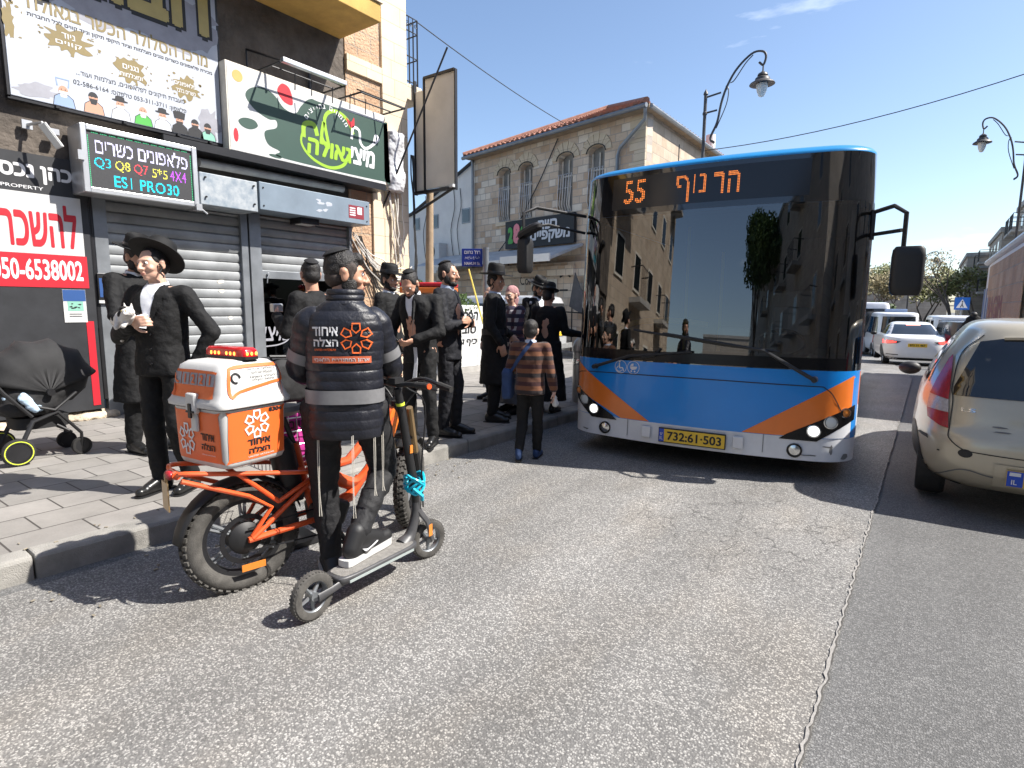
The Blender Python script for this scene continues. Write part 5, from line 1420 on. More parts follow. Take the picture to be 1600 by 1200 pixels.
for (x, z, w, h_) in ((1.12, .33, .05, .008), (1.14, .30, .012, .04), (.98, .25, .06, .006), (-1.1, .24, .05, .008), (1.24, .24, .02, .03)): 
    v, f = grid_poly(blob(x, z, w, h_, 9, .4, int(w * 999)), .2); drape(a, v, f, BF, BUS, .0065)
a.build('scuffs', 'grime', body)
pl = MB(); pl.bx(-.29, .32, -.028, -.008, .232, .372); p_ = pl.build('number_plate', 'black', bus, smooth=False, bevel=.004)
MB().bx(-.235, .312, -.032, -.028, .242, .362).build('yellow_plate', 'plate_yellow', p_, smooth=False); MB().bx(-.283, -.236, -.032, -.028, .242, .362).build('blue_band', 'plate_blue', p_, smooth=False)
a = MB(); put_text(a, '732:61·503', frameM((.04, -.032, .302), (1, 0, 0), (0, 0, 1)), w=.49, h=.082, bold=.03, rtl=False); a.build('lettering', 'black_ink', p_, smooth=False)
a = MB(); put_text(a, 'IL', frameM((-.26, -.032, .275), (1, 0, 0), (0, 0, 1)), h=.03, bold=.01, rtl=False); stroke(a, [(-.262, .30), (-.25, .325), (-.272, .325), (-.262, .30)], .005, frameM((0, -.032, 0), (1, 0, 0), (0, 0, 1)), n=1); a.build('mark', 'white_ink', p_, smooth=False)
for x in (-.42, .42): MB().box((x, -.003, .31), (.09, .02, .11)).build('plate_bracket', 'bus_white', bus, smooth=False, bevel=.008)
def bled(s, at, w, h, nx, ny, bold):
    t_ = MB(); led_dots(t_, s, None, at, w, h, nx, ny, bold, True, .62); a = MB(); drape(a, [(v[0], v[1], 0) for v in t_.v], t_.f, BF, BUS, .003); a.build('lit_letters', 'led_orange', dp, smooth=False)
bled('55', (-.685, 2.60), .22, .22, 13, 14, .02); bled('הר', (.17, 2.60), .22, .19, 20, 14, .02); bled('נוף', (-.14, 2.575), .27, .24, 22, 20, .0)
bdrape([(-.92, 2.74), (.83, 2.745), (.83, 2.44), (-.92, 2.44)], 'display_window', mat('display_grey', (.016, .018, .022), .15, var=0), dp, off=.0015, step=.1)
bdrape([(-1.2, .988), (1.2, .988), (1.2, 1.085), (-1.2, 1.085)], 'black_border', 'black_gloss', ws, off=.003, step=.06)
# interior seen through the windscreen
I = MB(); I.bx(-1.24, 1.24, 3.2, 3.25, .35, 2.75); I.bx(-1.24, 1.24, .5, 3.2, .30, .35); I.bx(-1.27, -1.24, .9, 3.2, .35, 2.4); I.bx(1.24, 1.27, .9, 3.2, .35, 2.4); I.bx(-1.2, 1.2, .6, 3.2, 2.40, 2.44); I.bx(-1.2, 1.2, .36, .5, .35, .98)
I.build('interior', 'interior', bus, smooth=False)
I = MB(); I.rings([((0, .52, .96), 1.16, .22), ((0, .54, 1.04), 1.12, .18), ((0, .56, 1.07), 1.0, .12)], 24, power=5); I.build('dashboard', 'black', bus)
I = MB(); I.tube([(.62 + .22 * math.cos(i * PI / 12), .86 + .12 * math.sin(i * PI / 12), 1.16 + .12 * math.sin(i * PI / 12)) for i in range(24)], .016, 6, closed=True); I.tube([(.62, .7, 1.0), (.62, .86, 1.16)], .03, 6); I.build('steering_wheel', 'black', bus)
s_ = MB(); s_.box((.62, 1.55, .95), (.5, .5, .14)); s_.box((.62, 1.85, 1.32), (.48, .12, .75)); s_.build('driver_seat', 'interior_light', bus, smooth=False, bevel=.04)
s_ = MB(); s_.box((.62, 1.78, 1.36), (.40, .06, .3)); s_.box((.20, .80, 1.22), (.30, .2, .16)); s_.build('seat_cover', 'white_plastic', bus, smooth=False, bevel=.03)
s_ = MB(); s_.tube([(-.45, 1.4, .9), (-.45, 1.4, 2.4)], .018, 7); s_.tube([(-.05, 1.3, 2.1), (-.05, 1.3, 1.0)], .018, 7); s_.tube(spline([(-1.15, .9, 1.15), (-.9, .9, 1.32), (-.45, .9, 1.36), (-.1, .95, 1.32)], 4), .03, 7); s_.build('handrail', 'plate_yellow', bus)
s_ = MB(); s_.box((1.16, .85, 1.9), (.04, .5, .9)); s_.build('sun_blind', 'interior_light', bus, smooth=False)
a = MB(); a.box((-1.02, .42, 1.32), (.20, .012, .12)); c_ = a.build('number_card', 'black', bus, smooth=False); a = MB(); put_text(a, '000', frameM((-1.02, .413, 1.32), (1, 0, 0), (0, 0, 1)), w=.16, h=.075, bold=.05, rtl=False); a.build('lettering', 'white_ink', c_, smooth=False)
a = MB(); a.lathe([(0, 0), (.09, .0), (.085, -.03), (0, -.07)], 20, Matrix.Translation((-.32, .25, 2.37))); a.build('mirror_dome', 'lamp_glass', bus)
def onbus(x, z, off): return (x, plan(x) + rake(z) - off, z)
for pv, el, tip in (((-1.0, .90), (-.62, 1.03), (-.02, 1.10)), ((.98, .905), (.58, 1.14), (-.30, 1.26))):
    a = MB(); a.tube([onbus(*pv, .05), onbus(*el, .06), onbus(*tip, .05)], [.018, .014, .010], 7)
    q0, q1 = onbus(el[0] * .6 + tip[0] * .4, el[1] * .6 + tip[1] * .4 - .015, .018), onbus(tip[0] - .30, tip[1] + (.015 if pv[0] < 0 else .02), .015)
    a.tube([onbus(el[0] + .12, el[1] - .01, .02), q0, q1], .012, 6); a.mi = 0
    w_ = a.build('wiper', 'black', bus)
    a = MB(); a.cyl(onbus(*pv, .0), onbus(*pv, .075), .028, .022, 14); a.build('pivot_cap', 'dark_metal', w_)
for s in (-1, 1):
    a = MB()
    if s < 0: a.tube([(-1.29, .42, 2.44), (-1.60, -.10, 2.48), (-1.68, -.22, 2.42), (-1.68, -.22, 2.16)], .016, 7); a.tube([(-1.30, .42, 2.27), (-1.52, .0, 2.32), (-1.64, -.18, 2.28)], .014, 7)
    else: a.tube([(1.28, .5, 2.30), (1.44, .30, 2.32), (1.52, .22, 2.25), (1.52, .22, 1.99)], .018, 7); a.tube([(1.28, .5, 2.12), (1.50, .24, 2.12)], .016, 7); a.box((1.30, .48, 2.2), (.04, .06, .24))
    br = a.build('mirror_bracket', 'black', bus)
    a = MB(); c = (-1.67, -.20, 2.0) if s < 0 else (1.56, .24, 1.80); h_ = .34 if s < 0 else .38; w_ = .13 if s < 0 else .225
    a.rings([((c[0], c[1], c[2] + (t - .5) * h_), w_ / 2 * k, .075 * k) for t, k in ((0, .75), (.06, .93), (.2, 1), (.8, 1), (.94, .95), (1, .8))], 28, power=5); a.build('mirror_housing', 'black', bus, ang=50)
    a = MB()
    if s < 0: a.rings([((0, 0, -.03), .13, .06), ((0, 0, .0), .14, .075), ((0, 0, .03), .12, .06), ((0, 0, .045), .06, .03)], 24, M_=TR((-1.60, -.24, 2.24), 0, 0, R(-24)), power=3); a.build('round_mirror', 'black', bus)
for x in (-1.06, 1.06):
    for y in (2.6, 8.2): wheel(bus, (x, y, .48), .48, .28)
a = MB(); a.bx(-1.2, 1.2, .5, 10.4, .16, .30); a.build('underbody', 'black', bus, smooth=False)
a = MB(); a.cyl((-.5, 1.0, 2.86), (-.5, 1.0, 3.2), .006, n=5); a.ell((0.35, .55, 2.88), (.05, .06, .03)); a.build('aerial', 'dark_metal', bus)

# ---------------------------------------------------------------- cars: horizontal outlines stacked by height
def car_shell(rs, n=56, power=4.2, cr=.42):
    """rs rows: z, half width, y rear, y front"""
    R_ = []
    for (z, w, a, b) in rs: R_.append(((0, (a + b) / 2, z), w, (b - a) / 2))
    mb = MB(); vs = []; fs = []
    for (c, w, l) in R_:
        for j in range(n):
            t = 2 * PI * (j + .5) / n; ca, sa = math.cos(t), math.sin(t)
            # rounder plan towards the corners, same corner radius at every height
            rad = min(cr, w * .6, l * .6)
            x = math.copysign(max(0, abs(ca) ** (2 / 5.0)) * w, ca); y = math.copysign(abs(sa) ** (2 / 5.0) * l, sa)
            # corner rounding
            if abs(x) > w - rad and abs(y) > l - rad:
                dx, dy = abs(x) - (w - rad), abs(y) - (l - rad); q = math.hypot(dx, dy)
                if q > rad: x = math.copysign(w - rad + dx * rad / q, x); y = math.copysign(l - rad + dy * rad / q, y)
            vs.append((x, c[1] + y, c[2]))
    k = len(R_)
    for i in range(k - 1):
        for j in range(n): fs.append((i * n + j, i * n + (j + 1) % n, (i + 1) * n + (j + 1) % n, (i + 1) * n + j))
    fs.append(tuple(range(n - 1, -1, -1))); fs.append(tuple((k - 1) * n + j for j in range(n)))
    return mb.add(vs, fs)
def dense(rs, n=4):
    P = [Vector(r) for r in rs]; o = spline([tuple(p) for p in [p.to_4d() if len(p) < 4 else p for p in P]], n) if False else []
    for i in range(len(rs) - 1):
        p0 = rs[max(0, i - 1)]; p1 = rs[i]; p2 = rs[i + 1]; p3 = rs[min(len(rs) - 1, i + 2)]
        for j in range(n):
            t = j / n
            o.append(tuple(.5 * (2 * b_ + (c - a) * t + (2 * a - 5 * b_ + 4 * c - d) * t * t + (3 * b_ - a - 3 * c + d) * t ** 3) for a, b_, c, d in zip(p0, p1, p2, p3)))
    o.append(rs[-1]); return o
RF = frameM((0, -2, 0), (1, 0, 0), (0, 0, 1))
def side_frame(s): return frameM((s * 3, 0, 0), (0, s, 0), (0, 0, 1))
def dpart(t, name, m_, poly, bvh, M_=RF, off=.004, step=.08, smooth=True):
    mb = MB(); drape_poly(mb, poly, M_, bvh, step, off, far=8); return mb.build(name, m_, t, ang=50)
def car_common(t, L, W, bvh, wb, wr, belt, roofz, yr, yf, paint, glass='car_glass', panes=2):
    for s in (-1, 1):
        for y in wb:
            mb = MB(); drape_poly(mb, [(s * (y) + (wr + .05) * math.cos(a * PI / 12), max(.2, wr + (wr + .05) * math.sin(a * PI / 12))) for a in range(24)], side_frame(s), bvh, .1, .004, far=8); mb.build('wheel_arch', 'black', t, ang=60)
            wheel(t, (s * (W - .155), y, wr), wr, .20, rim='alu')
        k = panes; 
        for i in range(k):
            a, b_ = yr + (yf - yr) * i / k + .04, yr + (yf - yr) * (i + 1) / k - .03
            poly = [(s * a, belt), (s * b_, belt), (s * (b_ - (.35 if i == k - 1 else 0)), roofz), (s * (a + (.15 if i == 0 else 0)), roofz)]
            dpart(t, 'side_window', glass, poly, bvh, side_frame(s), .004, .12)
        mb = MB(); mb.ell((s * (W + .10), yf - .35, belt - .03), (.10, .06, .07)); mb.build('wing_mirror', 'black', t)

hb = thing('hatchback', 'beige five door hatchback seen from behind with scuffed rear bumper', 'car', (.785, 5.2, 0), R(-.5)); hb.scale = (1, 1, .965)
rows_h = dense([(.20, .72, .16, 3.55), (.26, .79, .07, 3.62), (.36, .835, .015, 3.66), (.50, .85, .0, 3.66), (.60, .852, .015, 3.6), (.68, .845, .06, 3.55), (.78, .835, .085, 3.35), (.90, .80, .12, 3.05), (.98, .77, .15, 2.75), (1.10, .725, .19, 2.5), (1.25, .65, .255, 2.22), (1.36, .585, .33, 2.0), (1.43, .53, .40, 1.85), (1.465, .46, .50, 1.72), (1.485, .30, .75, 1.5)], 4)
sh = car_shell(rows_h, cr=.27); HB = bvh_of(sh)
bd = sh.build('body', 'beige_paint', hb, ang=60)
rw = dpart(hb, 'rear_window', 'car_glass', [(-.60, .90), (.60, .90), (.60, .96), (.47, 1.31), (.35, 1.335), (-.35, 1.335), (-.47, 1.31), (-.60, .96)], HB, off=.006, step=.06)
for s in (-1, 1):
    tl = dpart(hb, 'tail_light', 'tail_red', [(s * .615, 1.20), (s * .64, 1.16), (s * .70, 1.0), (s * .735, .88), (s * .62, .86)], HB, off=.012, step=.04)
    dpart(tl, 'clear_lens', 'tail_clear', [(s * .62, .858), (s * .735, .878), (s * .745, .775), (s * .615, .765)], HB, off=.012, step=.04)
    dpart(tl, 'red_lens', 'tail_red', [(s * .615, .763), (s * .745, .773), (s * .735, .70), (s * .66, .655), (s * .607, .645)], HB, off=.012, step=.04)
    mb = MB(); st = MB(); stroke(st, [(s * .605, .64), (s * .60, .86), (s * .61, .97), (s * .57, 1.22), (s * .45, 1.36)], .006, Matrix.Identity(4)); stroke(st, [(s * .607, .64), (s * .60, .58), (s * .52, .515), (s * .40, .50), (0, .49)], .007, Matrix.Identity(4)); drape(mb, [(v[0], v[1], 0) for v in st.v], st.f, RF, HB, .005); mb.build('tailgate_gap', 'black_ink', bd)
    mb = MB(); st = MB(); stroke(st, [(s * .68, .235), (s * .56, .335), (s * .48, .36), (s * .36, .335), (s * .25, .325)], .01, Matrix.Identity(4)); drape(mb, [(v[0], v[1], 0) for v in st.v], st.f, RF, HB, .005); mb.build('bumper_crease', 'grime', bd)
    dpart(bd, 'reflector_hole', 'black', blob(s * .50, .485, .042, .032, 16, 0), HB)
    dpart(bd, 'lower_shadow_gap', 'black', [(s * .70, .215), (s * .5, .205), (s * .5, .22), (s * .68, .235)], HB)
dpart(bd, 'scuff', 'black', blob(-.755, .555, .035, .018, 8, .5, 3), HB); dpart(bd, 'scuff', 'grime', blob(-.33, .70, .06, .006, 8, .5, 4), HB); dpart(bd, 'scuff', 'black', blob(-.655, .47, .008, .006, 8, .3, 5), HB); dpart(bd, 'scuff', 'grime', blob(-.32, .665, .05, .005, 8, .5, 6), HB)
a = MB(); drape_text(a, 'LS', RF, HB, (-.505, .80), w=.085, h=.028, bold=.03, off=.007, rtl=False); a.build('badge', 'chrome', bd)
dpart(hb, 'plate_recess', 'beige_paint', [(-.33, .27), (.33, .27), (.33, .44), (-.33, .44)], HB, off=.012)
p_ = MB().bx(-.265, .265, -.028, -.018, .295, .41).build('number_plate', 'plate_yellow', hb, smooth=False)
MB().bx(-.263, -.175, -.031, -.028, .297, .408).build('blue_band', 'plate_blue', p_, smooth=False)
a = MB(); put_text(a, 'IL', frameM((-.222, -.031, .33), (1, 0, 0), (0, 0, 1)), w=.03, h=.035, bold=.02, rtl=False); a.bx(-.25, -.19, -.033, -.031, .375, .40); a.build('mark', 'white_ink', p_, smooth=False)
a = MB(); a.tube([(-.34, .31, 1.345), (0, .285, 1.36), (.34, .31, 1.345)], .018, 6); a.build('spoiler', 'beige_paint', hb)
a = MB(); a.cyl((.0, .15, .93), (-.28, .17, 1.0), .008, n=5); a.build('rear_wiper', 'black', hb)
s_ = MB(); s_.rings([((-.34, .3, 1.05), .12, .03), ((-.34, .3, 1.2), .11, .03)], 12); 
car_common(hb, 3.6, .84, HB, (.62, 2.95), .285, .95, 1.30, .55, 2.55, 'beige_paint')

def sedan(name, label, loc, rz, paint, cat='car'):
    t = thing(name, label, cat, loc, rz)
    rs = dense([(.22, .78, .12, 4.4), (.30, .86, .04, 4.52), (.45, .90, .0, 4.58), (.62, .915, .0, 4.58), (.78, .91, .03, 4.5), (.90, .89, .07, 4.3), (.97, .86, .14, 3.9), (1.01, .80, .42, 3.45), (1.05, .76, .62, 3.2), (1.20, .69, .92, 2.95), (1.34, .61, 1.25, 2.6), (1.42, .52, 1.5, 2.35), (1.445, .40, 1.7, 2.2)], 3)
    s_ = car_shell(rs); bv = bvh_of(s_); bd = s_.build('body', paint, t, ang=60)
    dpart(t, 'rear_window', 'car_glass', [(-.66, 1.045), (.66, 1.045), (.52, 1.36), (-.52, 1.36)], bv, off=.006)
    for s in (-1, 1):
        dpart(t, 'tail_light', 'tail_lit', [(s * .88, .86), (s * .88, .74), (s * .58, .78), (s * .56, .82)], bv, off=.012, step=.1)
        dpart(t, 'tail_light_rim', 'black', [(s * .885, .875), (s * .885, .725), (s * .54, .77), (s * .44, .825)], bv, off=.008, step=.1)
    dpart(t, 'brake_light', 'brake_lit', [(-.2, 1.33), (.2, 1.33), (.2, 1.355), (-.2, 1.355)], bv, off=.012)
    dpart(bd, 'bumper_trim', 'black', [(-.78, .22), (.78, .22), (.80, .30), (-.80, .30)], bv, off=.008)
    for s in (-1, 1): dpart(bd, 'bumper_vent', 'dark_metal', [(s * .5, .38), (s * .8, .385), (s * .8, .41), (s * .5, .405)], bv, off=.008)
    p_ = MB().bx(-.26, .26, -.018, -.005, .66, .77).build('number_plate', 'plate_yellow', t, smooth=False)
    a = MB(); put_text(a, '875 31 467', frameM((0, -.018, .715), (1, 0, 0), (0, 0, 1)), w=.42, h=.065, bold=.03, rtl=False); a.build('lettering', 'black_ink', p_, smooth=False)
    car_common(t, 4.6, .90, bv, (.95, 3.65), .32, 1.03, 1.33, .95, 3.0, paint)
    return t
def van(name, label, loc, rz, paint, H=1.95, W=.95, L=4.9, sign=False, group=None, glassw=.72):
    t = thing(name, label, 'van', loc, rz, group)
    rs = dense([(.28, W * .9, .1, L - .1), (.38, W * .98, .02, L), (.6, W, .0, L), (1.0, W, .02, L - .1), (1.15, W * .985, .04, L - .5), (1.5, W * .94, .08, L - 1.1), (H - .15, W * .90, .13, L - 1.5), (H - .04, W * .84, .2, L - 1.7), (H, W * .7, .4, L - 1.9)], 3)
    s_ = car_shell(rs); bv = bvh_of(s_); s_.build('body', paint, t, ang=60)
    dpart(t, 'rear_window', 'car_glass', [(-W * glassw, 1.12), (W * glassw, 1.12), (W * glassw * .93, H - .2), (-W * glassw * .93, H - .2)], bv, off=.006, step=.12)
    for s in (-1, 1): dpart(t, 'tail_light', 'tail_red', [(s * W * .97, .7), (s * W * .83, .7), (s * W * .83, 1.05), (s * W * .95, 1.1)], bv, off=.008, step=.12)
    p_ = MB().bx(-.26, .26, -.02, .0, .72, .83).build('number_plate', 'plate_yellow', t, smooth=False)
    MB().bx(-W * .9, W * .9, -.03, .02, .36, .5).build('bumper', 'grime', t, smooth=False, bevel=.01)
    if sign: MB().bx(-.45, .45, 1.2, 1.5, H + .0, H + .16).build('roof_sign', 'paleblue_ink', t, smooth=False, bevel=.02)
    car_common(t, L, W, bv, (.9, L - .95), .33, 1.15, H - .22, .25, L - 1.15, paint, panes=3)
    return t
sedan('sedan', 'white sedan with red tail lights braking in the queue beside the bus', (-.28, 22.9, zr(24)), R(9), 'car_white')
van('minibus', 'white minibus with a pale sign on its roof ahead of the white sedan', (-1.2, 33.0, zr(34)), R(10), 'car_white', H=2.2, W=.98, sign=True)
van('delivery_van', 'plain white van with wide rear window at the right of the minibus', (.92, 31.0, zr(32)), R(6), 'car_white', H=2.0, W=.92)
van('minivan', 'silver minivan parked in the lane before the stone house', (-8.05, 13.35, 0), R(97), 'silver_paint', H=1.78, W=.88, L=4.5, glassw=.6)
van('parked_car', 'dark hatchback beyond the beige car on the right', (1.32, 23.5, zr(24.5)), R(6), 'dark_paint', H=1.5, W=.88, L=4.1)

def coach(name, label, loc, rz, L, W, H, lower, upper, frontmark=None, glassband=True):
    t = thing(name, label, 'bus', loc, rz)
    mb = MB(); mb.rings([((0, L / 2, z), w, l) for z, w, l in ((.3, W * .96, L / 2 - .05), (.4, W, L / 2), (H - .2, W * .98, L / 2 - .03), (H - .05, W * .93, L / 2 - .1), (H, W * .8, L / 2 - .3))], 48, power=14)
    mb.build('body', upper, t, ang=40)
    for s in (-1, 1):
        MB().bx(min(s * W * 1.0, s * W * 1.006), max(s * W, s * W * 1.006), .1, L - .1, .42, 1.0).build('lower_panel', lower, t, smooth=False)
        for y in (2.4, L - 2.6): wheel(t, (s * (W - .16), y, .48), .48, .28)
        if glassband:
            k = max(2, int(L / 1.6))
            for i in range(k): MB().bx(min(s * W * .995, s * W * 1.004), max(s * W * .995, s * W * 1.004), .5 + i * (L - .8) / k, .5 + (i + .93) * (L - .8) / k, 1.15, H - .65).build('side_window', 'car_glass', t, smooth=False)
    for y0 in (-.004, L - .004):
        MB().bx(-W * .85, W * .85, y0 - .004, y0 + .01, 1.1, H - .35).build('end_window', 'car_glass', t, smooth=False)
    return t
coach('bus', 'blue and white city bus waiting far behind the first bus', (-3.0, 37.5, zr(40)), R(8), 11, 1.25, 3.0, 'bus_white', 'bus_white')
coach('bus', 'green and white bus further down the queue of traffic', (-4.4, 52, zr(54)), R(10), 11, 1.25, 3.0, 'green_sign', 'bus_white')
ad = coach('advert_bus', 'midibus with brown stonework advert on its side parked by the right pavement', (2.02, 10.2, 0), R(.6), 6.9, 1.05, 2.62, 'red_ink', 'plaster_white', glassband=False)
mb = MB(); mb.bx(-1.062, -1.054, .15, 5.4, 1.0, 2.38); mb.build('advert', M['stone_rough'], ad, smooth=False)
mb = MB(); mb.bx(-1.066, -1.062, 5.0, 5.35, 1.0, 1.75); mb.bx(-1.060, -1.053, 5.45, 6.3, 1.0, 1.95); mb.build('blue_panel', 'blue_notice', ad, smooth=False)
mb = MB(); mb.bx(-1.068, -1.063, 5.6, 5.68, 1.3, 2.3); mb.bx(-1.068, -1.063, 5.1, 5.15, 1.0, 1.8); mb.build('white_figures', 'white_ink', ad, smooth=False)
mb = MB(); put_text(mb, 'BAGIM', frameM((-1.063, 3.6, 1.55), (0, -1, 0), (0, 0, 1)), w=2.4, h=.42, bold=.03, rtl=False); mb.build('lettering', 'maroon_ink', ad, smooth=False)
mb = MB(); mb.tube([(-1.02, 0, 2.55), (-1.02, 6.85, 2.55)], .06, 8); mb.build('roof_edge', 'white_plastic', ad)
# ---------------------------------------------------------------- electric cargo bike
bike = thing('electric_bike', 'orange electric bike with knobbly fat tyres standing at the kerb side', 'bike', (-2.85, 1.53, 0), R(-10))
def fat_wheel(name, y, r=.285, w=.097, hub=.085, parent=bike, tyre='rubber_dusty', knobs=44, spokes=6):
    Q = Matrix.Translation((0, y, r)) @ Matrix.Rotation(PI / 2, 4, 'Y')
    a = MB(); k = r - w * .92; cr = w * .5
    prof = [(k + cr * .9 - cr * math.cos(t) * 1.0 + cr * .0, cr * math.sin(t)) for t in [(-PI * .86 + 2 * PI * .86 * i / 16) for i in range(17)]]
    prof = [(k + cr - cr * math.cos(PI + t), cr * math.sin(PI + t) * -1) for t in [(-PI * .80 + 2 * PI * .80 * i / 16) for i in range(17)]]
    a.lathe(prof, 60, Q, caps=False)
    if knobs:
        for i in range(knobs):
            for s, dz, st in ((-1, .62, 0), (1, .62, .5), (0, .0, .25), (-1, .30, .75), (1, .30, .1)):
                an = 2 * PI * (i + st) / knobs; rr = k + cr + cr * math.sqrt(max(0, 1 - dz * dz)) + .002; p = Vector((rr * math.cos(an), rr * math.sin(an), s * dz * cr))
                B_ = Q @ Matrix.Translation(p) @ Matrix.Rotation(an, 4, 'Z') @ Matrix.Rotation(-s * math.asin(dz), 4, 'Y')
                a.box((0, 0, 0), (.014, .022, .018), B_)
    t = a.build(name, tyre, parent)
    a = MB(); a.lathe([(k + .012, -w * .30), (k - .012, -w * .26), (k - .02, 0), (k - .012, w * .26), (k + .012, w * .30)], 48, Q, caps=False); a.build('rim', 'dark_metal', t)
    a = MB(); a.lathe([(.02, -.075), (hub * .6, -.07), (hub, -.045), (hub, .045), (hub * .6, .07), (.02, .075)], 28, Q); a.build('hub', 'black', t)
    a = MB()
    for i in range(spokes):
        for d in (-.07, .07):
            an = 2 * PI * i / spokes + d; a.tube([Q @ Vector((hub * .9 * math.cos(an), hub * .9 * math.sin(an), .02)), Q @ Vector(((k - .015) * math.cos(an), (k - .015) * math.sin(an), .015))], [.011, .009], 6)
    a.build('spokes', 'grey_metal', t)
    if hub > .06:
        a = MB(); a.lathe([(hub * 1.25, .05), (hub * 1.55, .05), (hub * 1.55, .053), (hub * 1.25, .053), (hub * 1.25, .05)], 30, Q, caps=False)
        for i in range(12): a.box((0, 0, 0), (.02, .008, .003), Q @ Matrix.Rotation(i * PI / 6, 4, 'Z') @ Matrix.Translation((hub * 1.6, 0, .0515)))
        a.build('brake_disc', 'dark_metal', t)
    return t
fat_wheel('rear_wheel', 0)
fat_wheel('front_wheel', 1.25, hub=.045)
a = MB()
for s in (-1, 1):
    a.tube(spline([(s * .05, -.30, .68), (s * .11, -.28, .70), (s * .13, -.1, .67), (s * .13, .30, .60), (s * .06, .46, .57)], 4), .012, 8)      # rack rails
    a.tube([(s * .12, -.30, .67), (s * .12, .0, .53), (s * .10, .12, .44), (s * .085, .02, .30)], .012, 8)
    a.tube([(s * .05, .42, .56), (s * .09, .02, .29)], .014, 8); a.tube([(s * .12, -.05, .66), (s * .10, .16, .46)], .012, 8); a.tube([(s * .10, .16, .46), (s * .06, .40, .56)], .012, 8)
    a.tube([(s * .085, .0, .285), (s * .07, .42, .30)], .017, 8)
a.tube([(-.05, -.30, .68), (.05, -.30, .68)], .02, 8); a.tube([(-.13, .30, .60), (.13, .30, .60)], .012, 8)
a.build('rear_frame', 'orange_frame', bike)
a = MB(); a.tube([(0, .40, .30), (0, .33, .58), (0, .30, .74)], .024, 10); a.tube(spline([(0, .42, .58), (0, .58, .46), (0, .68, .44), (0, .80, .56), (0, .93, .80)], 5), [(.045, .03)] * 21, 10)
a.tube([(0, .42, .30), (0, .62, .36), (0, .70, .46)], .035, 10); a.tube([(0, .40, .56), (0, .62, .58), (0, .92, .86)], .028, 10)
a.build('main_frame', 'orange_frame', bike)
a = MB(); a.prism([(.92, .88), (.99, .86), (.90, .62), (.80, .50), (.78, .60)], -.035, .035, frameM((0, 0, 0), (0, 1, 0), (0, 0, 1))); a.build('head_plate', 'bus_orange', bike, bevel=.01)
a = MB(); a.rings([((0, .28, .42), .05, .05), ((0, .27, .46), .06, .065), ((0, .22, .74), .06, .065), ((0, .21, .78), .045, .05)], 20, power=3); a.build('battery', 'black', bike)
a = MB(); a.prism([(.38, .22), (.55, .22), (.60, .34), (.50, .40), (.36, .38)], -.07, .07, frameM((0, 0, 0), (0, 1, 0), (0, 0, 1))); a.build('motor', 'black', bike, bevel=.02)
a = MB(); Qc = Matrix.Translation((.09, .45, .29)) @ Matrix.Rotation(PI / 2, 4, 'Y'); a.lathe([(.03, 0), (.085, 0), (.085, .008), (.03, .008)], 26, Qc, caps=False); a.tube([(.11, .45, .29), (.12, .52, .15)], .013, 7); a.box((.17, .53, .145), (.10, .07, .02)); a.tube([(-.11, .45, .29), (-.12, .38, .43)], .013, 7); a.box((-.17, .37, .435), (.10, .07, .02)); a.build('crank', 'dark_metal', bike)
a = MB(); a.tube([(.085, .0, .345), (.085, .45, .372)], .005, 5); a.tube([(.085, .0, .225), (.085, .45, .207)], .005, 5); a.build('chain', 'dark_metal', bike)
for s in (-1, 1): MB().tube([(s * .075, .97, .86), (s * .075, 1.12, .52)], .022, 9).build('fork_leg', 'bronze', bike)
a = MB()
for s in (-1, 1): a.tube([(s * .075, 1.11, .54), (s * .075, 1.25, .27)], .027, 9)
a.tube([(-.08, 1.06, .66), (.08, 1.06, .66)], .025, 8); a.tube([(0, .93, .92), (0, 1.0, .72)], .035, 10); a.build('fork_lower', 'black', bike)
def fender(y, a0, a1, nm):
    a = MB(); vs = []; fs = []; N = 16; c = (y, .285)
    for i in range(N + 1):
        t = R(a0 + (a1 - a0) * i / N); 
        for j in range(5):
            x = -.065 + .13 * j / 4; rr = .325 - .02 * (abs(j - 2) / 2) ** 2; vs.append((x, c[0] + rr * math.cos(t), c[1] + rr * math.sin(t)))
    for i in range(N):
        for j in range(4): fs.append((i * 5 + j, i * 5 + j + 1, (i + 1) * 5 + j + 1, (i + 1) * 5 + j))
    a.add(vs, fs); o = a.build(nm, 'black', bike); m_ = o.modifiers.new('t', 'SOLIDIFY'); m_.thickness = .004
fender(0, 20, 172, 'rear_mudguard'); fender(1.25, 35, 120, 'front_mudguard')
a = MB(); a.rings([((0, .19, .90), .02, .02), ((0, .20, .905), .075, .11), ((0, .21, .93), .095, .13), ((0, .21, .955), .085, .12), ((0, .20, .965), .04, .06)], 24); a.ell((0, .36, .93), (.035, .10, .03)); a.build('saddle', 'seat_cover', bike)
MB().cyl((0, .30, .72), (0, .24, .90), .015, n=8).build('seat_post', 'dark_metal', bike)
a = MB(); a.tube(spline([(-.30, .86, 1.02), (-.16, .92, 1.05), (0, .95, 1.0), (.16, .92, 1.05), (.30, .86, 1.02)], 4), .013, 8); a.tube([(0, .92, .94), (0, .95, 1.0)], .02, 8); a.build('handlebar', 'dark_metal', bike)
[MB().tube([(s * .28, .875, 1.022), (s * .37, .82, 1.0)], .02, 9).build('grip', 'rubber', bike) for s in (-1, 1)]
a = MB(); [a.tube(spline([(s * .2, .9, 1.04), (s * .12, 1.08, .98), (0, 1.05, .8), (.06, 1.08, .62)], 4), .005, 5) for s in (-1, 1)]; a.build('brake_cables', 'cable_black', bike)
a = MB(); a.box((.0, -.335, .60), (.012, .012, .17), TR((0, 0, 0))); a.box((0, -.34, .58), (.10, .006, .14)); a.build('rear_plate', 'bronze', bike, smooth=False)
a = MB(); a.ell((0, -.32, .68), (.04, .02, .025)); a.build('rear_light', 'tail_red', bike)
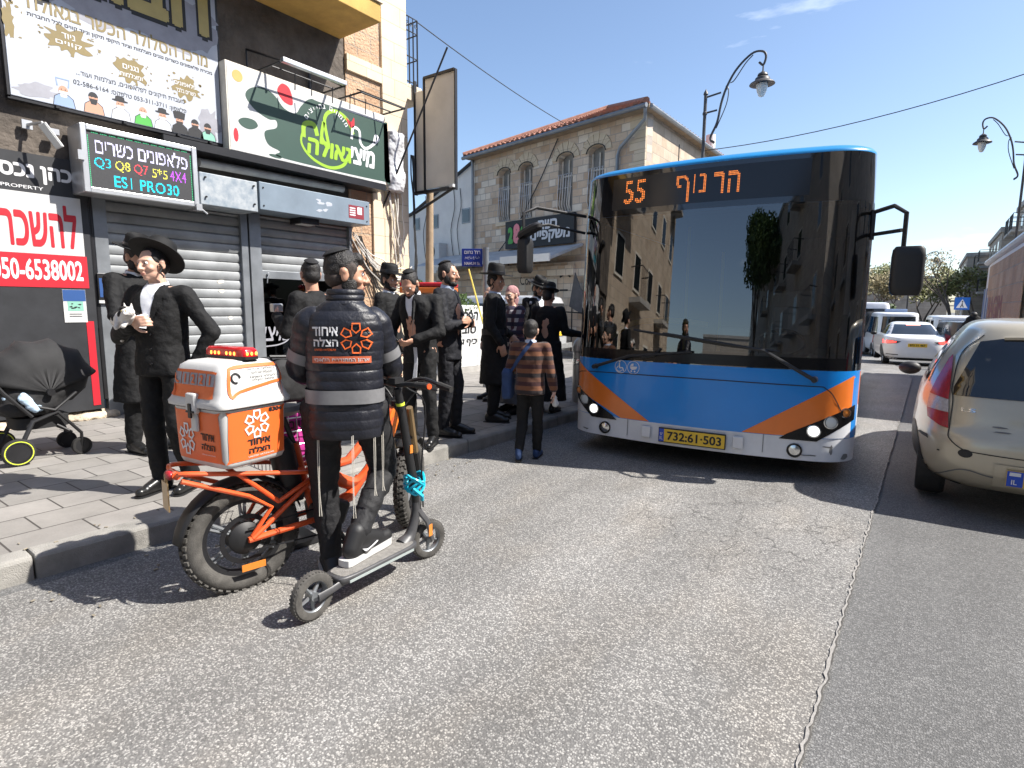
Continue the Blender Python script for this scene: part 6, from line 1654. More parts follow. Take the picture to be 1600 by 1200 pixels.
MB().box((.085, .02, .14), (.006, .12, .035)).build('reflector', 'amber', bike, smooth=False)
# the bars and front wheel are turned to the left
ST = Matrix.Translation((0, .97, 0)) @ Matrix.Rotation(R(42), 4, 'Z') @ Matrix.Translation((0, -.97, 0))
for o in list(bike.children):
    if o.name.split('.')[0] in ('front_wheel', 'fork_leg', 'fork_lower', 'front_mudguard', 'handlebar', 'grip', 'brake_cables'):
        for q in [o] + list(o.children): q.data.transform(ST)
# delivery box with lid
bx = thing('delivery_box', 'orange and white delivery box with emblem and black Hebrew lettering on the bike rack', 'box', (-2.86, 1.53, 0), R(7))
X0, X1, Y0, Y1, Z0, Z1 = -.20, .19, -.20, .17, .705, .995
def rbox(x0, x1, y0, y1, zs, n=40, p=9):
    mb = MB(); mb.rings([(((x0 + x1) / 2, (y0 + y1) / 2, z), (x1 - x0) / 2 + d, (y1 - y0) / 2 + d) for z, d in zs], n, power=p); return mb
rbox(X0, X1, Y0, Y1, [(Z0, -.03), (Z0 + .008, -.012), (Z0 + .03, -.004), (Z1, .004), (Z1 + .002, .0)]).build('body', 'white_plastic', bx, ang=50)
lid = rbox(X0, X1, Y0, Y1, [(Z1 + .006, .012), (Z1 + .012, .026), (Z1 + .03, .028), (Z1 + .045, .018), (Z1 + .08, .004), (Z1 + .16, -.008), (Z1 + .205, -.022), (Z1 + .225, -.05), (Z1 + .232, -.10)]).build('lid', 'white_plastic', bx, ang=50)
LB = bvh_of(lid.data)
RX = frameM((1, 0, 0), (0, 1, 0), (0, 0, 1)); RY = frameM((0, -1, 0), (1, 0, 0), (0, 0, 1))
def panel(name, m_, poly, F, bv, off=.003, par=bx): mb = MB(); drape_poly(mb, poly, F, bv, .03, off); return mb.build(name, m_, par, ang=60)
BB = bvh_of(bx.children[0].data)
def rr(x0, x1, z0, z1, r=.02): return smooth_closed([(x0 + r, z0), (x1 - r, z0), (x1, z0 + r), (x1, z1 - r), (x1 - r, z1), (x0 + r, z1), (x0, z1 - r), (x0, z0 + r)], 2)
sp = panel('side_panel', 'box_orange', rr(Y0 + .03, Y1 - .025, Z0 + .035, Z1 - .012, .015), RX, BB)
rp = panel('rear_panel', 'box_orange', rr(X0 + .025, X1 - .03, Z0 + .035, Z1 - .012, .015), RY, BB)
panel('lid_panel', 'box_orange', rr(X0 + .02, X1 - .05, Z1 + .055, Z1 + .185, .02), RY, LB)
F_ = RX
fr_ = MB(); st = MB(); stroke(st, smooth_closed([(Y0 + .045, Z1 + .065), (Y0 + .055, Z1 + .175), (Y0 + .09, Z1 + .20), (Y1 - .05, Z1 + .20), (Y1 - .028, Z1 + .18), (Y1 - .028, Z1 + .125), (Y1 - .09, Z1 + .115), (Y0 + .10, Z1 + .085)], 4), .014, Matrix.Identity(4), n=1, closed=True); drape(fr_, [(v[0], v[1], 0) for v in st.v], st.f, RX, LB, .004); fr_.build('orange_outline', 'orange_ink', lid)
a = MB(); st = MB()
for i, (z, w) in enumerate(((Z1 + .185, .16), (Z1 + .168, .12), (Z1 + .150, .15), (Z1 + .135, .13))):
    me = text_mesh(('בשיתוף ובסיוע', 'הכנסת אורחים', 'לעילוי נשמת', 'איחוד הצלה')[i], 0); F__ = fit(me, w, .011); drape(a, [tuple(F__ @ v.co + Vector((.035, z, 0))) for v in me.vertices], [tuple(p.vertices) for p in me.polygons], RX, LB, .004)
st2 = MB(); stroke(st2, [(Y0 + .085 + .022 * math.cos(i * .5), Z1 + .15 + .022 * math.sin(i * .5)) for i in range(11)], .009, Matrix.Identity(4), n=2); drape(a, [(v[0], v[1], 0) for v in st2.v], st2.f, RX, LB, .004); a.build('small_lettering', 'dark_metal', lid)
a = MB(); star_logo(a, RX, (-.02, .912), .066, .009, bvh=BB, off=.006); a.build('white_emblem', 'white_ink', bx); a = MB()
drape_text(a, 'UNITED HATZALAH', RX, BB, (.0, .752), w=.145, h=.009, bold=.0, off=.006, rtl=False); a.build('small_lettering', 'white_ink', bx)
a = MB(); star_logo(a, RY, (-.085, .84), .075, .009, bvh=BB, sx=.75, off=.006); a.build('white_emblem', 'white_ink', bx); a = MB(); drape_text(a, 'UNITED HATZALAH', RY, BB, (.075, .775), w=.10, h=.006, bold=.0, off=.006, rtl=False); a.build('small_lettering', 'white_ink', bx)
a = MB(); drape_text(a, 'איחוד', RX, BB, (-.01, .822), w=.13, h=.032, bold=.05, off=.006); drape_text(a, 'הצלה', RX, BB, (-.008, .782), w=.122, h=.032, bold=.05, off=.006); a.build('black_lettering', 'black_ink', bx); a = MB()
drape_text(a, 'איחוד', RY, BB, (.075, .862), w=.10, h=.035, bold=.03, off=.006); drape_text(a, 'הצלה', RY, BB, (.075, .815), w=.10, h=.035, bold=.03, off=.006); a.build('black_lettering', 'black_ink', bx); a = MB()
drape_text(a, '8304', RX, BB, (.09, .972), w=.08, h=.022, bold=.06, off=.006, rtl=False); a.build('fleet_number', 'black_ink', bx)
a = MB()
for i, ch in enumerate('☎122'[0:0] + ' 1221'):
    v, f = grid_poly([(-.165 + i * .063, Z1 + .115), (-.109 + i * .063, Z1 + .115), (-.109 + i * .063, Z1 + .172), (-.165 + i * .063, Z1 + .172)], .05); drape(a, v, f, RY, LB, .006)
a.build('number_tiles', 'silver_ink', lid)
a = MB()
for i, ch in enumerate('1221'): drape_text(a, ch, RY, LB, (-.074 + i * .063, Z1 + .143), h=.042, bold=.04, off=.009, rtl=False)
st = MB(); stroke(st, [(-.155, Z1 + .163), (-.152, Z1 + .14), (-.138, Z1 + .126), (-.122, Z1 + .124)], .010, Matrix.Identity(4)); drape(a, [(v[0], v[1], 0) for v in st.v], st.f, RY, LB, .009); a.build('number_lettering', 'box_orange', lid)
a = MB(); a.box((-.0, Y0 - .02, Z1 + .03), (.075, .03, .10)); a.box((0, Y0 - .012, Z1 - .06), (.05, .02, .10)); a.build('latch_plate', 'white_plastic', bx, bevel=.012)
a = MB(); a.box((-.0, Y0 - .036, Z1 - .005), (.022, .01, .07)); a.cyl((-.03, Y0 - .035, Z1 - .01), (.03, Y0 - .035, Z1 - .01), .006, n=8); a.build('latch', 'dark_metal', bx, bevel=.002)
bc = thing('beacon_light', 'red flashing light bar on top of the delivery box', 'beacon', (-2.86, 1.53, 0), R(7))
a = MB(); a.rings([((.0, .0, 1.226), .160, .05), ((0, 0, 1.24), .160, .05)], 40, power=6); a.build('base', 'black', bc)
a = MB(); a.rings([((.0, .0, 1.241), .157, .048), ((0, 0, 1.272), .154, .046), ((0, 0, 1.284), .14, .036)], 40, power=6)
a.build('red_dome', 'beacon_red', bc, ang=50)
a = MB()
for i in range(9):
    for (yy, xx) in ((-.0485, -.12 + i * .030),):
        if i not in (0, 4, 8): a.ell((xx, yy, 1.255), (.007, .003, .009), nu=8, nv=6)
for i in range(3): a.ell((.1575, -.025 + i * .025, 1.255), (.003, .007, .009), nu=8, nv=6)
a.build('lit_lamps', 'beacon_lit', bc)
for (nm, lab, x0, x1, y0, y1, z0, z1, m_) in (('pannier_bag', 'black bag standing behind the delivery box on the far side of the bike', -.5, -.2, .30, .55, .92, 1.18, 'stroller_cloth'), ('magenta_bag', 'magenta cloth bag with black letters in the basket behind the bike', -.52, -.2, .32, .62, .55, .86, 'magenta_cloth')):
    t = thing(nm, lab, 'bag', (-2.85, 1.53, 0), R(-6))
    m2 = MB(); m2.rings([(((x0 + x1) / 2, (y0 + y1) / 2, z0 + (z1 - z0) * k), (x1 - x0) / 2 * q, (y1 - y0) / 2 * q) for k, q in ((0, .85), (.08, .98), (.5, 1.03), (.85, .98), (1, .8))], 28, power=5)
    remesh(m2, 'bag_body', m_, t, .012, 2, .02, .08)
    if nm == 'pannier_bag': MB().tube([(x1 - .05, y0 + .03, z1 - .02), (x1 - .03, .3, z1 + .02), (x1 - .03, .5, z1 + .01)], .01, 6).build('strap', 'black', t)
    else:
        a = MB(); put_text(a, 'פליטים', frameM((x1 + .012, .47, .80), (0, 1, 0), (0, 0, 1)), w=.2, h=.06, bold=.03); a.build('lettering', 'black_ink', t)
t = thing('wire_basket', 'grey wire mesh basket holding the magenta bag', 'basket', (-2.85, 1.53, 0), R(-6))
a = MB()
for z in (.52, .60, .68, .76, .84, .90): a.tube([(-.56, .26, z), (-.16, .26, z), (-.16, .66, z), (-.56, .66, z)], .004, 4, closed=True)
for i in range(9):
    q = .26 + i * .05; a.tube([(-.16, q, .52), (-.16, q, .90)], .003, 4); a.tube([(-.56 + i * .05, .26, .52), (-.56 + i * .05, .26, .90)], .003, 4)
a.build('wire_mesh', 'alu', t)
a = MB(); a.tube([(-.36, .46, 0), (-.36, .46, .52)], .02, 8); a.box((-.36, .46, .02), (.25, .25, .03)); a.build('stand', 'dark_metal', t)

# ---------------------------------------------------------------- kick scooter
sc_ = thing('electric_scooter', 'dark grey electric kick scooter with grip deck under the rider', 'scooter', (-2.285, 1.55, 0), R(3))
def small_wheel(y, nm, yaw=0, lean=0):
    Q = Matrix.Translation((0, y, .118)) @ Matrix.Rotation(yaw, 4, 'Z') @ Matrix.Rotation(PI / 2, 4, 'Y'); a = MB()
    a.lathe([(.074, -.022), (.09, -.027), (.108, -.022), (.118, -.009), (.118, .009), (.108, .022), (.09, .027), (.074, .022)], 44, Q, caps=False)
    for i in range(40):
        for s in (-1, 1): a.box((0, 0, 0), (.003, .006, .016), Q @ Matrix.Rotation(2 * PI * (i + .25 * s) / 40, 4, 'Z') @ Matrix.Translation((.1155, 0, s * .011)) @ Matrix.Rotation(s * .5, 4, 'X'))
    t = a.build(nm, 'rubber_dusty', sc_)
    a = MB(); a.lathe([(.075, -.02), (.07, -.014), (.07, .014), (.075, .02)], 36, Q, caps=False); a.lathe([(0, .024), (.022, .024), (.024, -.024), (0, -.024)], 18, Q)
    for i in range(5): an = i * 2 * PI / 5; a.tube([Q @ Vector((.02 * math.cos(an), .02 * math.sin(an), 0)), Q @ Vector((.072 * math.cos(an), .072 * math.sin(an), 0))], [.011, .007], 6)
    a.build('rim', 'grey_metal', t)
small_wheel(0, 'rear_wheel'); small_wheel(.83, 'front_wheel', R(-14))
a = MB(); a.rings([((0, .40, .125), .066, .265), ((0, .40, .135), .078, .28), ((0, .40, .160), .080, .285), ((0, .40, .167), .074, .28)], 36, power=5); a.build('deck', 'scooter_grey', sc_, ang=50)
a = MB(); a.rings([((0, .40, .1675), .068, .262), ((0, .40, .1705), .067, .26)], 36, power=5); a.build('grip_mat', 'deck_grip', sc_, ang=50)
a = MB(); a.bx(.0805, .084, .16, .62, .137, .150); a.build('side_trim', 'scooter_trim', sc_, smooth=False)
a = MB()
for s in (-1, 1): a.tube([(s * .045, .20, .145), (s * .046, .08, .125), (s * .046, 0, .118)], [(.02, .008), (.018, .008), (.022, .007)], 8, flat=(0, 0, 1))
a.build('rear_fork', 'scooter_grey', sc_)
a = MB(); vs = []; fs = []
for i in range(11):
    t = R(25 + 105 * i / 10)
    for j in range(5): vs.append((-.032 + .016 * j, .136 * math.cos(t), .118 + .136 * math.sin(t) - .006 * (abs(j - 2) / 2) ** 2))
for i in range(10):
    for j in range(4): fs.append((i * 5 + j, i * 5 + j + 1, (i + 1) * 5 + j + 1, (i + 1) * 5 + j))
a = MB(); a.tube(spline([(0, .62, .15), (0, .68, .19), (0, .725, .30), (0, .735, .42)], 4), [(.035, .045), (.034, .045), (.033, .04), (.03, .036), (.028, .032), (.027, .03), (.026, .028), (.026, .027), (.026, .026), (.026, .026), (.026, .026), (.026, .026), (.026, .026)], 12); a.build('neck', 'scooter_grey', sc_)
a = MB()
for s in (-1, 1): a.tube([(s * .012, .735, .33), (s * .042, .78, .25), (s * .044, .825, .118)], [(.022, .014), (.02, .01), (.018, .008)], 8, flat=(0, 1, 0))
a.build('front_fork', 'scooter_grey', sc_); MB().box((.05, .80, .19), (.004, .03, .07)).build('reflector', 'amber', sc_, smooth=False)
a = MB(); a.tube([(0, .742, .30), (0, .725, .44), (0, .60, 1.05)], [.026, .026, .022], 12); a.build('stem', 'black', sc_)
MB().tube([(0, .62, .955), (0, .617, .97)], .0245, 12).build('yellow_band', 'hi_yellow', sc_); MB().box((.021, .674, .70), (.012, .022, .045)).build('stem_reflector', 'amber', sc_, smooth=False)
a = MB(); a.tube(spline([(-.24, .57, 1.085), (-.1, .60, 1.08), (0, .60, 1.07), (.1, .60, 1.08), (.24, .57, 1.085)], 3), .014, 8); a.box((0, .59, 1.095), (.05, .07, .03)); a.build('handlebar', 'black', sc_)
[MB().tube([(s * .15, .585, 1.082), (s * .25, .568, 1.085)], .0185, 10).build('grip', 'rubber', sc_) for s in (-1, 1)]
[MB().tube([(s * .25, .568, 1.085), (s * .258, .566, 1.085)], .015, 10).build('grip_cap', 'orange_frame', sc_) for s in (-1, 1)]
a = MB(); [a.tube([(s * .10, .60, 1.08), (s * .13, .66, 1.06), (s * .22, .67, 1.05)], .006, 5) for s in (-1, 1)]; a.tube(spline([(.04, .62, 1.06), (.07, .74, .95), (.04, .74, .6), (.03, .76, .34)], 4), .005, 5); a.build('brake_levers', 'dark_metal', sc_)
t = thing('cable_lock', 'turquoise coiled cable lock round the scooter stem', 'lock', (-2.285, 1.55, 0), R(3))
a = MB(); rn = random.Random(6)
for k in range(6): a.tube([(.055 * math.cos(i * PI / 8) * (1 + .2 * rn.random()), .72 + .05 * math.sin(i * PI / 8), .46 + k * .012 + .025 * math.sin(i * PI / 4 + k)) for i in range(16)], .008, 6, closed=True)
a.build('coil', 'turquoise', t); MB().tube([(.03, .68, .47), (.08, .70, .43), (.06, .72, .40)], .011, 7).build('lock_end', 'turquoise', t)

# ---------------------------------------------------------------- stroller
st_ = thing('stroller', 'black folding stroller with ribbed canopy and lime rimmed wheels', 'stroller', (-6.38, 1.40, .127), 0)
def swheel(x, y, r, w, nm, rim):
    Q = Matrix.Translation((x, y, r)) @ Matrix.Rotation(PI / 2, 4, 'Y'); a = MB()
    a.lathe([(r * .72, -w * .5), (r * .93, -w * .5), (r, -w * .3), (r, w * .3), (r * .93, w * .5), (r * .72, w * .5)], 32, Q, caps=False); t = a.build(nm, 'rubber', st_)
    a = MB(); a.lathe([(r * .80, w * .52), (r * .86, w * .52)], 32, Q, caps=False); a.lathe([(r * .80, -w * .52), (r * .86, -w * .52)], 32, Q, caps=False); a.build('rim_line', rim, t)
    a = MB(); a.lathe([(0, -w * .45), (r * .7, -w * .38), (r * .7, w * .38), (0, w * .45)], 24, Q); a.build('hub', 'dark_metal', t)
for s in (-1, 1):
    swheel(s * .27, .0, .115, .045, 'rear_wheel', 'hi_yellow'); swheel(s * .19 + .0, .47, .078, .05, 'front_wheel', 'black')
a = MB()
for s in (-1, 1):
    a.tube([(s * .26, .0, .115), (s * .25, .12, .36), (s * .24, .30, .42), (s * .21, .47, .20), (s * .20, .47, .08)], [(.02, .014)] * 5, 8)
    a.tube([(s * .25, .12, .40), (s * .25, -.05, .62), (s * .25, -.22, .90), (s * .25, -.28, 1.0)], .015, 8); a.tube([(s * .25, .05, .52), (s * .25, .28, .44), (s * .24, .45, .58)], .014, 8)
a.tube([(-.25, -.28, 1.0), (.25, -.28, 1.0)], .02, 8); a.tube(spline([(-.2, .30, .30), (-.2, .40, .22), (.2, .40, .22), (.2, .30, .30)], 3), .01, 7); a.build('frame', 'black', st_)
a = MB(); a.rings([((0, .12, .40), .20, .16), ((0, .14, .46), .23, .22), ((0, .20, .60), .235, .25), ((0, .26, .72), .235, .22)], 28, power=4); remesh(a, 'seat', 'stroller_cloth', st_, .014, 2, .02, .07)
# canopy: ribs of cloth fanned about a hinge
a = MB(); vs = []; fs = []; NR, NC = 5, 14
hy, hz = .26, .60
for r in range(NR * 4 + 1):
    ang = R(168 - 150 * r / (NR * 4)); sag = .035 * abs(math.sin(r * PI / 4)) 
    for c in range(NC + 1):
        u = PI * c / NC; rad = .44 - sag * math.sin(u); x = -.26 * math.cos(u) * (1 - sag * .3)
        l = rad * (math.sin(u) ** .5 if 0 < c < NC else 0) if True else 0
        vs.append((x, hy + l * math.cos(ang), hz + l * math.sin(ang) * 1.05 + 0.0))
for r in range(NR * 4):
    for c in range(NC): fs.append((r * (NC + 1) + c, r * (NC + 1) + c + 1, (r + 1) * (NC + 1) + c + 1, (r + 1) * (NC + 1) + c))
a.add(vs, fs); o = a.build('canopy', 'stroller_cloth', st_, ang=60); m_ = o.modifiers.new('t', 'SOLIDIFY'); m_.thickness = .008
a = MB(); a.rings([((0, .36, .50), .18, .10), ((0, .42, .60), .22, .14), ((0, .50, .74), .22, .10)], 24, power=4); a.build('backrest', 'stroller_cloth', st_)
a = MB(); [a.cyl((s * .255, hy, hz), (s * .285, hy, hz), .03, n=14) for s in (-1, 1)]; a.build('hinge', 'dark_metal', st_)
a = MB(); a.rings([((0, .22, .28), .19, .20), ((0, .22, .38), .2, .2)], 20, power=4); a.build('basket', 'stroller_cloth', st_)
t = thing('blanket', 'pale blue baby blanket bunched in the stroller', 'blanket', (-6.38, 1.40, .127), 0)
a = MB(); rn = random.Random(3)
for i in range(9): a.cap((rn.uniform(-.1, .2), -.08 + .02 * i, .60 + rn.uniform(-.05, .06) - .01 * i), (rn.uniform(.02, .25), .02 + .02 * i, .56 - .012 * i), .045, .035, 10)
a.cap((.24, .08, .56), (.25, .14, .46), .045, .03); remesh(a, 'cloth', 'blanket', t, .01, 3, .03, .05)
# ---------------------------------------------------------------- people
V = Vector
BASE = dict(pelvis=(0, 0, .97), chest=(0, .0, 1.28), neck=(0, -.01, 1.475), head=(0, .015, 1.625),
            hipL=(-.09, 0, .93), hipR=(.09, 0, .93), kneeL=(-.10, .02, .50), kneeR=(.10, .02, .50), ankL=(-.10, -.02, .09), ankR=(.10, -.02, .09),
            toeL=(-.125, .16, .03), toeR=(.125, .16, .03), shL=(-.185, -.01, 1.425), shR=(.185, -.01, 1.425),
            elL=(-.235, -.04, 1.14), elR=(.235, -.04, 1.14), wrL=(-.235, .05, .90), wrR=(.235, .05, .90), hdL=(0, .1, -1), hdR=(0, .1, -1), pnL=(1, 0, 0), pnR=(-1, 0, 0))

def hand(mb, w, d, pn, side, curl=.35, s=1.0, fist=0):
    """palm, four bent fingers of unequal length and a thumb from the side of the palm"""
    w = V(w); d = V(d).normalized(); pn = V(pn); pn = (pn - d * pn.dot(d)).normalized()
    u = d.cross(pn).normalized() * side            # towards the thumb
    c = w + d * .05 * s
    Q = Matrix(((u.x, d.x, pn.x, c.x), (u.y, d.y, pn.y, c.y), (u.z, d.z, pn.z, c.z), (0, 0, 0, 1)))
    mb.ell((0, 0, 0), (.042 * s, .05 * s, .017 * s), Q, 14, 10); mb.ell((0, .018 * s, 0), (.041 * s, .032 * s, .015 * s), Q, 14, 8)
    mb.cap(w - d * .01, w + d * .03 * s, .026 * s, .024 * s, 10)
    for i, (off, L) in enumerate(((.031, .074), (.0105, .082), (-.0105, .076), (-.030, .060))):
        p = w + d * .088 * s + u * off * s; b = curl * (1 + .12 * i) + (fist * 1.0); dd = d.copy(); r = .0096 * s
        for seg, l in enumerate((.44, .31, .25)):
            dd = (d * math.cos(b * (seg + .7)) + pn * math.sin(b * (seg + .7))).normalized() + u * off * .8 * (1 - fist)
            dd.normalize(); q = p + dd * L * l * s; mb.cap(p, q, r, r * .93, 8); p = q; r *= .93
    p = w + d * .03 * s + u * .034 * s; t1 = (d * .62 + u * .70 + pn * .35).normalized(); q = p + t1 * .042 * s; mb.cap(p, q, .0125 * s, .011 * s, 8)
    t2 = (d * .85 + u * .25 + pn * (.35 + fist * .5)).normalized(); mb.cap(q, q + t2 * .034 * s, .011 * s, .0095 * s, 8)

def headM(J, yaw, pitch, roll=0):
    return Matrix.Translation(J['head']) @ Matrix.Rotation(yaw, 4, 'Z') @ Matrix.Rotation(roll, 4, 'Y') @ Matrix.Rotation(pitch, 4, 'X')

def head_soup(mb, HM, fem=False, big=1.0):
    e = lambda c, r: mb.ell(V(c) * big, V(r) * big, HM, 18, 12)
    e((0, -.018, .035), (.074, .092, .082)); e((0, .022, .0), (.066, .068, .085)); e((0, .030, -.055), (.052, .058, .05)); e((0, .066, -.088), (.024, .020, .018))
    e((0, .068, .028), (.052, .026, .016))                                         # brow
    for s in (-1, 1): e((s * .040, .058, -.028), (.024, .026, .022)); e((s * .076, -.012, -.008), (.010, .021, .033)); e((s * .079, -.014, .012), (.012, .018, .016))
    for a, b, r0, r1 in (((0, .088, .018), (0, .113, -.026), .0095, .013), ((0, .110, -.026), (0, .095, -.034), .012, .012)):
        mb.cap(HM @ (V(a) * big), HM @ (V(b) * big), r0 * big, r1 * big, 8)
    for s in (-1, 1): e((s * .012, .098, -.030), (.010, .012, .008))
    e((0, .088, -.058), (.022, .010, .006)); e((0, .086, -.068), (.019, .010, .006))

def person(label, loc, yaw, h=1.75, J=None, head=(0, 0, 0), skin='skin', vox=.0075, curl=(.35, .35), fist=(0, 0), hand_on=(1, 1), group=None, big=1.0, z0=.127):
    t = thing('person', label, 'person', (loc[0], loc[1], loc[2] if len(loc) > 2 else z0), yaw, group)
    j = {k: V(v) for k, v in BASE.items()}
    for k, v in (J or {}).items(): j[k] = V(v)
    s = h / 1.75
    for k in j:
        if k[:2] not in ('hd', 'pn'): j[k] = j[k] * s
    mb = MB(); HM = headM(j, *head)
    head_soup(mb, HM, big=big * s)
    mb.cap(j['neck'] - V((0, 0, .05)), j['head'] - V((0, 0, .06)) * s + HM.to_3x3() @ V((0, -.02, 0)), .058 * s, .052 * s, 14)
    mb.cap(j['pelvis'], j['chest'], .12 * s, .13 * s, 18); mb.cap(j['chest'], j['neck'] - V((0, 0, .06)), .12 * s, .07 * s, 16)
    for c in 'LR':
        S = -1 if c == 'L' else 1
        mb.cap(j['neck'] - V((0, 0, .05)), j['sh' + c], .06 * s, .055 * s, 12); mb.cap(j['pelvis'], j['hip' + c], .11 * s, .09 * s, 14)
        mb.cap(j['sh' + c], j['el' + c], .050 * s, .040 * s, 12); mb.cap(j['el' + c], j['wr' + c], .040 * s, .026 * s, 12)
        mb.cap(j['hip' + c], j['knee' + c], .080 * s, .055 * s, 14); mb.cap(j['knee' + c], j['knee' + c].lerp(j['ank' + c], .35), .053 * s, .055 * s, 12); mb.cap(j['knee' + c].lerp(j['ank' + c], .35), j['ank' + c], .055 * s, .036 * s, 12)
        mb.cap(j['ank' + c] - V((0, 0, .03)) * s, j['toe' + c], .036 * s, .03 * s, 10)
        if hand_on[S > 0]: hand(mb, j['wr' + c], j['hd' + c], j['pn' + c], -S * (1 if True else 0), curl[S > 0], s * big ** .5, fist[S > 0])
    body = remesh(mb, 'body', skin, t, vox, 2)
    eyes = MB(); ir = MB()
    for S in (-1, 1):
        eyes.ell(HM @ (V((S * .032, .076, .008)) * s * big), (.0115 * s,) * 3, None, 10, 8); ir.ell(HM @ (V((S * .032, .0855, .008)) * s * big), (.0055 * s,) * 3, None, 8, 6)
    eyes.mi = 1; eyes.add(ir.v, ir.f); eyes.build('eyes', ['eye_white', 'eye_dark'], t)
    lm = MB(); lm.ell((0, .0915, -.058), (.021, .0075, .0045), HM @ Matrix.Diagonal((s * big, s * big, s * big, 1)), 12, 8); lm.ell((0, .0895, -.067), (.018, .0075, .0045), HM @ Matrix.Diagonal((s * big, s * big, s * big, 1)), 12, 8); lm.build('lips', 'lip', t)
    return t, j, HM, s * big, s

def limb(mb, J, names, rs):
    for a, b, r0, r1 in zip(names[:-1], names[1:], rs[:-1], rs[1:]): mb.cap(J[a] if isinstance(a, str) else a, J[b] if isinstance(b, str) else b, r0, r1, 14)

def spine(J, z):
    """centre of the trunk at height z, following pelvis - chest - neck"""
    P = [J['pelvis'], J['chest'], J['neck']]
    if z <= P[0].z: return V((P[0].x, P[0].y, z))
    for a, b in zip(P[:-1], P[1:]):
        if z <= b.z: return a.lerp(b, (z - a.z) / (b.z - a.z)) * 1.0
    return V((P[2].x, P[2].y, z))

def jacket(t, J, s, name='jacket', m_='suit', hem=.80, flare=0.0, fat=.94, arms=True, rs=(.066, .057, .047), folds=.022, cuffs=True, vox=.012, twist=0):
    mb = MB(); H_ = hem
    rows = [(H_, .185 + flare, .140 + flare * .8)] + [(z, rx + max(0, flare * (1.0 - z) / (1.0 - H_ + 1e-6)) if z < 1.0 else rx, ry + max(0, flare * .8 * (1.0 - z) / (1.0 - H_ + 1e-6)) if z < 1.0 else ry) for z, rx, ry in ((.95, .178, .135), (1.08, .168, .125), (1.22, .182, .130), (1.34, .190, .128), (1.41, .178, .112), (1.455, .125, .088), (1.49, .072, .07)) if z > H_ + .05]
    mb.rings([(spine(J, z * s), rx * s * fat, ry * s * fat) for z, rx, ry in rows], 28, power=2.5)
    for c in 'LR':
        limb(mb, J, [spine(J, 1.40 * s), 'sh' + c], [.07 * s, rs[0] * s])
        if arms:
            w = J['el' + c].lerp(J['wr' + c], .93); limb(mb, J, ['sh' + c, 'el' + c, w], [rs[0] * s, rs[1] * s, rs[2] * s])
    o = remesh(mb, name, m_, t, vox, 3, folds, .11, folds * .35)
    core = MB(); core.rings([(spine(J, z * s), rx * s * fat, ry * s * fat) for z, rx, ry in rows], 40, power=2.5)
    return o

def trousers(t, J, s, m_='trouser', name='trousers', rs=(.092, .073, .060), folds=.02, vox=.012, top=.99):
    mb = MB(); mb.rings([(spine(J, z * s), rx * s, ry * s) for z, rx, ry in ((.86, .165, .115), (.93, .175, .125), (top, .165, .115), (top + .04, .155, .108))], 24)
    for c in 'LR':
        a = J['knee' + c].lerp(J['ank' + c], .92); limb(mb, J, ['hip' + c, 'knee' + c, a], [r * s for r in rs])
    return remesh(mb, name, m_, t, vox, 3, folds, .09, folds * .5)

def shoes(t, J, s, m_='shoe', big=1.0, sole=None):
    for c in 'LR':
        mb = MB(); a = J['ank' + c]; e = J['toe' + c]; d = (e - a); d.z = 0; d = d.normalized(); gz = e.z - .03 * s
        heel = V((a.x, a.y, e.z)) - d * .045 * s; r = .04 * s * big
        mb.cap(heel + V((0, 0, .012)), e + V((0, 0, .004)), r, r * .86, 12); mb.cap(heel + V((0, 0, .03)), a + V((0, 0, .02)), r * 1.05, r * 1.15, 12); mb.cap(a, heel.lerp(e, .72) + V((0, 0, .02)), r * 1.1, r * .95, 12); mb.cap(a - V((0, 0, .02)) * s, V((a.x, a.y, e.z)) + d * .07 * s + V((0, 0, .015)), r * .9, r * .8, 10)
        o = remesh(mb, 'shoe', m_, t, .008, 3)
        u = V((-d.y, d.x, 0)); sl = MB()
        pts = [(-.085, -.028), (-.085, .028), (-.03, .034), (.06, .036), (.145, .040), (.19, .030), (.205, 0), (.19, -.030), (.145, -.038), (.06, -.034), (-.03, -.034)]
        L = (e - heel).length / s
        k = (L + .085) / .29; base = heel
        vs = [base + d * ((x + .04) * k) * s + u * y * s * big * 1.05 for x, y in smooth_closed(pts, 3)]
        n = len(vs); zz = heel.z - r * .95; z2 = e.z - r * .90
        Z = lambda v: zz + (z2 - zz) * max(0, min(1, (v - heel).dot(d) / max(.01, (e - heel).length)))
        a_ = [V((v.x, v.y, Z(v))) for v in vs]; b_ = [v + V((0, 0, .018 * s if not sole else .034 * s)) for v in a_]
        sl.add(a_ + b_, [tuple(range(n - 1, -1, -1)), tuple(range(n, 2 * n))] + [(i, (i + 1) % n, (i + 1) % n + n, i + n) for i in range(n)]); sl.build('sole', sole or 'black', o)

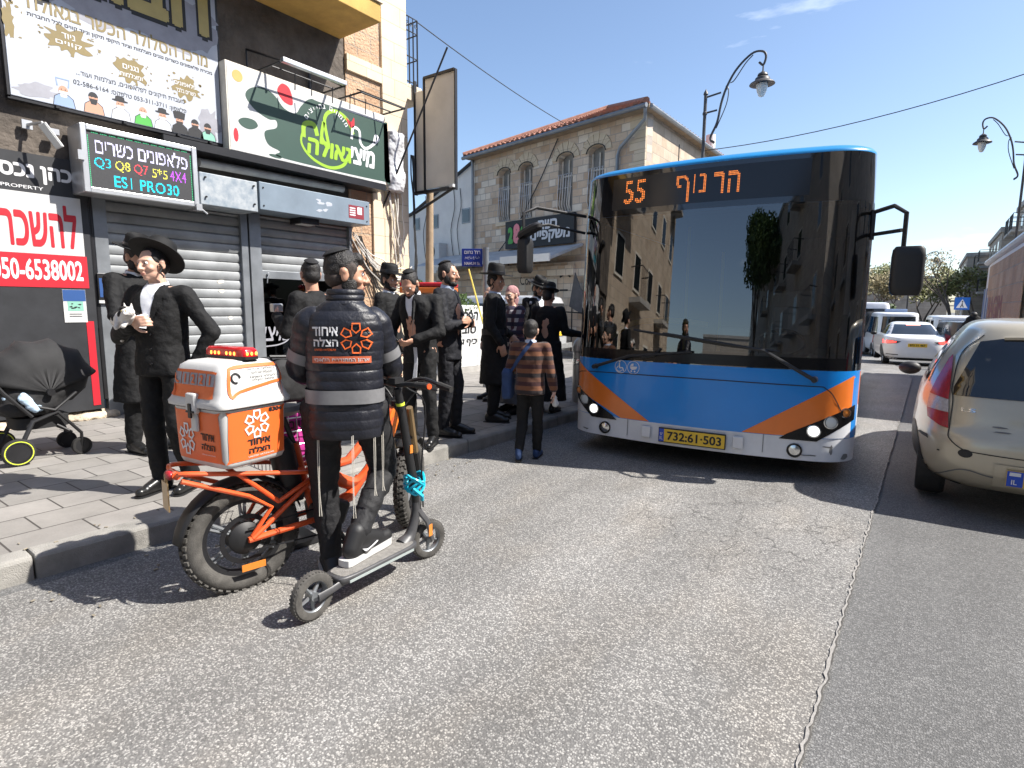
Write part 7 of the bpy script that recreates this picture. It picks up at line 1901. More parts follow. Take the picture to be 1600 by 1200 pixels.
def hat(t, HM, s, brim=(.165, .185), crown=.115, tilt=-.06, up=.078, back=-.012, m_='felt', band=True, dent=True, curl=.012):
    Q = HM @ Matrix.Translation(V((0, back, up)) * s) @ Matrix.Rotation(tilt, 4, 'X') @ Matrix.Diagonal((s, s, s, 1))
    mb = MB(); vs = []; fs = []; n = 40
    prof = [(.0, crown - (.03 if dent else 0), 0), (.035, crown - (.022 if dent else 0), 0), (.062, crown, 0), (.078, crown - .008, 0), (.086, crown - .03, 0), (.092, .02, 0), (.094, .004, 0), (.10, 0, 0), (.0, 0, .45), (.0, 0, .9), (.0, .002, 1.0), (.0, -.005, 1.0), (.0, -.005, .5), (.092, -.006, 0), (.0, -.006, 0)]
    for (r, z, b) in prof:
        for i in range(n):
            a = 2 * PI * i / n; ca, sa = math.cos(a), math.sin(a)
            rx, ry = (r, r * 1.16) if not b else (.10 + (brim[0] - .10) * b, .116 + (brim[1] - .116) * b)
            zz = z + (curl * b * abs(ca) ** 1.5 - .006 * b * max(0, sa) if b else 0) - (.012 * max(0, sa) if (z > .06 and r > .03) else 0)
            vs.append((rx * ca, ry * sa, zz))
    for k in range(len(prof) - 1):
        for i in range(n): fs.append((k * n + i, k * n + (i + 1) % n, (k + 1) * n + (i + 1) % n, (k + 1) * n + i))
    o = mb.add(vs, fs, Q).build('hat', m_, t, ang=55)
    if band:
        b = MB(); b.lathe([(.0945, .004), (.0965, .006), (.0945, .036), (.0925, .038)], 40, Q @ Matrix.Diagonal((1, 1.16, 1, 1)), caps=False); b.ell((-.096, 0, .022), (.006, .022, .016), Q); b.build('hat_band', 'satin', o)
    return o

def hair(t, HM, s, m_='hair', back=.0, full=1.0, low=-.03, fade=False):
    mb = MB(); e = lambda c, r: mb.ell(V(c) * s, V(r) * s * full, HM, 20, 14)
    e((0, -.026, .045), (.0775, .092, .082)); e((0, -.048, .0 + low * .3), (.073, .066, .07))
    for S in (-1, 1): e((S * .052, -.01, .035), (.026, .056, .05))
    return remesh(mb, 'hair', m_, t, .009, 2, .006, .03)

def beard(t, HM, s, m_='hair', long=0.0, thin=1.0):
    mb = MB(); e = lambda c, r: mb.ell(V(c) * s, V(r) * s * thin, HM, 18, 12)
    e((0, .045, -.086 - long * .3), (.052, .048, .034 + long * .5)); e((0, .074, -.092), (.032, .026, .026))
    for S in (-1, 1): e((S * .058, .015, -.055), (.016, .040, .042)); e((S * .066, -.002, -.02), (.009, .018, .036))
    e((0, .096, -.046), (.026, .008, .006))
    if long: e((0, .06, -.13 - long * .5), (.04, .03, .05 + long * .4))
    return remesh(mb, 'beard', m_, t, .008, 1, .008, .03)

def sidelocks(t, HM, s):
    mb = MB()
    for S in (-1, 1): mb.tube([HM @ (V((S * (.079 + .004 * math.sin(i)), .012 + .008 * math.cos(i * 1.3), .0 - .012 * i)) * s) for i in range(9)], .006 * s, 6)
    return mb.build('sidelocks', 'hair', t)

def kippah(t, HM, s, m_='kippah', r=.072):
    mb = MB(); N = 10
    Q = HM @ Matrix.Translation(V((0, -.032, .048)) * s) @ Matrix.Rotation(.38, 4, 'X') @ Matrix.Diagonal((.0795 * s, .094 * s, .0865 * s, 1))
    mb.lathe([(math.sin(R(46 * i / N)), math.cos(R(46 * i / N)) * (1 + .02 * (i == N))) for i in range(N, -1, -1)], 32, Q, caps=False); o = mb.build('kippah', m_, t)
    q = o.modifiers.new('t', 'SOLIDIFY'); q.thickness = .004; q.offset = 1
    return o

def front_patch(t, jk, J, s, poly, name, m_, off=.006, M_=None):
    bv = bvh_of(jk.data); F_ = M_ or frameM((0, 1.0, 0), (-1, 0, 0), (0, 0, 1))
    mb = MB(); drape_poly(mb, [(-x * s, z * s) for x, z in poly], F_, bv, .02, off, back=.5); return mb.build(name, m_, t, ang=60)
def shirtfront(t, jk, J, s, open_to=1.16, w=.06, m_='shirt', lap='satin'):
    front_patch(t, jk, J, s, [(-w, 1.485), (w, 1.485), (w * .75, 1.36), (0, open_to), (-w * .75, 1.36)], 'shirt', m_, .004)
    for S in (-1, 1): front_patch(t, jk, J, s, [(S * w, 1.49), (S * (w + .045), 1.45), (S * (w + .035), 1.34), (0, open_to - .01), (S * w * .72, 1.36)], 'lapel', lap, .008)
def collar(t, J, s, m_='shirt', r=.066, z=1.462, h=.045):
    c = J['neck'].lerp(J['head'], .12); mb = MB(); d = (J['head'] - J['neck']).normalized()
    Q = Matrix.Translation(V((c.x, c.y, z * s))) @ Matrix.Rotation(-.22, 4, 'X'); mb.lathe([(r * s * 1.10, 0), (r * s, h * s), (r * s * .94, h * s), (r * s * 1.04, 0)], 26, Q, caps=False); return mb.build('collar', m_, t)

# man in front of the shutter with a cat in the crook of his arm
t, J, HM, hs, s = person('person in black suit and tilted wide brimmed hat holding a cat, standing at the kerb', (-4.40, 1.86), R(207), 1.76,
    dict(elR=(.285, .06, 1.13), wrR=(.02, .235, 1.235), hdR=(-1, .25, .12), pnR=(-.1, -.9, .0), elL=(-.345, -.06, 1.16), wrL=(-.24, -.02, .96), hdL=(.7, .35, -.5), pnL=(.5, -.3, .6), chest=(.01, .0, 1.28), hipL=(-.09, 0, .93), kneeL=(-.11, .05, .50), ankL=(-.08, -.10, .09), toeL=(-.10, .07, .03), head=(.015, .02, 1.625)), head=(R(-8), R(-4), R(5)), skin='skin_pale', curl=(.5, .7), vox=.0065)
trousers(t, J, s); shoes(t, J, s)
jk = jacket(t, J, s, 'jacket', 'suit', hem=.86, fat=1.0)
shirtfront(t, jk, J, s, 1.19, .062, lap='suit'); collar(t, J, s)
hair(t, HM, hs, full=.98); sidelocks(t, HM, hs); hat(t, HM, hs, brim=(.172, .185), crown=.13, tilt=R(42), up=.062, back=-.05)
mb = MB(); bv = bvh_of(jk.data)
for z in (1.15, 1.05, .95): mb.ell(bv.ray_cast(V((-.02, 1, z * s)), V((0, -1, 0)))[0] + V((0, .004, 0)), (.010, .005, .010), None, 10, 6)
mb.build('buttons', 'black_gloss', t)
c = thing('cat', 'black and white cat curled in the arm of the man by the shutter', 'cat', t.matrix_basis @ V((-.13, .06, .05)), t.rotation_euler.z)
mb = MB(); mb.cap((.30, .10, 1.20), (.16, .20, 1.225), .062, .055); mb.cap((.16, .20, 1.225), (.12, .235, 1.24), .045, .04); mb.ell((.10, .255, 1.262), (.040, .038, .034)); mb.cap((.09, .285, 1.252), (.088, .292, 1.250), .015, .012)
for dx in (.022, -.022): mb.tube([(.10 + dx, .25, 1.285), (.10 + dx * 1.3, .25, 1.325)], [.014, .002], 8)
for q in ((.13, .27, 1.17), (.20, .25, 1.16)): mb.cap((q[0], .23, 1.21), q, .018, .016, 8)
mb.cap((.32, .08, 1.18), (.35, .05, 1.06), .02, .013, 8); remesh(mb, 'body', 'cat_white', c, .006, 1, .006, .02)
mb = MB(); mb.ell((.26, .155, 1.225), (.055, .04, .045)); mb.ell((.165, .236, 1.245), (.03, .02, .028)); mb.ell((.115, .268, 1.288), (.026, .022, .012)); mb.ell((.33, .10, 1.23), (.03, .03, .03)); remesh(mb, 'black_patches', 'cat_black', c, .006, 1, .005, .02)
mb = MB(); [mb.ell((.10 + dx, .288, 1.268), (.006, .004, .006), None, 8, 6) for dx in (.015, -.015)]; mb.build('eyes', 'gold_ink2', c)

# taller man behind him, close to the shutter
t, J, HM, hs, s = person('person in long black coat and hat half hidden behind the man with the cat', (-5.85, 2.28), R(-75), 1.92, dict(elR=(.24, .08, 1.15), wrR=(.10, .26, 1.20), hdR=(-.6, .5, .4), elL=(-.24, .05, 1.14), wrL=(-.12, .25, 1.1), hdL=(.5, .8, .2), head=(0, .05, 1.61)), head=(R(0), R(-14), 0), vox=.009)
trousers(t, J, s); shoes(t, J, s); jacket(t, J, s, 'frock_coat', 'suit', hem=.44, flare=.05); hair(t, HM, hs); beard(t, HM, hs); hat(t, HM, hs, tilt=-.05); collar(t, J, s)
sc2 = thing('suitcase', 'small black suitcase standing at the foot of the shutter', 'suitcase', (-7.62, 3.02, .127), R(4))
mb = MB(); mb.rings([((0, 0, z), .12 * k, .17 * k) for z, k in ((.05, .9), (.07, 1), (.50, 1), (.53, .93))], 32, power=6); mb.build('shell', 'stroller_cloth', sc2)
mb = MB(); [mb.cyl((x, y, .0), (x, y, .06), .022, n=10) for x in (-.07, .07) for y in (-.12, .12)]; mb.build('wheels', 'black', sc2); MB().tube([(0, -.08, .53), (0, -.08, .60), (0, .08, .60), (0, .08, .53)], .01, 7).build('handle', 'black', sc2)

# rider standing on the scooter, back to us
rd, J, HM, hs, s = person('person in dark quilted jacket with orange emblem standing over the scooter, seen from behind', (-2.50, 1.93, .0), R(44), 1.77,
    dict(pelvis=(.02, 0, .97), chest=(.02, .02, 1.28), neck=(.02, .0, 1.49), head=(.03, .03, 1.635), hipR=(.125, .02, .93), kneeR=(.19, .17, .56), ankR=(.07, -.16, .30), toeR=(.20, .03, .215), hipL=(-.11, 0, .93), kneeL=(-.12, .05, .51), ankL=(-.09, .02, .09), toeL=(-.15, .18, .03),
         shR=(.165, .02, 1.395), elR=(.235, .12, 1.15), wrR=(.22, .33, 1.09), hdR=(-.1, 1, .0), pnR=(0, 0, -1), shL=(-.145, -.02, 1.395), elL=(-.215, .06, 1.14), wrL=(-.05, .30, 1.12), hdL=(.4, .9, .0), pnL=(0, 0, -1)),
    head=(R(-78), R(-4), R(0)), skin='skin', curl=(.9, .9), vox=.0065)
trousers(rd, J, s, 'jeans', rs=(.112, .076, .055), folds=.026); shoes(rd, J, s, 'black', 1.12, sole='white_plastic')
# quilted jacket: rows of padding between the seams
def quilt(z, pitch=.05): return abs(math.sin(PI * z / pitch)) ** .38
mb = MB(); rows = []; N = 150
for i in range(N + 1):
    z = .80 + (1.50 - .80) * i / N
    rx = lerp1(z, [.80, .86, 1.0, 1.15, 1.30, 1.38, 1.43, 1.465, 1.50], [.190, .195, .190, .190, .203, .203, .184, .136, .092]); ry = lerp1(z, [.80, .86, 1.0, 1.15, 1.30, 1.40, 1.45, 1.50], [.150, .156, .150, .148, .150, .134, .105, .085])
    q = .005 * quilt(z - .80) - .0025; rows.append((spine(J, z * s) + V((-.005, 0, 0)), (rx + q) * s, (ry + q) * s))
mb.rings(rows, 72, power=2.6)
for i in range(40): pass
pj = mb.build('jacket', 'puffer', rd, ang=70)
pj['label'] = 'quilted dark jacket'
for v in pj.data.vertices:
    n_ = noise.noise(V(v.co) * 16) * .005 + noise.noise(V((v.co.x * 40, v.co.y * 40, v.co.z * 9))) * .0035; v.co += V((v.co.x - J['chest'].x, v.co.y - J['chest'].y, 0)).normalized() * n_
JB = bvh_of(pj.data)
cmb = MB(); cr = []
for i in range(25):
    z = i / 24; q = .008 * quilt(z * .085 + .0, .0285); cr.append((spine(J, 1.475 * s) + V((0, .0, z * .085 * s)) + V((.004, .012 * z, 0)), (.094 - .010 * z + q) * s, (.088 - .008 * z + q) * s))
cmb.rings(cr, 48); cmb.build('collar', 'puffer', pj, ang=70)
for c in 'LR':
    P = spline([J['sh' + c] - (J['sh' + c] - spine(J, 1.40 * s)) * .35, J['sh' + c], J['sh' + c].lerp(J['el' + c], .55), J['el' + c], J['el' + c].lerp(J['wr' + c], .5), J['wr' + c]], 22)
    L = 0; rs = []; tot = sum((P[i + 1] - P[i]).length for i in range(len(P) - 1))
    for i in range(len(P)):
        if i: L += (P[i] - P[i - 1]).length
        u = L / tot; r = lerp1(u, [0, .12, .35, .62, .85, 1.0], [.052, .080, .076, .069, .061, .049]); rs.append((r + .0045 * quilt(L, .05) - .0025) * s)
    a = MB(); a.tube(P, rs, 28); sl = a.build('sleeve', 'puffer', pj, ang=70)
    for v in sl.data.vertices: v.co += V((noise.noise(v.co * 22), noise.noise(v.co * 22 + V((5, 1, 2))), noise.noise(v.co * 22 + V((1, 7, 3))))) * .006
    for lo, hi, m_, nm in ((.42, .50, 'reflective', 'reflective_band'), (.88, .95, 'reflective', 'reflective_cuff')):
        a = MB(); i0, i1 = int(lo * len(P)), int(hi * len(P)); k = [P[i] for i in range(i0, i1 + 1)]; a.tube(k, [max(rs[i0:i1 + 1]) + .005] * len(k), 32, caps=False); a.build(nm, m_, sl)
# band round the waist of the jacket
a = MB(); a.rings([(spine(J, z * s) + V((-.005, 0, 0)), (.189 + .012) * s, (.149 + .012) * s) for z in (.985, 1.0, 1.045, 1.055)], 72, caps=False, power=2.6); a.build('reflective_band', 'reflective', pj, ang=70)
BK = frameM((0, -1.0, 0), (1, 0, 0), (0, 0, 1))
a = MB(); drape_text(a, 'איחוד', BK, JB, (-.058, 1.365), w=.125, h=.046, bold=.03, off=.006); drape_text(a, 'הצלה', BK, JB, (-.056, 1.312), w=.120, h=.046, bold=.03, off=.006); a.build('white_lettering', 'white_ink', pj)
a = MB(); star_logo(a, BK, (.092, 1.330), .074, .006, bvh=JB, off=.007); drape_text(a, 'UNITED HATZALAH', BK, JB, (-.06, 1.274), w=.105, h=.010, bold=.02, off=.006, rtl=False); a.build('orange_emblem', 'orange_ink', pj)
a = MB(); drape_poly(a, [(-.125, 1.205), (.16, 1.205), (.16, 1.240), (-.125, 1.240)], BK, JB, .02, .006); st3 = a.build('orange_strip', mat('strip', (.55, .12, .05), .5), pj)
a = MB(); drape_text(a, 'ארגון המתנדבים הלאומי', BK, JB, (.018, 1.222), w=.265, h=.024, bold=.01, off=.0075); a.build('strip_lettering', 'white_ink', pj)
mb = MB(); e = lambda c, r: mb.ell(V(c) * hs, V(r) * hs, HM, 20, 14)
e((0, -.022, .048), (.0775, .094, .083)); e((0, .046, .082), (.056, .040, .036)); e((0, -.05, .02), (.072, .066, .06)); remesh(mb, 'hair', 'hair', rd, .007, 1, .008, .022, .006)
mb = MB(); e((0, -.045, -.022), (.068, .064, .052))
for S in (-1, 1): e((S * .058, .002, .03), (.0185, .050, .04)); e((S * .0655, .020, .0), (.009, .015, .045))
remesh(mb, 'short_sides', 'hair_fade', rd, .007, 1, .004, .02); beard(rd, HM, hs, 'hair', 0, 1.03); kippah(rd, HM, hs)
mb = MB()
for S in (-1, 1): mb.ell((S * .034, .090, .030), (.020, .006, .005), HM @ Matrix.Diagonal((hs, hs, hs, 1)), 10, 6)
mb.build('eyebrows', 'hair', rd)
mb = MB()
for (x, y) in ((-.12, -.10), (.06, -.15), (.165, -.10), (.20, -.02)):
    for d in (0, .006): mb.tube(spline([(x + d, y, .84 * s), (x + d * 1.4, y - .015, .70), (x + d * .6, y - .012, .55), (x + d * 2, y - .02, .40 + .1 * (x > .1))], 3), .0022, 4)
mb.build('tassels', 'paper', rd)
# swoosh tick on the trainer and white piping
mb = MB(); A_, T_ = J['ankR'], J['toeR']; d = (T_ - A_); d.z = 0; d.normalize(); u = V((d.y, -d.x, 0))
pts = [(-.01, .055), (.02, .028), (.05, .03), (.11, .06), (.05, .044), (.022, .044)]
O_ = V((A_.x, A_.y, T_.z - .03)) + d * .0 + u * .052
mb.add([O_ + d * x + V((0, 0, z)) for x, z in smooth_closed(pts, 4)], [tuple(range(24))]); o = mb.build('swoosh', 'white_ink', rd); q = o.modifiers.new('t', 'SOLIDIFY'); q.thickness = .008

DUP = dict(vox=.009)
# head and shoulders behind the rider
t, J, HM, hs, s = person('person in black jacket holding a small camera by the open shutter behind the rider', (-4.25, 3.0), R(100), 1.74, dict(elL=(-.26, .04, 1.15), wrL=(-.12, .30, 1.28), hdL=(.5, .6, .5), elR=(.24, .05, 1.13), wrR=(.12, .28, 1.2), hdR=(-.5, .7, .4)), head=(R(-30), R(-4), 0), **DUP)
trousers(t, J, s); shoes(t, J, s); jacket(t, J, s, 'jacket', 'suit', hem=.80); hair(t, HM, hs); kippah(t, HM, hs)
c = thing('camera', 'small silver camera held by the man behind the rider', 'camera', t.location, t.rotation_euler.z); MB().box((-.06, .36, 1.34), (.10, .05, .07)).build('casing', 'alu', c, bevel=.006); MB().cyl((-.06, .385, 1.34), (-.06, .42, 1.34), .025, n=14).build('lens', 'black', c)
# man in hat at the corner, looking right
t, J, HM, hs, s = person('person in black suit, round hat and white collar facing right before the corner stones', (-5.10, 4.62), R(-68), 1.78, dict(), head=(R(-14), R(-6), 0), **DUP)
trousers(t, J, s); shoes(t, J, s); jk = jacket(t, J, s, hem=.78); collar(t, J, s, h=.05); hair(t, HM, hs); beard(t, HM, hs, 'hair'); sidelocks(t, HM, hs); hat(t, HM, hs, brim=(.165, .18), crown=.118, tilt=0)
# man bent over his phone
t, J, HM, hs, s = person('person in black suit with head bowed over a phone held at the waist', (-4.02, 4.03), R(190), 1.74, dict(pelvis=(0, -.02, .97), chest=(0, .03, 1.27), neck=(0, .08, 1.45), head=(0, .15, 1.575), elR=(.30, .06, 1.13), wrR=(.12, .26, 1.02), hdR=(-.45, .6, -.45), pnR=(-.7, .1, .5), elL=(-.29, .08, 1.13), wrL=(-.12, .27, 1.06), hdL=(.35, .7, -.3), pnL=(.7, .1, .5), kneeL=(-.13, .04, .5), ankL=(-.15, .0, .09), toeL=(-.20, .17, .03), kneeR=(.12, .02, .5), ankR=(.13, -.03, .09), toeR=(.19, .14, .03)), head=(R(8), R(-38), 0), curl=(.6, .5), vox=.008)
trousers(t, J, s); shoes(t, J, s); jk = jacket(t, J, s, hem=.82, folds=.026); shirtfront(t, jk, J, s, 1.2, .05, lap='suit'); collar(t, J, s); hair(t, HM, hs); beard(t, HM, hs); kippah(t, HM, hs, 'felt')
mb = MB()
for d in (0, .01, .02, .03): mb.tube(spline([(-.10 + d, .20, .98), (-.11 + d, .20, .85), (-.09 + d * 1.3, .19, .70), (-.10 + d * 2, .2, .60)], 3), .0035, 5)
mb.build('tassels', 'shirt', t)
c = thing('mobile_phone', 'dark phone in the hands of the bowed man', 'phone', t.location, t.rotation_euler.z); Q = frameM((0, .36, 1.0), (1, 0, 0), (0, .6, .8)); MB().box((0, 0, 0), (.072, .15, .009), Q).build('case', 'black_gloss', c, bevel=.003); MB().box((0, 0, .0055), (.064, .138, .002), Q).build('screen', 'display_black', c)
# man with folded arms facing right
t, J, HM, hs, s = person('person in dark suit and skullcap with folded arms and pale blue collar, facing right', (-4.08, 4.50), R(-68), 1.82, dict(elR=(.25, .06, 1.12), wrR=(-.05, .22, 1.14), hdR=(-1, .1, .05), pnR=(0, -1, 0), elL=(-.25, .06, 1.12), wrL=(.05, .245, 1.17), hdL=(1, .1, .1), pnL=(0, -1, 0), kneeL=(-.10, .06, .5), ankL=(-.10, .04, .09), toeL=(-.12, .22, .03)), head=(R(-8), R(-4), 0), curl=(.3, .3), vox=.008)
trousers(t, J, s, 'suit_blue'); shoes(t, J, s); jk = jacket(t, J, s, m_='suit_blue', hem=.78, folds=.026); collar(t, J, s, 'shirt_blue', h=.055); hair(t, HM, hs); beard(t, HM, hs, thin=.97); kippah(t, HM, hs)
# long frock coat
t, J, HM, hs, s = person('person in knee length belted black frock coat and wide hat, standing sideways at the kerb', (-4.17, 5.42), R(-58), 1.78, dict(elR=(.245, -.03, 1.13), wrR=(.235, .10, .93), hdR=(0, .25, -1), elL=(-.235, .0, 1.13), wrL=(-.16, .18, 1.0), hdL=(.3, .6, -.6)), head=(R(-24), R(-8), 0), skin='skin', vox=.008)
trousers(t, J, s); shoes(t, J, s); jk = jacket(t, J, s, 'frock_coat', 'suit', hem=.45, flare=.035, folds=.024, fat=1.03); collar(t, J, s, 'shirt_blue', h=.05); hair(t, HM, hs, full=.98); sidelocks(t, HM, hs); hat(t, HM, hs, brim=(.185, .20), crown=.135, tilt=R(4))
mb = MB(); mb.rings([(spine(J, z * s), .196 * s, .15 * s) for z in (1.02, 1.03, 1.075, 1.085)], 40, caps=False, power=2.5); mb.build('belt', 'satin', jk)
shirtfront(t, jk, J, s, 1.22, .045, 'shirt_blue', 'suit')
# woman in plaid
t, J, HM, hs, s = person('person in plaid shawl, pinkish headscarf and long grey skirt behind the frock coat', (-4.30, 5.95), R(160), 1.62, dict(elR=(.22, .06, 1.13), wrR=(.06, .22, 1.06), hdR=(-.8, .5, 0), elL=(-.22, .06, 1.13), wrL=(-.06, .22, 1.1), hdL=(.8, .5, 0)), head=(R(20), R(-10), 0), skin='skin_pale', **DUP)
jacket(t, J, s, 'shawl', 'plaid', hem=.90, flare=.04, folds=.03, fat=1.04)
mb = MB(); mb.rings([(spine(J, z * s), a_, b_) for z, a_, b_ in ((.16, .27, .22), (.3, .26, .21), (.6, .23, .18), (.95, .19, .14), (1.0, .17, .13))], 30); remesh(mb, 'skirt', 'grey_cloth', t, .012, 2, .035, .10); shoes(t, J, s)
mb = MB(); e = lambda c, r: mb.ell(V(c) * hs, V(r) * hs, HM, 18, 12); e((0, -.03, .045), (.086, .098, .088)); e((0, -.03, -.07), (.075, .075, .09)); e((0, -.12, .0), (.045, .05, .05)); remesh(mb, 'headscarf', 'scarf', t, .010, 2, .02, .05)
# elderly man glimpsed behind
t, J, HM, hs, s = person('person with grey beard and dark coat glimpsed between post and frock coat', (-5.15, 6.62), R(150), 1.66, dict(), head=(R(-4), R(-8), 0), skin='skin_pale', **DUP)
trousers(t, J, s); shoes(t, J, s); jacket(t, J, s, hem=.75); beard(t, HM, hs, 'beard_grey', .05); kippah(t, HM, hs)
# bearded man in hat
t, J, HM, hs, s = person('person in black suit, hat and dark beard with white shirt, looking down to the right', (-4.75, 7.15), R(-95), 1.76, dict(head=(0, .06, 1.61), neck=(0, .02, 1.47)), head=(R(-6), R(-24), 0), **DUP)
trousers(t, J, s); shoes(t, J, s); jk = jacket(t, J, s, hem=.78); shirtfront(t, jk, J, s, 1.1, .07); collar(t, J, s); hair(t, HM, hs); beard(t, HM, hs, 'hair', .06); hat(t, HM, hs, brim=(.175, .19), tilt=R(2))
c = thing('handbag', 'white shoulder strap bag lying against the bearded man in the hat', 'bag', t.location, t.rotation_euler.z); mb = MB(); mb.cap((.19, -.03, 1.40), (.17, .05, 1.42), .03, .028, 8); remesh(mb, 'pouch', 'white_plastic', c, .008, 1)
# black coat, back to us, arm out
t, J, HM, hs, s = person('person in black coat and low hat seen from behind, one forearm held out right', (-3.98, 6.30), R(12), 1.62, dict(elR=(.25, .0, 1.13), wrR=(.42, .20, 1.10), hdR=(.6, .8, .05), pnR=(-.6, .3, -.5), elL=(-.23, .03, 1.13), wrL=(-.16, .22, 1.05)), head=(R(-12), R(-10), 0), **DUP)
mb = MB(); mb.rings([(spine(J, z * s), a_, b_) for z, a_, b_ in ((.18, .26, .21), (.5, .23, .18), (.95, .18, .14), (1.0, .17, .13))], 30); remesh(mb, 'long_skirt_coat', 'suit', t, .012, 2, .03, .10); shoes(t, J, s)
jacket(t, J, s, 'coat', 'suit', hem=.72, flare=.03); hair(t, HM, hs); hat(t, HM, hs, brim=(.135, .15), crown=.11, tilt=0)
# boy in stripes stepping off the kerb
by, J, HM, hs, s = person('person, a boy in brown striped sweater walking on the road beside the kerb', (-3.10, 4.60, 0), R(24), 1.36, dict(kneeL=(-.10, .06, .50), ankL=(-.11, -.13, .13), toeL=(-.13, .02, .05), kneeR=(.09, .07, .50), ankR=(.08, .10, .09), toeR=(.10, .27, .03), elL=(-.26, .02, 1.14), wrL=(-.29, .12, 1.02), hdL=(.2, .8, .5), elR=(.26, -.02, 1.13), wrR=(.30, .0, .90), hdR=(.05, .1, -1)), head=(R(2), R(-4), 0), skin='skin_pale', big=1.12, vox=.007)
trousers(by, J, s, folds=.018); shoes(by, J, s, 'navy_cloth', 1.05); jk = jacket(by, J, s, 'sweater', 'stripes', hem=.84, fat=1.02, folds=.02, rs=(.075, .066, .054)); hair(by, HM, hs, full=1.05); collar(by, J, s, 'shirt_blue', r=.07, h=.05)
c = thing('shoulder_bag', 'navy blue satchel slung over the left shoulder of the boy', 'bag', by.location, by.rotation_euler.z); mb = MB(); mb.rings([((-.225, .03, z), .05 * k, .11 * k) for z, k in ((.60, .8), (.63, 1), (.86, 1.03), (.90, .8))], 24, power=4); remesh(mb, 'pouch', 'navy_cloth', c, .01, 2, .012, .06)
mb = MB(); bv = bvh_of(jk.data); P = []
for i in range(14):
    a = i / 13; p = V((-.215 + .24 * a, -.5, .84 + .33 * a)); h_ = bv.ray_cast(p, V((0, 1, 0)), 2); P.append(h_[0] + V((0, -.008, 0)) if h_[0] else p + V((0, .42, 0)))
mb.tube(P, [(.022, .004)] * 14, 8, flat=(0, 0, 1)); mb.build('strap', 'navy_cloth', c)
c = thing('plastic_bag', 'small white bag clutched in the right hand of the boy', 'bag', by.location, by.rotation_euler.z); mb = MB(); mb.ell((.245, .01, .60), (.022, .03, .05)); mb.ell((.248, .01, .57), (.03, .032, .035)); remesh(mb, 'bag_body', 'white_plastic', c, .007, 1, .02, .03)
# arm beyond the bus corner
t, J, HM, hs, s = person('person in black mostly hidden behind the left front corner of the bus', (-3.62, 7.0), R(100), 1.72, dict(shL=(-.19, 0, 1.40), elL=(-.33, .03, 1.14), wrL=(-.36, .06, .92), hdL=(-.05, .1, -1)), head=(R(10), 0, 0), **DUP)
trousers(t, J, s); shoes(t, J, s); jacket(t, J, s, hem=.8); hair(t, HM, hs); hat(t, HM, hs)
# rider far up the road
t, J, HM, hs, s = person('person in black on a motor scooter far up the road by the dark car', (.98, 20.8, zr(21) + .1), R(8), 1.75, dict(pelvis=(0, 0, .80), chest=(0, .04, 1.1), neck=(0, .06, 1.3), head=(0, .08, 1.45), shL=(-.18, .05, 1.24), shR=(.18, .05, 1.24), elL=(-.27, .2, 1.0), elR=(.27, .2, 1.0), wrL=(-.25, .45, .95), wrR=(.25, .45, .95), hdL=(0, 1, 0), hdR=(0, 1, 0), hipL=(-.1, 0, .78), hipR=(.1, 0, .78), kneeL=(-.2, .38, .62), kneeR=(.2, .38, .62), ankL=(-.18, .30, .22), ankR=(.18, .30, .22), toeL=(-.18, .46, .16), toeR=(.18, .46, .16)), head=(0, 0, 0), vox=.012)
trousers(t, J, s, vox=.016, top=.86); shoes(t, J, s); jacket(t, J, s, hem=.70, vox=.016); hair(t, HM, hs, full=1.1)
mo = thing('motor_scooter', 'dark motor scooter ridden far up the road', 'motor scooter', (.98, 20.8, zr(21)), R(8)); wheel(mo, (0, -.45, .24), .24, .12); wheel(mo, (0, .75, .24), .24, .11)
mb = MB(); mb.rings([((0, -.2, .35), .14, .45), ((0, -.15, .55), .17, .48), ((0, -.15, .78), .15, .40), ((0, -.12, .86), .10, .33)], 24, power=3); mb.cap((0, .6, .3), (0, .5, .9), .1, .07); mb.box((0, .25, .28), (.3, .6, .08)); mb.build('body', 'dark_paint', mo); mb = MB(); mb.tube([(-.3, .42, 1.02), (0, .5, 1.0), (.3, .42, 1.02)], .016, 7); mb.build('handlebar', 'black', mo); MB().ell((0, -.62, .66), (.07, .03, .04)).build('tail_light', 'tail_red', mo)
# litter bin on the pavement
t = thing('litter_bin', 'round grey metal litter bin at the kerb behind the boy', 'bin', (-4.02, 7.35, .127), 0)
mb = MB(); mb.lathe([(.15, 0), (.16, .03), (.16, .72), (.175, .74), (.175, .80), (.14, .88), (.10, .93), (.0, .95)], 28); mb.build('drum', 'steel_bin', t); mb = MB(); mb.lathe([(.162, .55), (.166, .56), (.166, .62), (.162, .63)], 28, caps=False); mb.build('band', 'chrome', t)
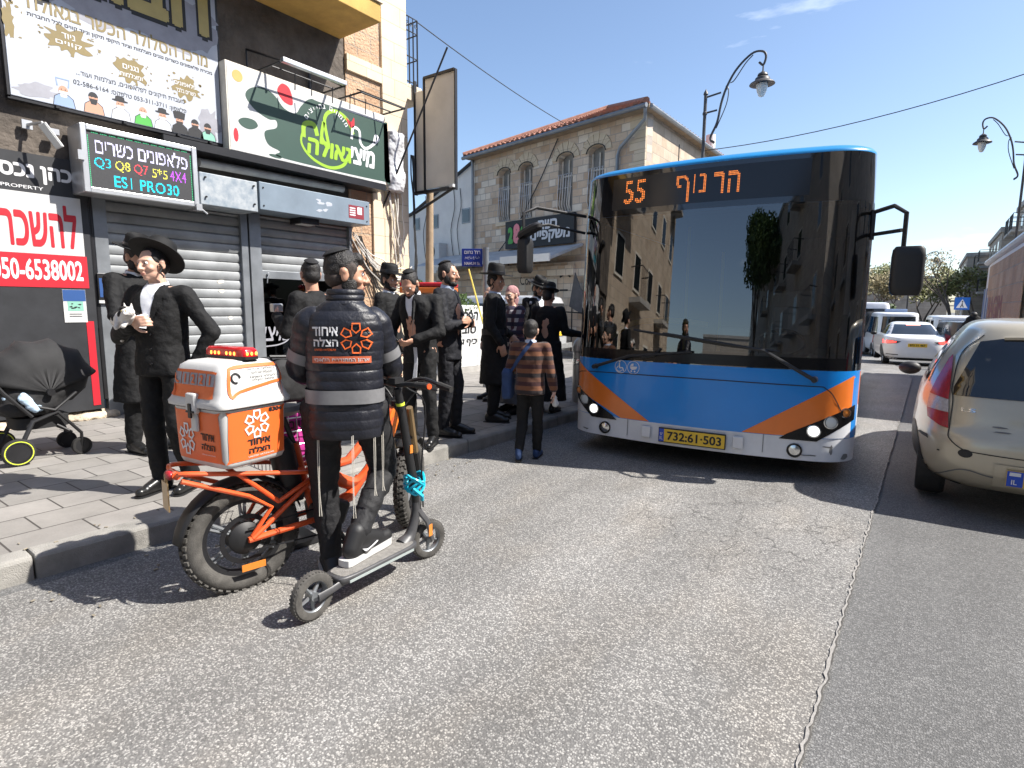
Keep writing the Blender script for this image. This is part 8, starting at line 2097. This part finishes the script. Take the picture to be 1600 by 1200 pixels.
# ---------------------------------------------------------------- lamps, wires, trees, far street
def street_lamp(name, label, loc, rz, H, arm):
    t = thing(name, label, 'street lamp', loc, rz)
    a = MB(); a.lathe([(.16, 0), (.16, .1), (.12, .2), (.11, .8), (.075, 1.0), (.06, 1.1), (.05, H - .9), (.05, H - .5), (.07, H - .48), (.07, H - .44), (.05, H - .42), (.05, H - .06), (.075, H - .04), (.06, H), (0, H + .08)], 14); a.build('post', 'lamp_metal', t)
    a = MB(); s = arm
    a.tube(spline([(.33 * s, 0, H - 1.25), (.20 * s, 0, H - 1.12), (.38 * s, 0, H - .75), (.50 * s, 0, H - .2), (.82 * s, 0, H + .55), (1.25 * s, 0, H + 1.02), (1.55 * s, 0, H + 1.05), (1.66 * s, 0, H + .88), (1.60 * s, 0, H + .62), (1.48 * s, 0, H + .72)], 5), .034, 8)
    a.tube(spline([(.36 * s, 0, H - .9), (.62 * s, 0, H - .35), (.66 * s, 0, H + .0), (.58 * s, 0, H + .12), (.62 * s, 0, H + .0)], 4), .016, 6)
    a.tube(spline([(.70 * s, 0, H + .2), (.82 * s, 0, H + .28), (1.1 * s, 0, H + .75), (1.3 * s, 0, H + .98)], 4), .016, 6)
    a.tube([(0, 0, H - .12), (.45 * s, 0, H - .05)], .024, 7); a.tube([(0, 0, H - .5), (.36 * s, 0, H - .46)], .024, 7); a.tube([(1.6 * s, 0, H + .62), (1.6 * s, 0, H + .38)], .022, 7); a.build('bracket', 'lamp_metal', t)
    a = MB(); Q = Matrix.Translation((1.6 * s, 0, H)); a.lathe([(.03, .42), (.07, .38), (.13, .34), (.15, .28), (.12, .26), (.20, .20), (.22, .12), (.34, .04), (.36, .0), (.30, .0), (.1, .05), (0, .05)][::-1], 24, Q); hd = a.build('shade', 'lamp_metal', t)
    a = MB(); a.lathe([(0, -.30), (.08, -.27), (.14, -.15), (.17, -.02), (.16, .02)], 20, Q); a.build('globe', 'lamp_glass', hd)
    for o in list(t.children):
        if o.name.startswith('post'): continue
        for q in [o] + list(o.children):
            for v in q.data.vertices: v.co.z = H + (v.co.z - H) * (.66 if v.co.z > H else .9)
    return t
k = .74
l1 = street_lamp('street_lamp', 'tall ornate street lamp rising behind the blue bus', (-4.62, 13.9, .127), R(10), 6.38 - .127, 1.0); l1.scale = (k, k, 1)
l2 = street_lamp('street_lamp', 'ornate street lamp at the right edge leaning its arm over the road', (1.84, 23.0, zr(23)), R(8), 6.45 - zr(23), -1.0); l2.scale = (.66, k, 1)
street_lamp('street_lamp', 'distant street lamp among the pale trees', (-1.6, 55, zr(55)), R(8), 7.0, 1.0)
def wire(name, label, a, b, sag, r=.012):
    a = Vector(a); b = Vector(b); mb = MB(); mb.tube([a.lerp(b, i / 24) - Vector((0, 0, sag * 4 * (i / 24) * (1 - i / 24))) for i in range(25)], r, 5)
    tag(mb.build('overhead_wire', 'cable_black'), label, 'wire')
wire('w', 'thin overhead wire from the railing balcony to the stone house', (-8.04, 8.1, 6.6), (-9.3, 16.4, 6.85), .1, .010)
wire('w', 'overhead wire sagging across the sky above the bus to the right', (-6.2, 18.5, 6.3), (9.0, 18.0, 9.3), .9, .012)
# zebra crossing sign
t = thing('crossing_sign', 'blue square pedestrian crossing sign on a thin post', 'sign', (1.12, 34.5, zr(34.5) + .75), R(3))
MB().cyl((0, 0, -.8), (0, 0, 2.25), .04, n=8).build('post', 'grey_metal', t)
MB().bx(-.29, .29, -.06, -.042, 1.62, 2.2).build('plate', mat('sign_blue', (.01, .11, .42), .4, var=0), t, smooth=False)
a = MB(); F_ = frameM((0, -.061, 1.91), (1, 0, 0), (0, 0, 1)) @ Matrix.Diagonal((.68, .68, 1, 1)); flat(a, [(-.32, -.30), (.32, -.30), (0, .32)], F_, .002); a.build('white_triangle', 'white_ink', t, smooth=False)
a = MB(); stroke(a, [(-.08, -.26), (0, -.06), (.01, .08)], .05, F_, .004); stroke(a, [(.09, -.26), (.01, -.06)], .05, F_, .0045); flat(a, blob(.01, .14, .045, .045, 10, 0), F_, .0042); a.build('walking_figure', 'black_ink', t, smooth=False)
# background trees
rn = random.Random(12)
for i, (x, y, h, n, m_, sd, br) in enumerate(((-5.2, 41, 5.0, 2600, 'leaf_b', 31, .1), (-7.5, 50, 6.2, 2600, 'leaf_b', 32, .1), (-3.0, 60, 7.0, 2600, 'leaf_dry', 33, .3), (-.6, 62, 6.6, 2600, 'leaf_b', 34, .2), (1.1, 52, 7.4, 1100, 'leaf_dry', 35, .5), (3.0, 60, 6.8, 2200, 'leaf_b', 36, .25), (-9, 66, 8.0, 2600, 'leaf_b', 37, .1), (-5.0, 75, 8.0, 2600, 'leaf_b', 38, .2), (-2.8, 46, 3.0, 1500, 'leaf_a', 39, 0))):
    tree('street_tree', ('bushy olive green tree just behind the bus mirror', 'broad olive tree behind the queue of buses', 'dry leaved tree left of the bare tree', 'leafy olive tree over the white vans', 'nearly bare tree with thin twigs above the crossing sign', 'olive tree against the right hand houses', 'tall tree furthest left in the far street', 'pale tree closing the end of the street', 'low green bush beside the waiting buses')[i], (x, y, zr(y)), h + .4, h * .34, n, m_, sd, .13, .15 if i != 4 else .10, br, 'trees along the far street')
def block(name, label, x0, x1, y0, y1, h, m_='stone_far', rows=3, cols=4, balc=True, front='y', seed=1):
    t = thing(name, label, 'building', (0, 0, 0)); rn = random.Random(seed)
    MB().bx(x0, x1, y0, y1, -3, h).build('wall', m_, t, smooth=False)
    MB().bx(x0 - .12, x1 + .12, y0 - .12, y1 + .12, h, h + .35).build('parapet', 'concrete', t, smooth=False)
    for s, X in ((-1, x0), (1, x1)):
        for r in range(rows):
            for c in range(cols):
                y = y0 + (c + .5) * (y1 - y0) / cols; z = h * (r + .35) / rows; hh = h / rows * .45
                f = MB().bx(min(X, X + s * .06), max(X, X + s * .06), y - .55, y + .55, z, z + hh).build('window', 'paper', t, smooth=False)
                MB().bx(min(X + s * .061, X + s * .07), max(X + s * .061, X + s * .07), y - .47, y + .47, z + .08, z + hh - .08).build('pane', 'car_glass', f, smooth=False)
                if balc and rn.random() < .4 and r:
                    b_ = MB().bx(min(X, X + s * 1.0), max(X, X + s * 1.0), y - 1.0, y + 1.0, z - .45, z - .3).build('balcony', 'concrete', t, smooth=False)
                    m2 = MB(); [m2.tube([(X + s * .98, y - .97 + i * .16, z - .3), (X + s * .98, y - .97 + i * .16, z + .6)], .012, 4) for i in range(13)]; m2.tube([(X, y - .97, z + .6), (X + s * .98, y - .97, z + .6), (X + s * .98, y + .97, z + .6), (X, y + .97, z + .6)], .02, 5); m2.build('railing', 'dark_metal', b_)
    return t
block('apartment_house', 'tall stone house with balconies at the right end of the street', 4.3, 14, 44, 54, 8.2, seed=3)
block('apartment_house', 'lower stone house further along the right pavement', 3.6, 13, 54.4, 66, 7.0, seed=4)
block('apartment_house', 'far stone house where the right hand row ends', 2.2, 12, 66.5, 84, 6.2, seed=5)
block('apartment_house', 'long stone house behind the trees at the end of the street', -26, -9.5, 62, 80, 6.0, seed=6)
block('apartment_house', 'stone house closing the view between the trees', -7.5, 1.5, 92, 104, 5.4, seed=7)
# the street behind the photographer, mirrored in the windscreen, plus added sky blockers
block('apartment_house', 'stone house behind the viewer mirrored in the left of the windscreen', -16, -8.3, -15.5, -1.7, 10.5, 'stone_old_side', rows=4, cols=5, seed=8)
block('apartment_house', 'stone house across the road beside the viewer', 9, 19, -6.5, 34, 8.2, 'stone_far', rows=3, cols=9, seed=10)  # added out of view to cut sky fill and deepen the shade
block('apartment_house', 'tall stone house across the road behind the viewer', 5.6, 16, -52, -7, 11, 'stone_far', rows=4, cols=9, seed=9)
block('apartment_house', 'unseen stone house added far behind the viewer to darken the windscreen reflection', -9, 7, -74, -64, 7.5, 'stone_far', rows=2, cols=4, seed=11)  # added out of view; hides pale horizon sky from the lower windscreen reflection
tree('street_tree', 'dense dark tree behind the viewer mirrored in the windscreen', (3.9, -30, 0), 12.5, 4.6, 9000, 'leaf_a', 51, .24, .2)
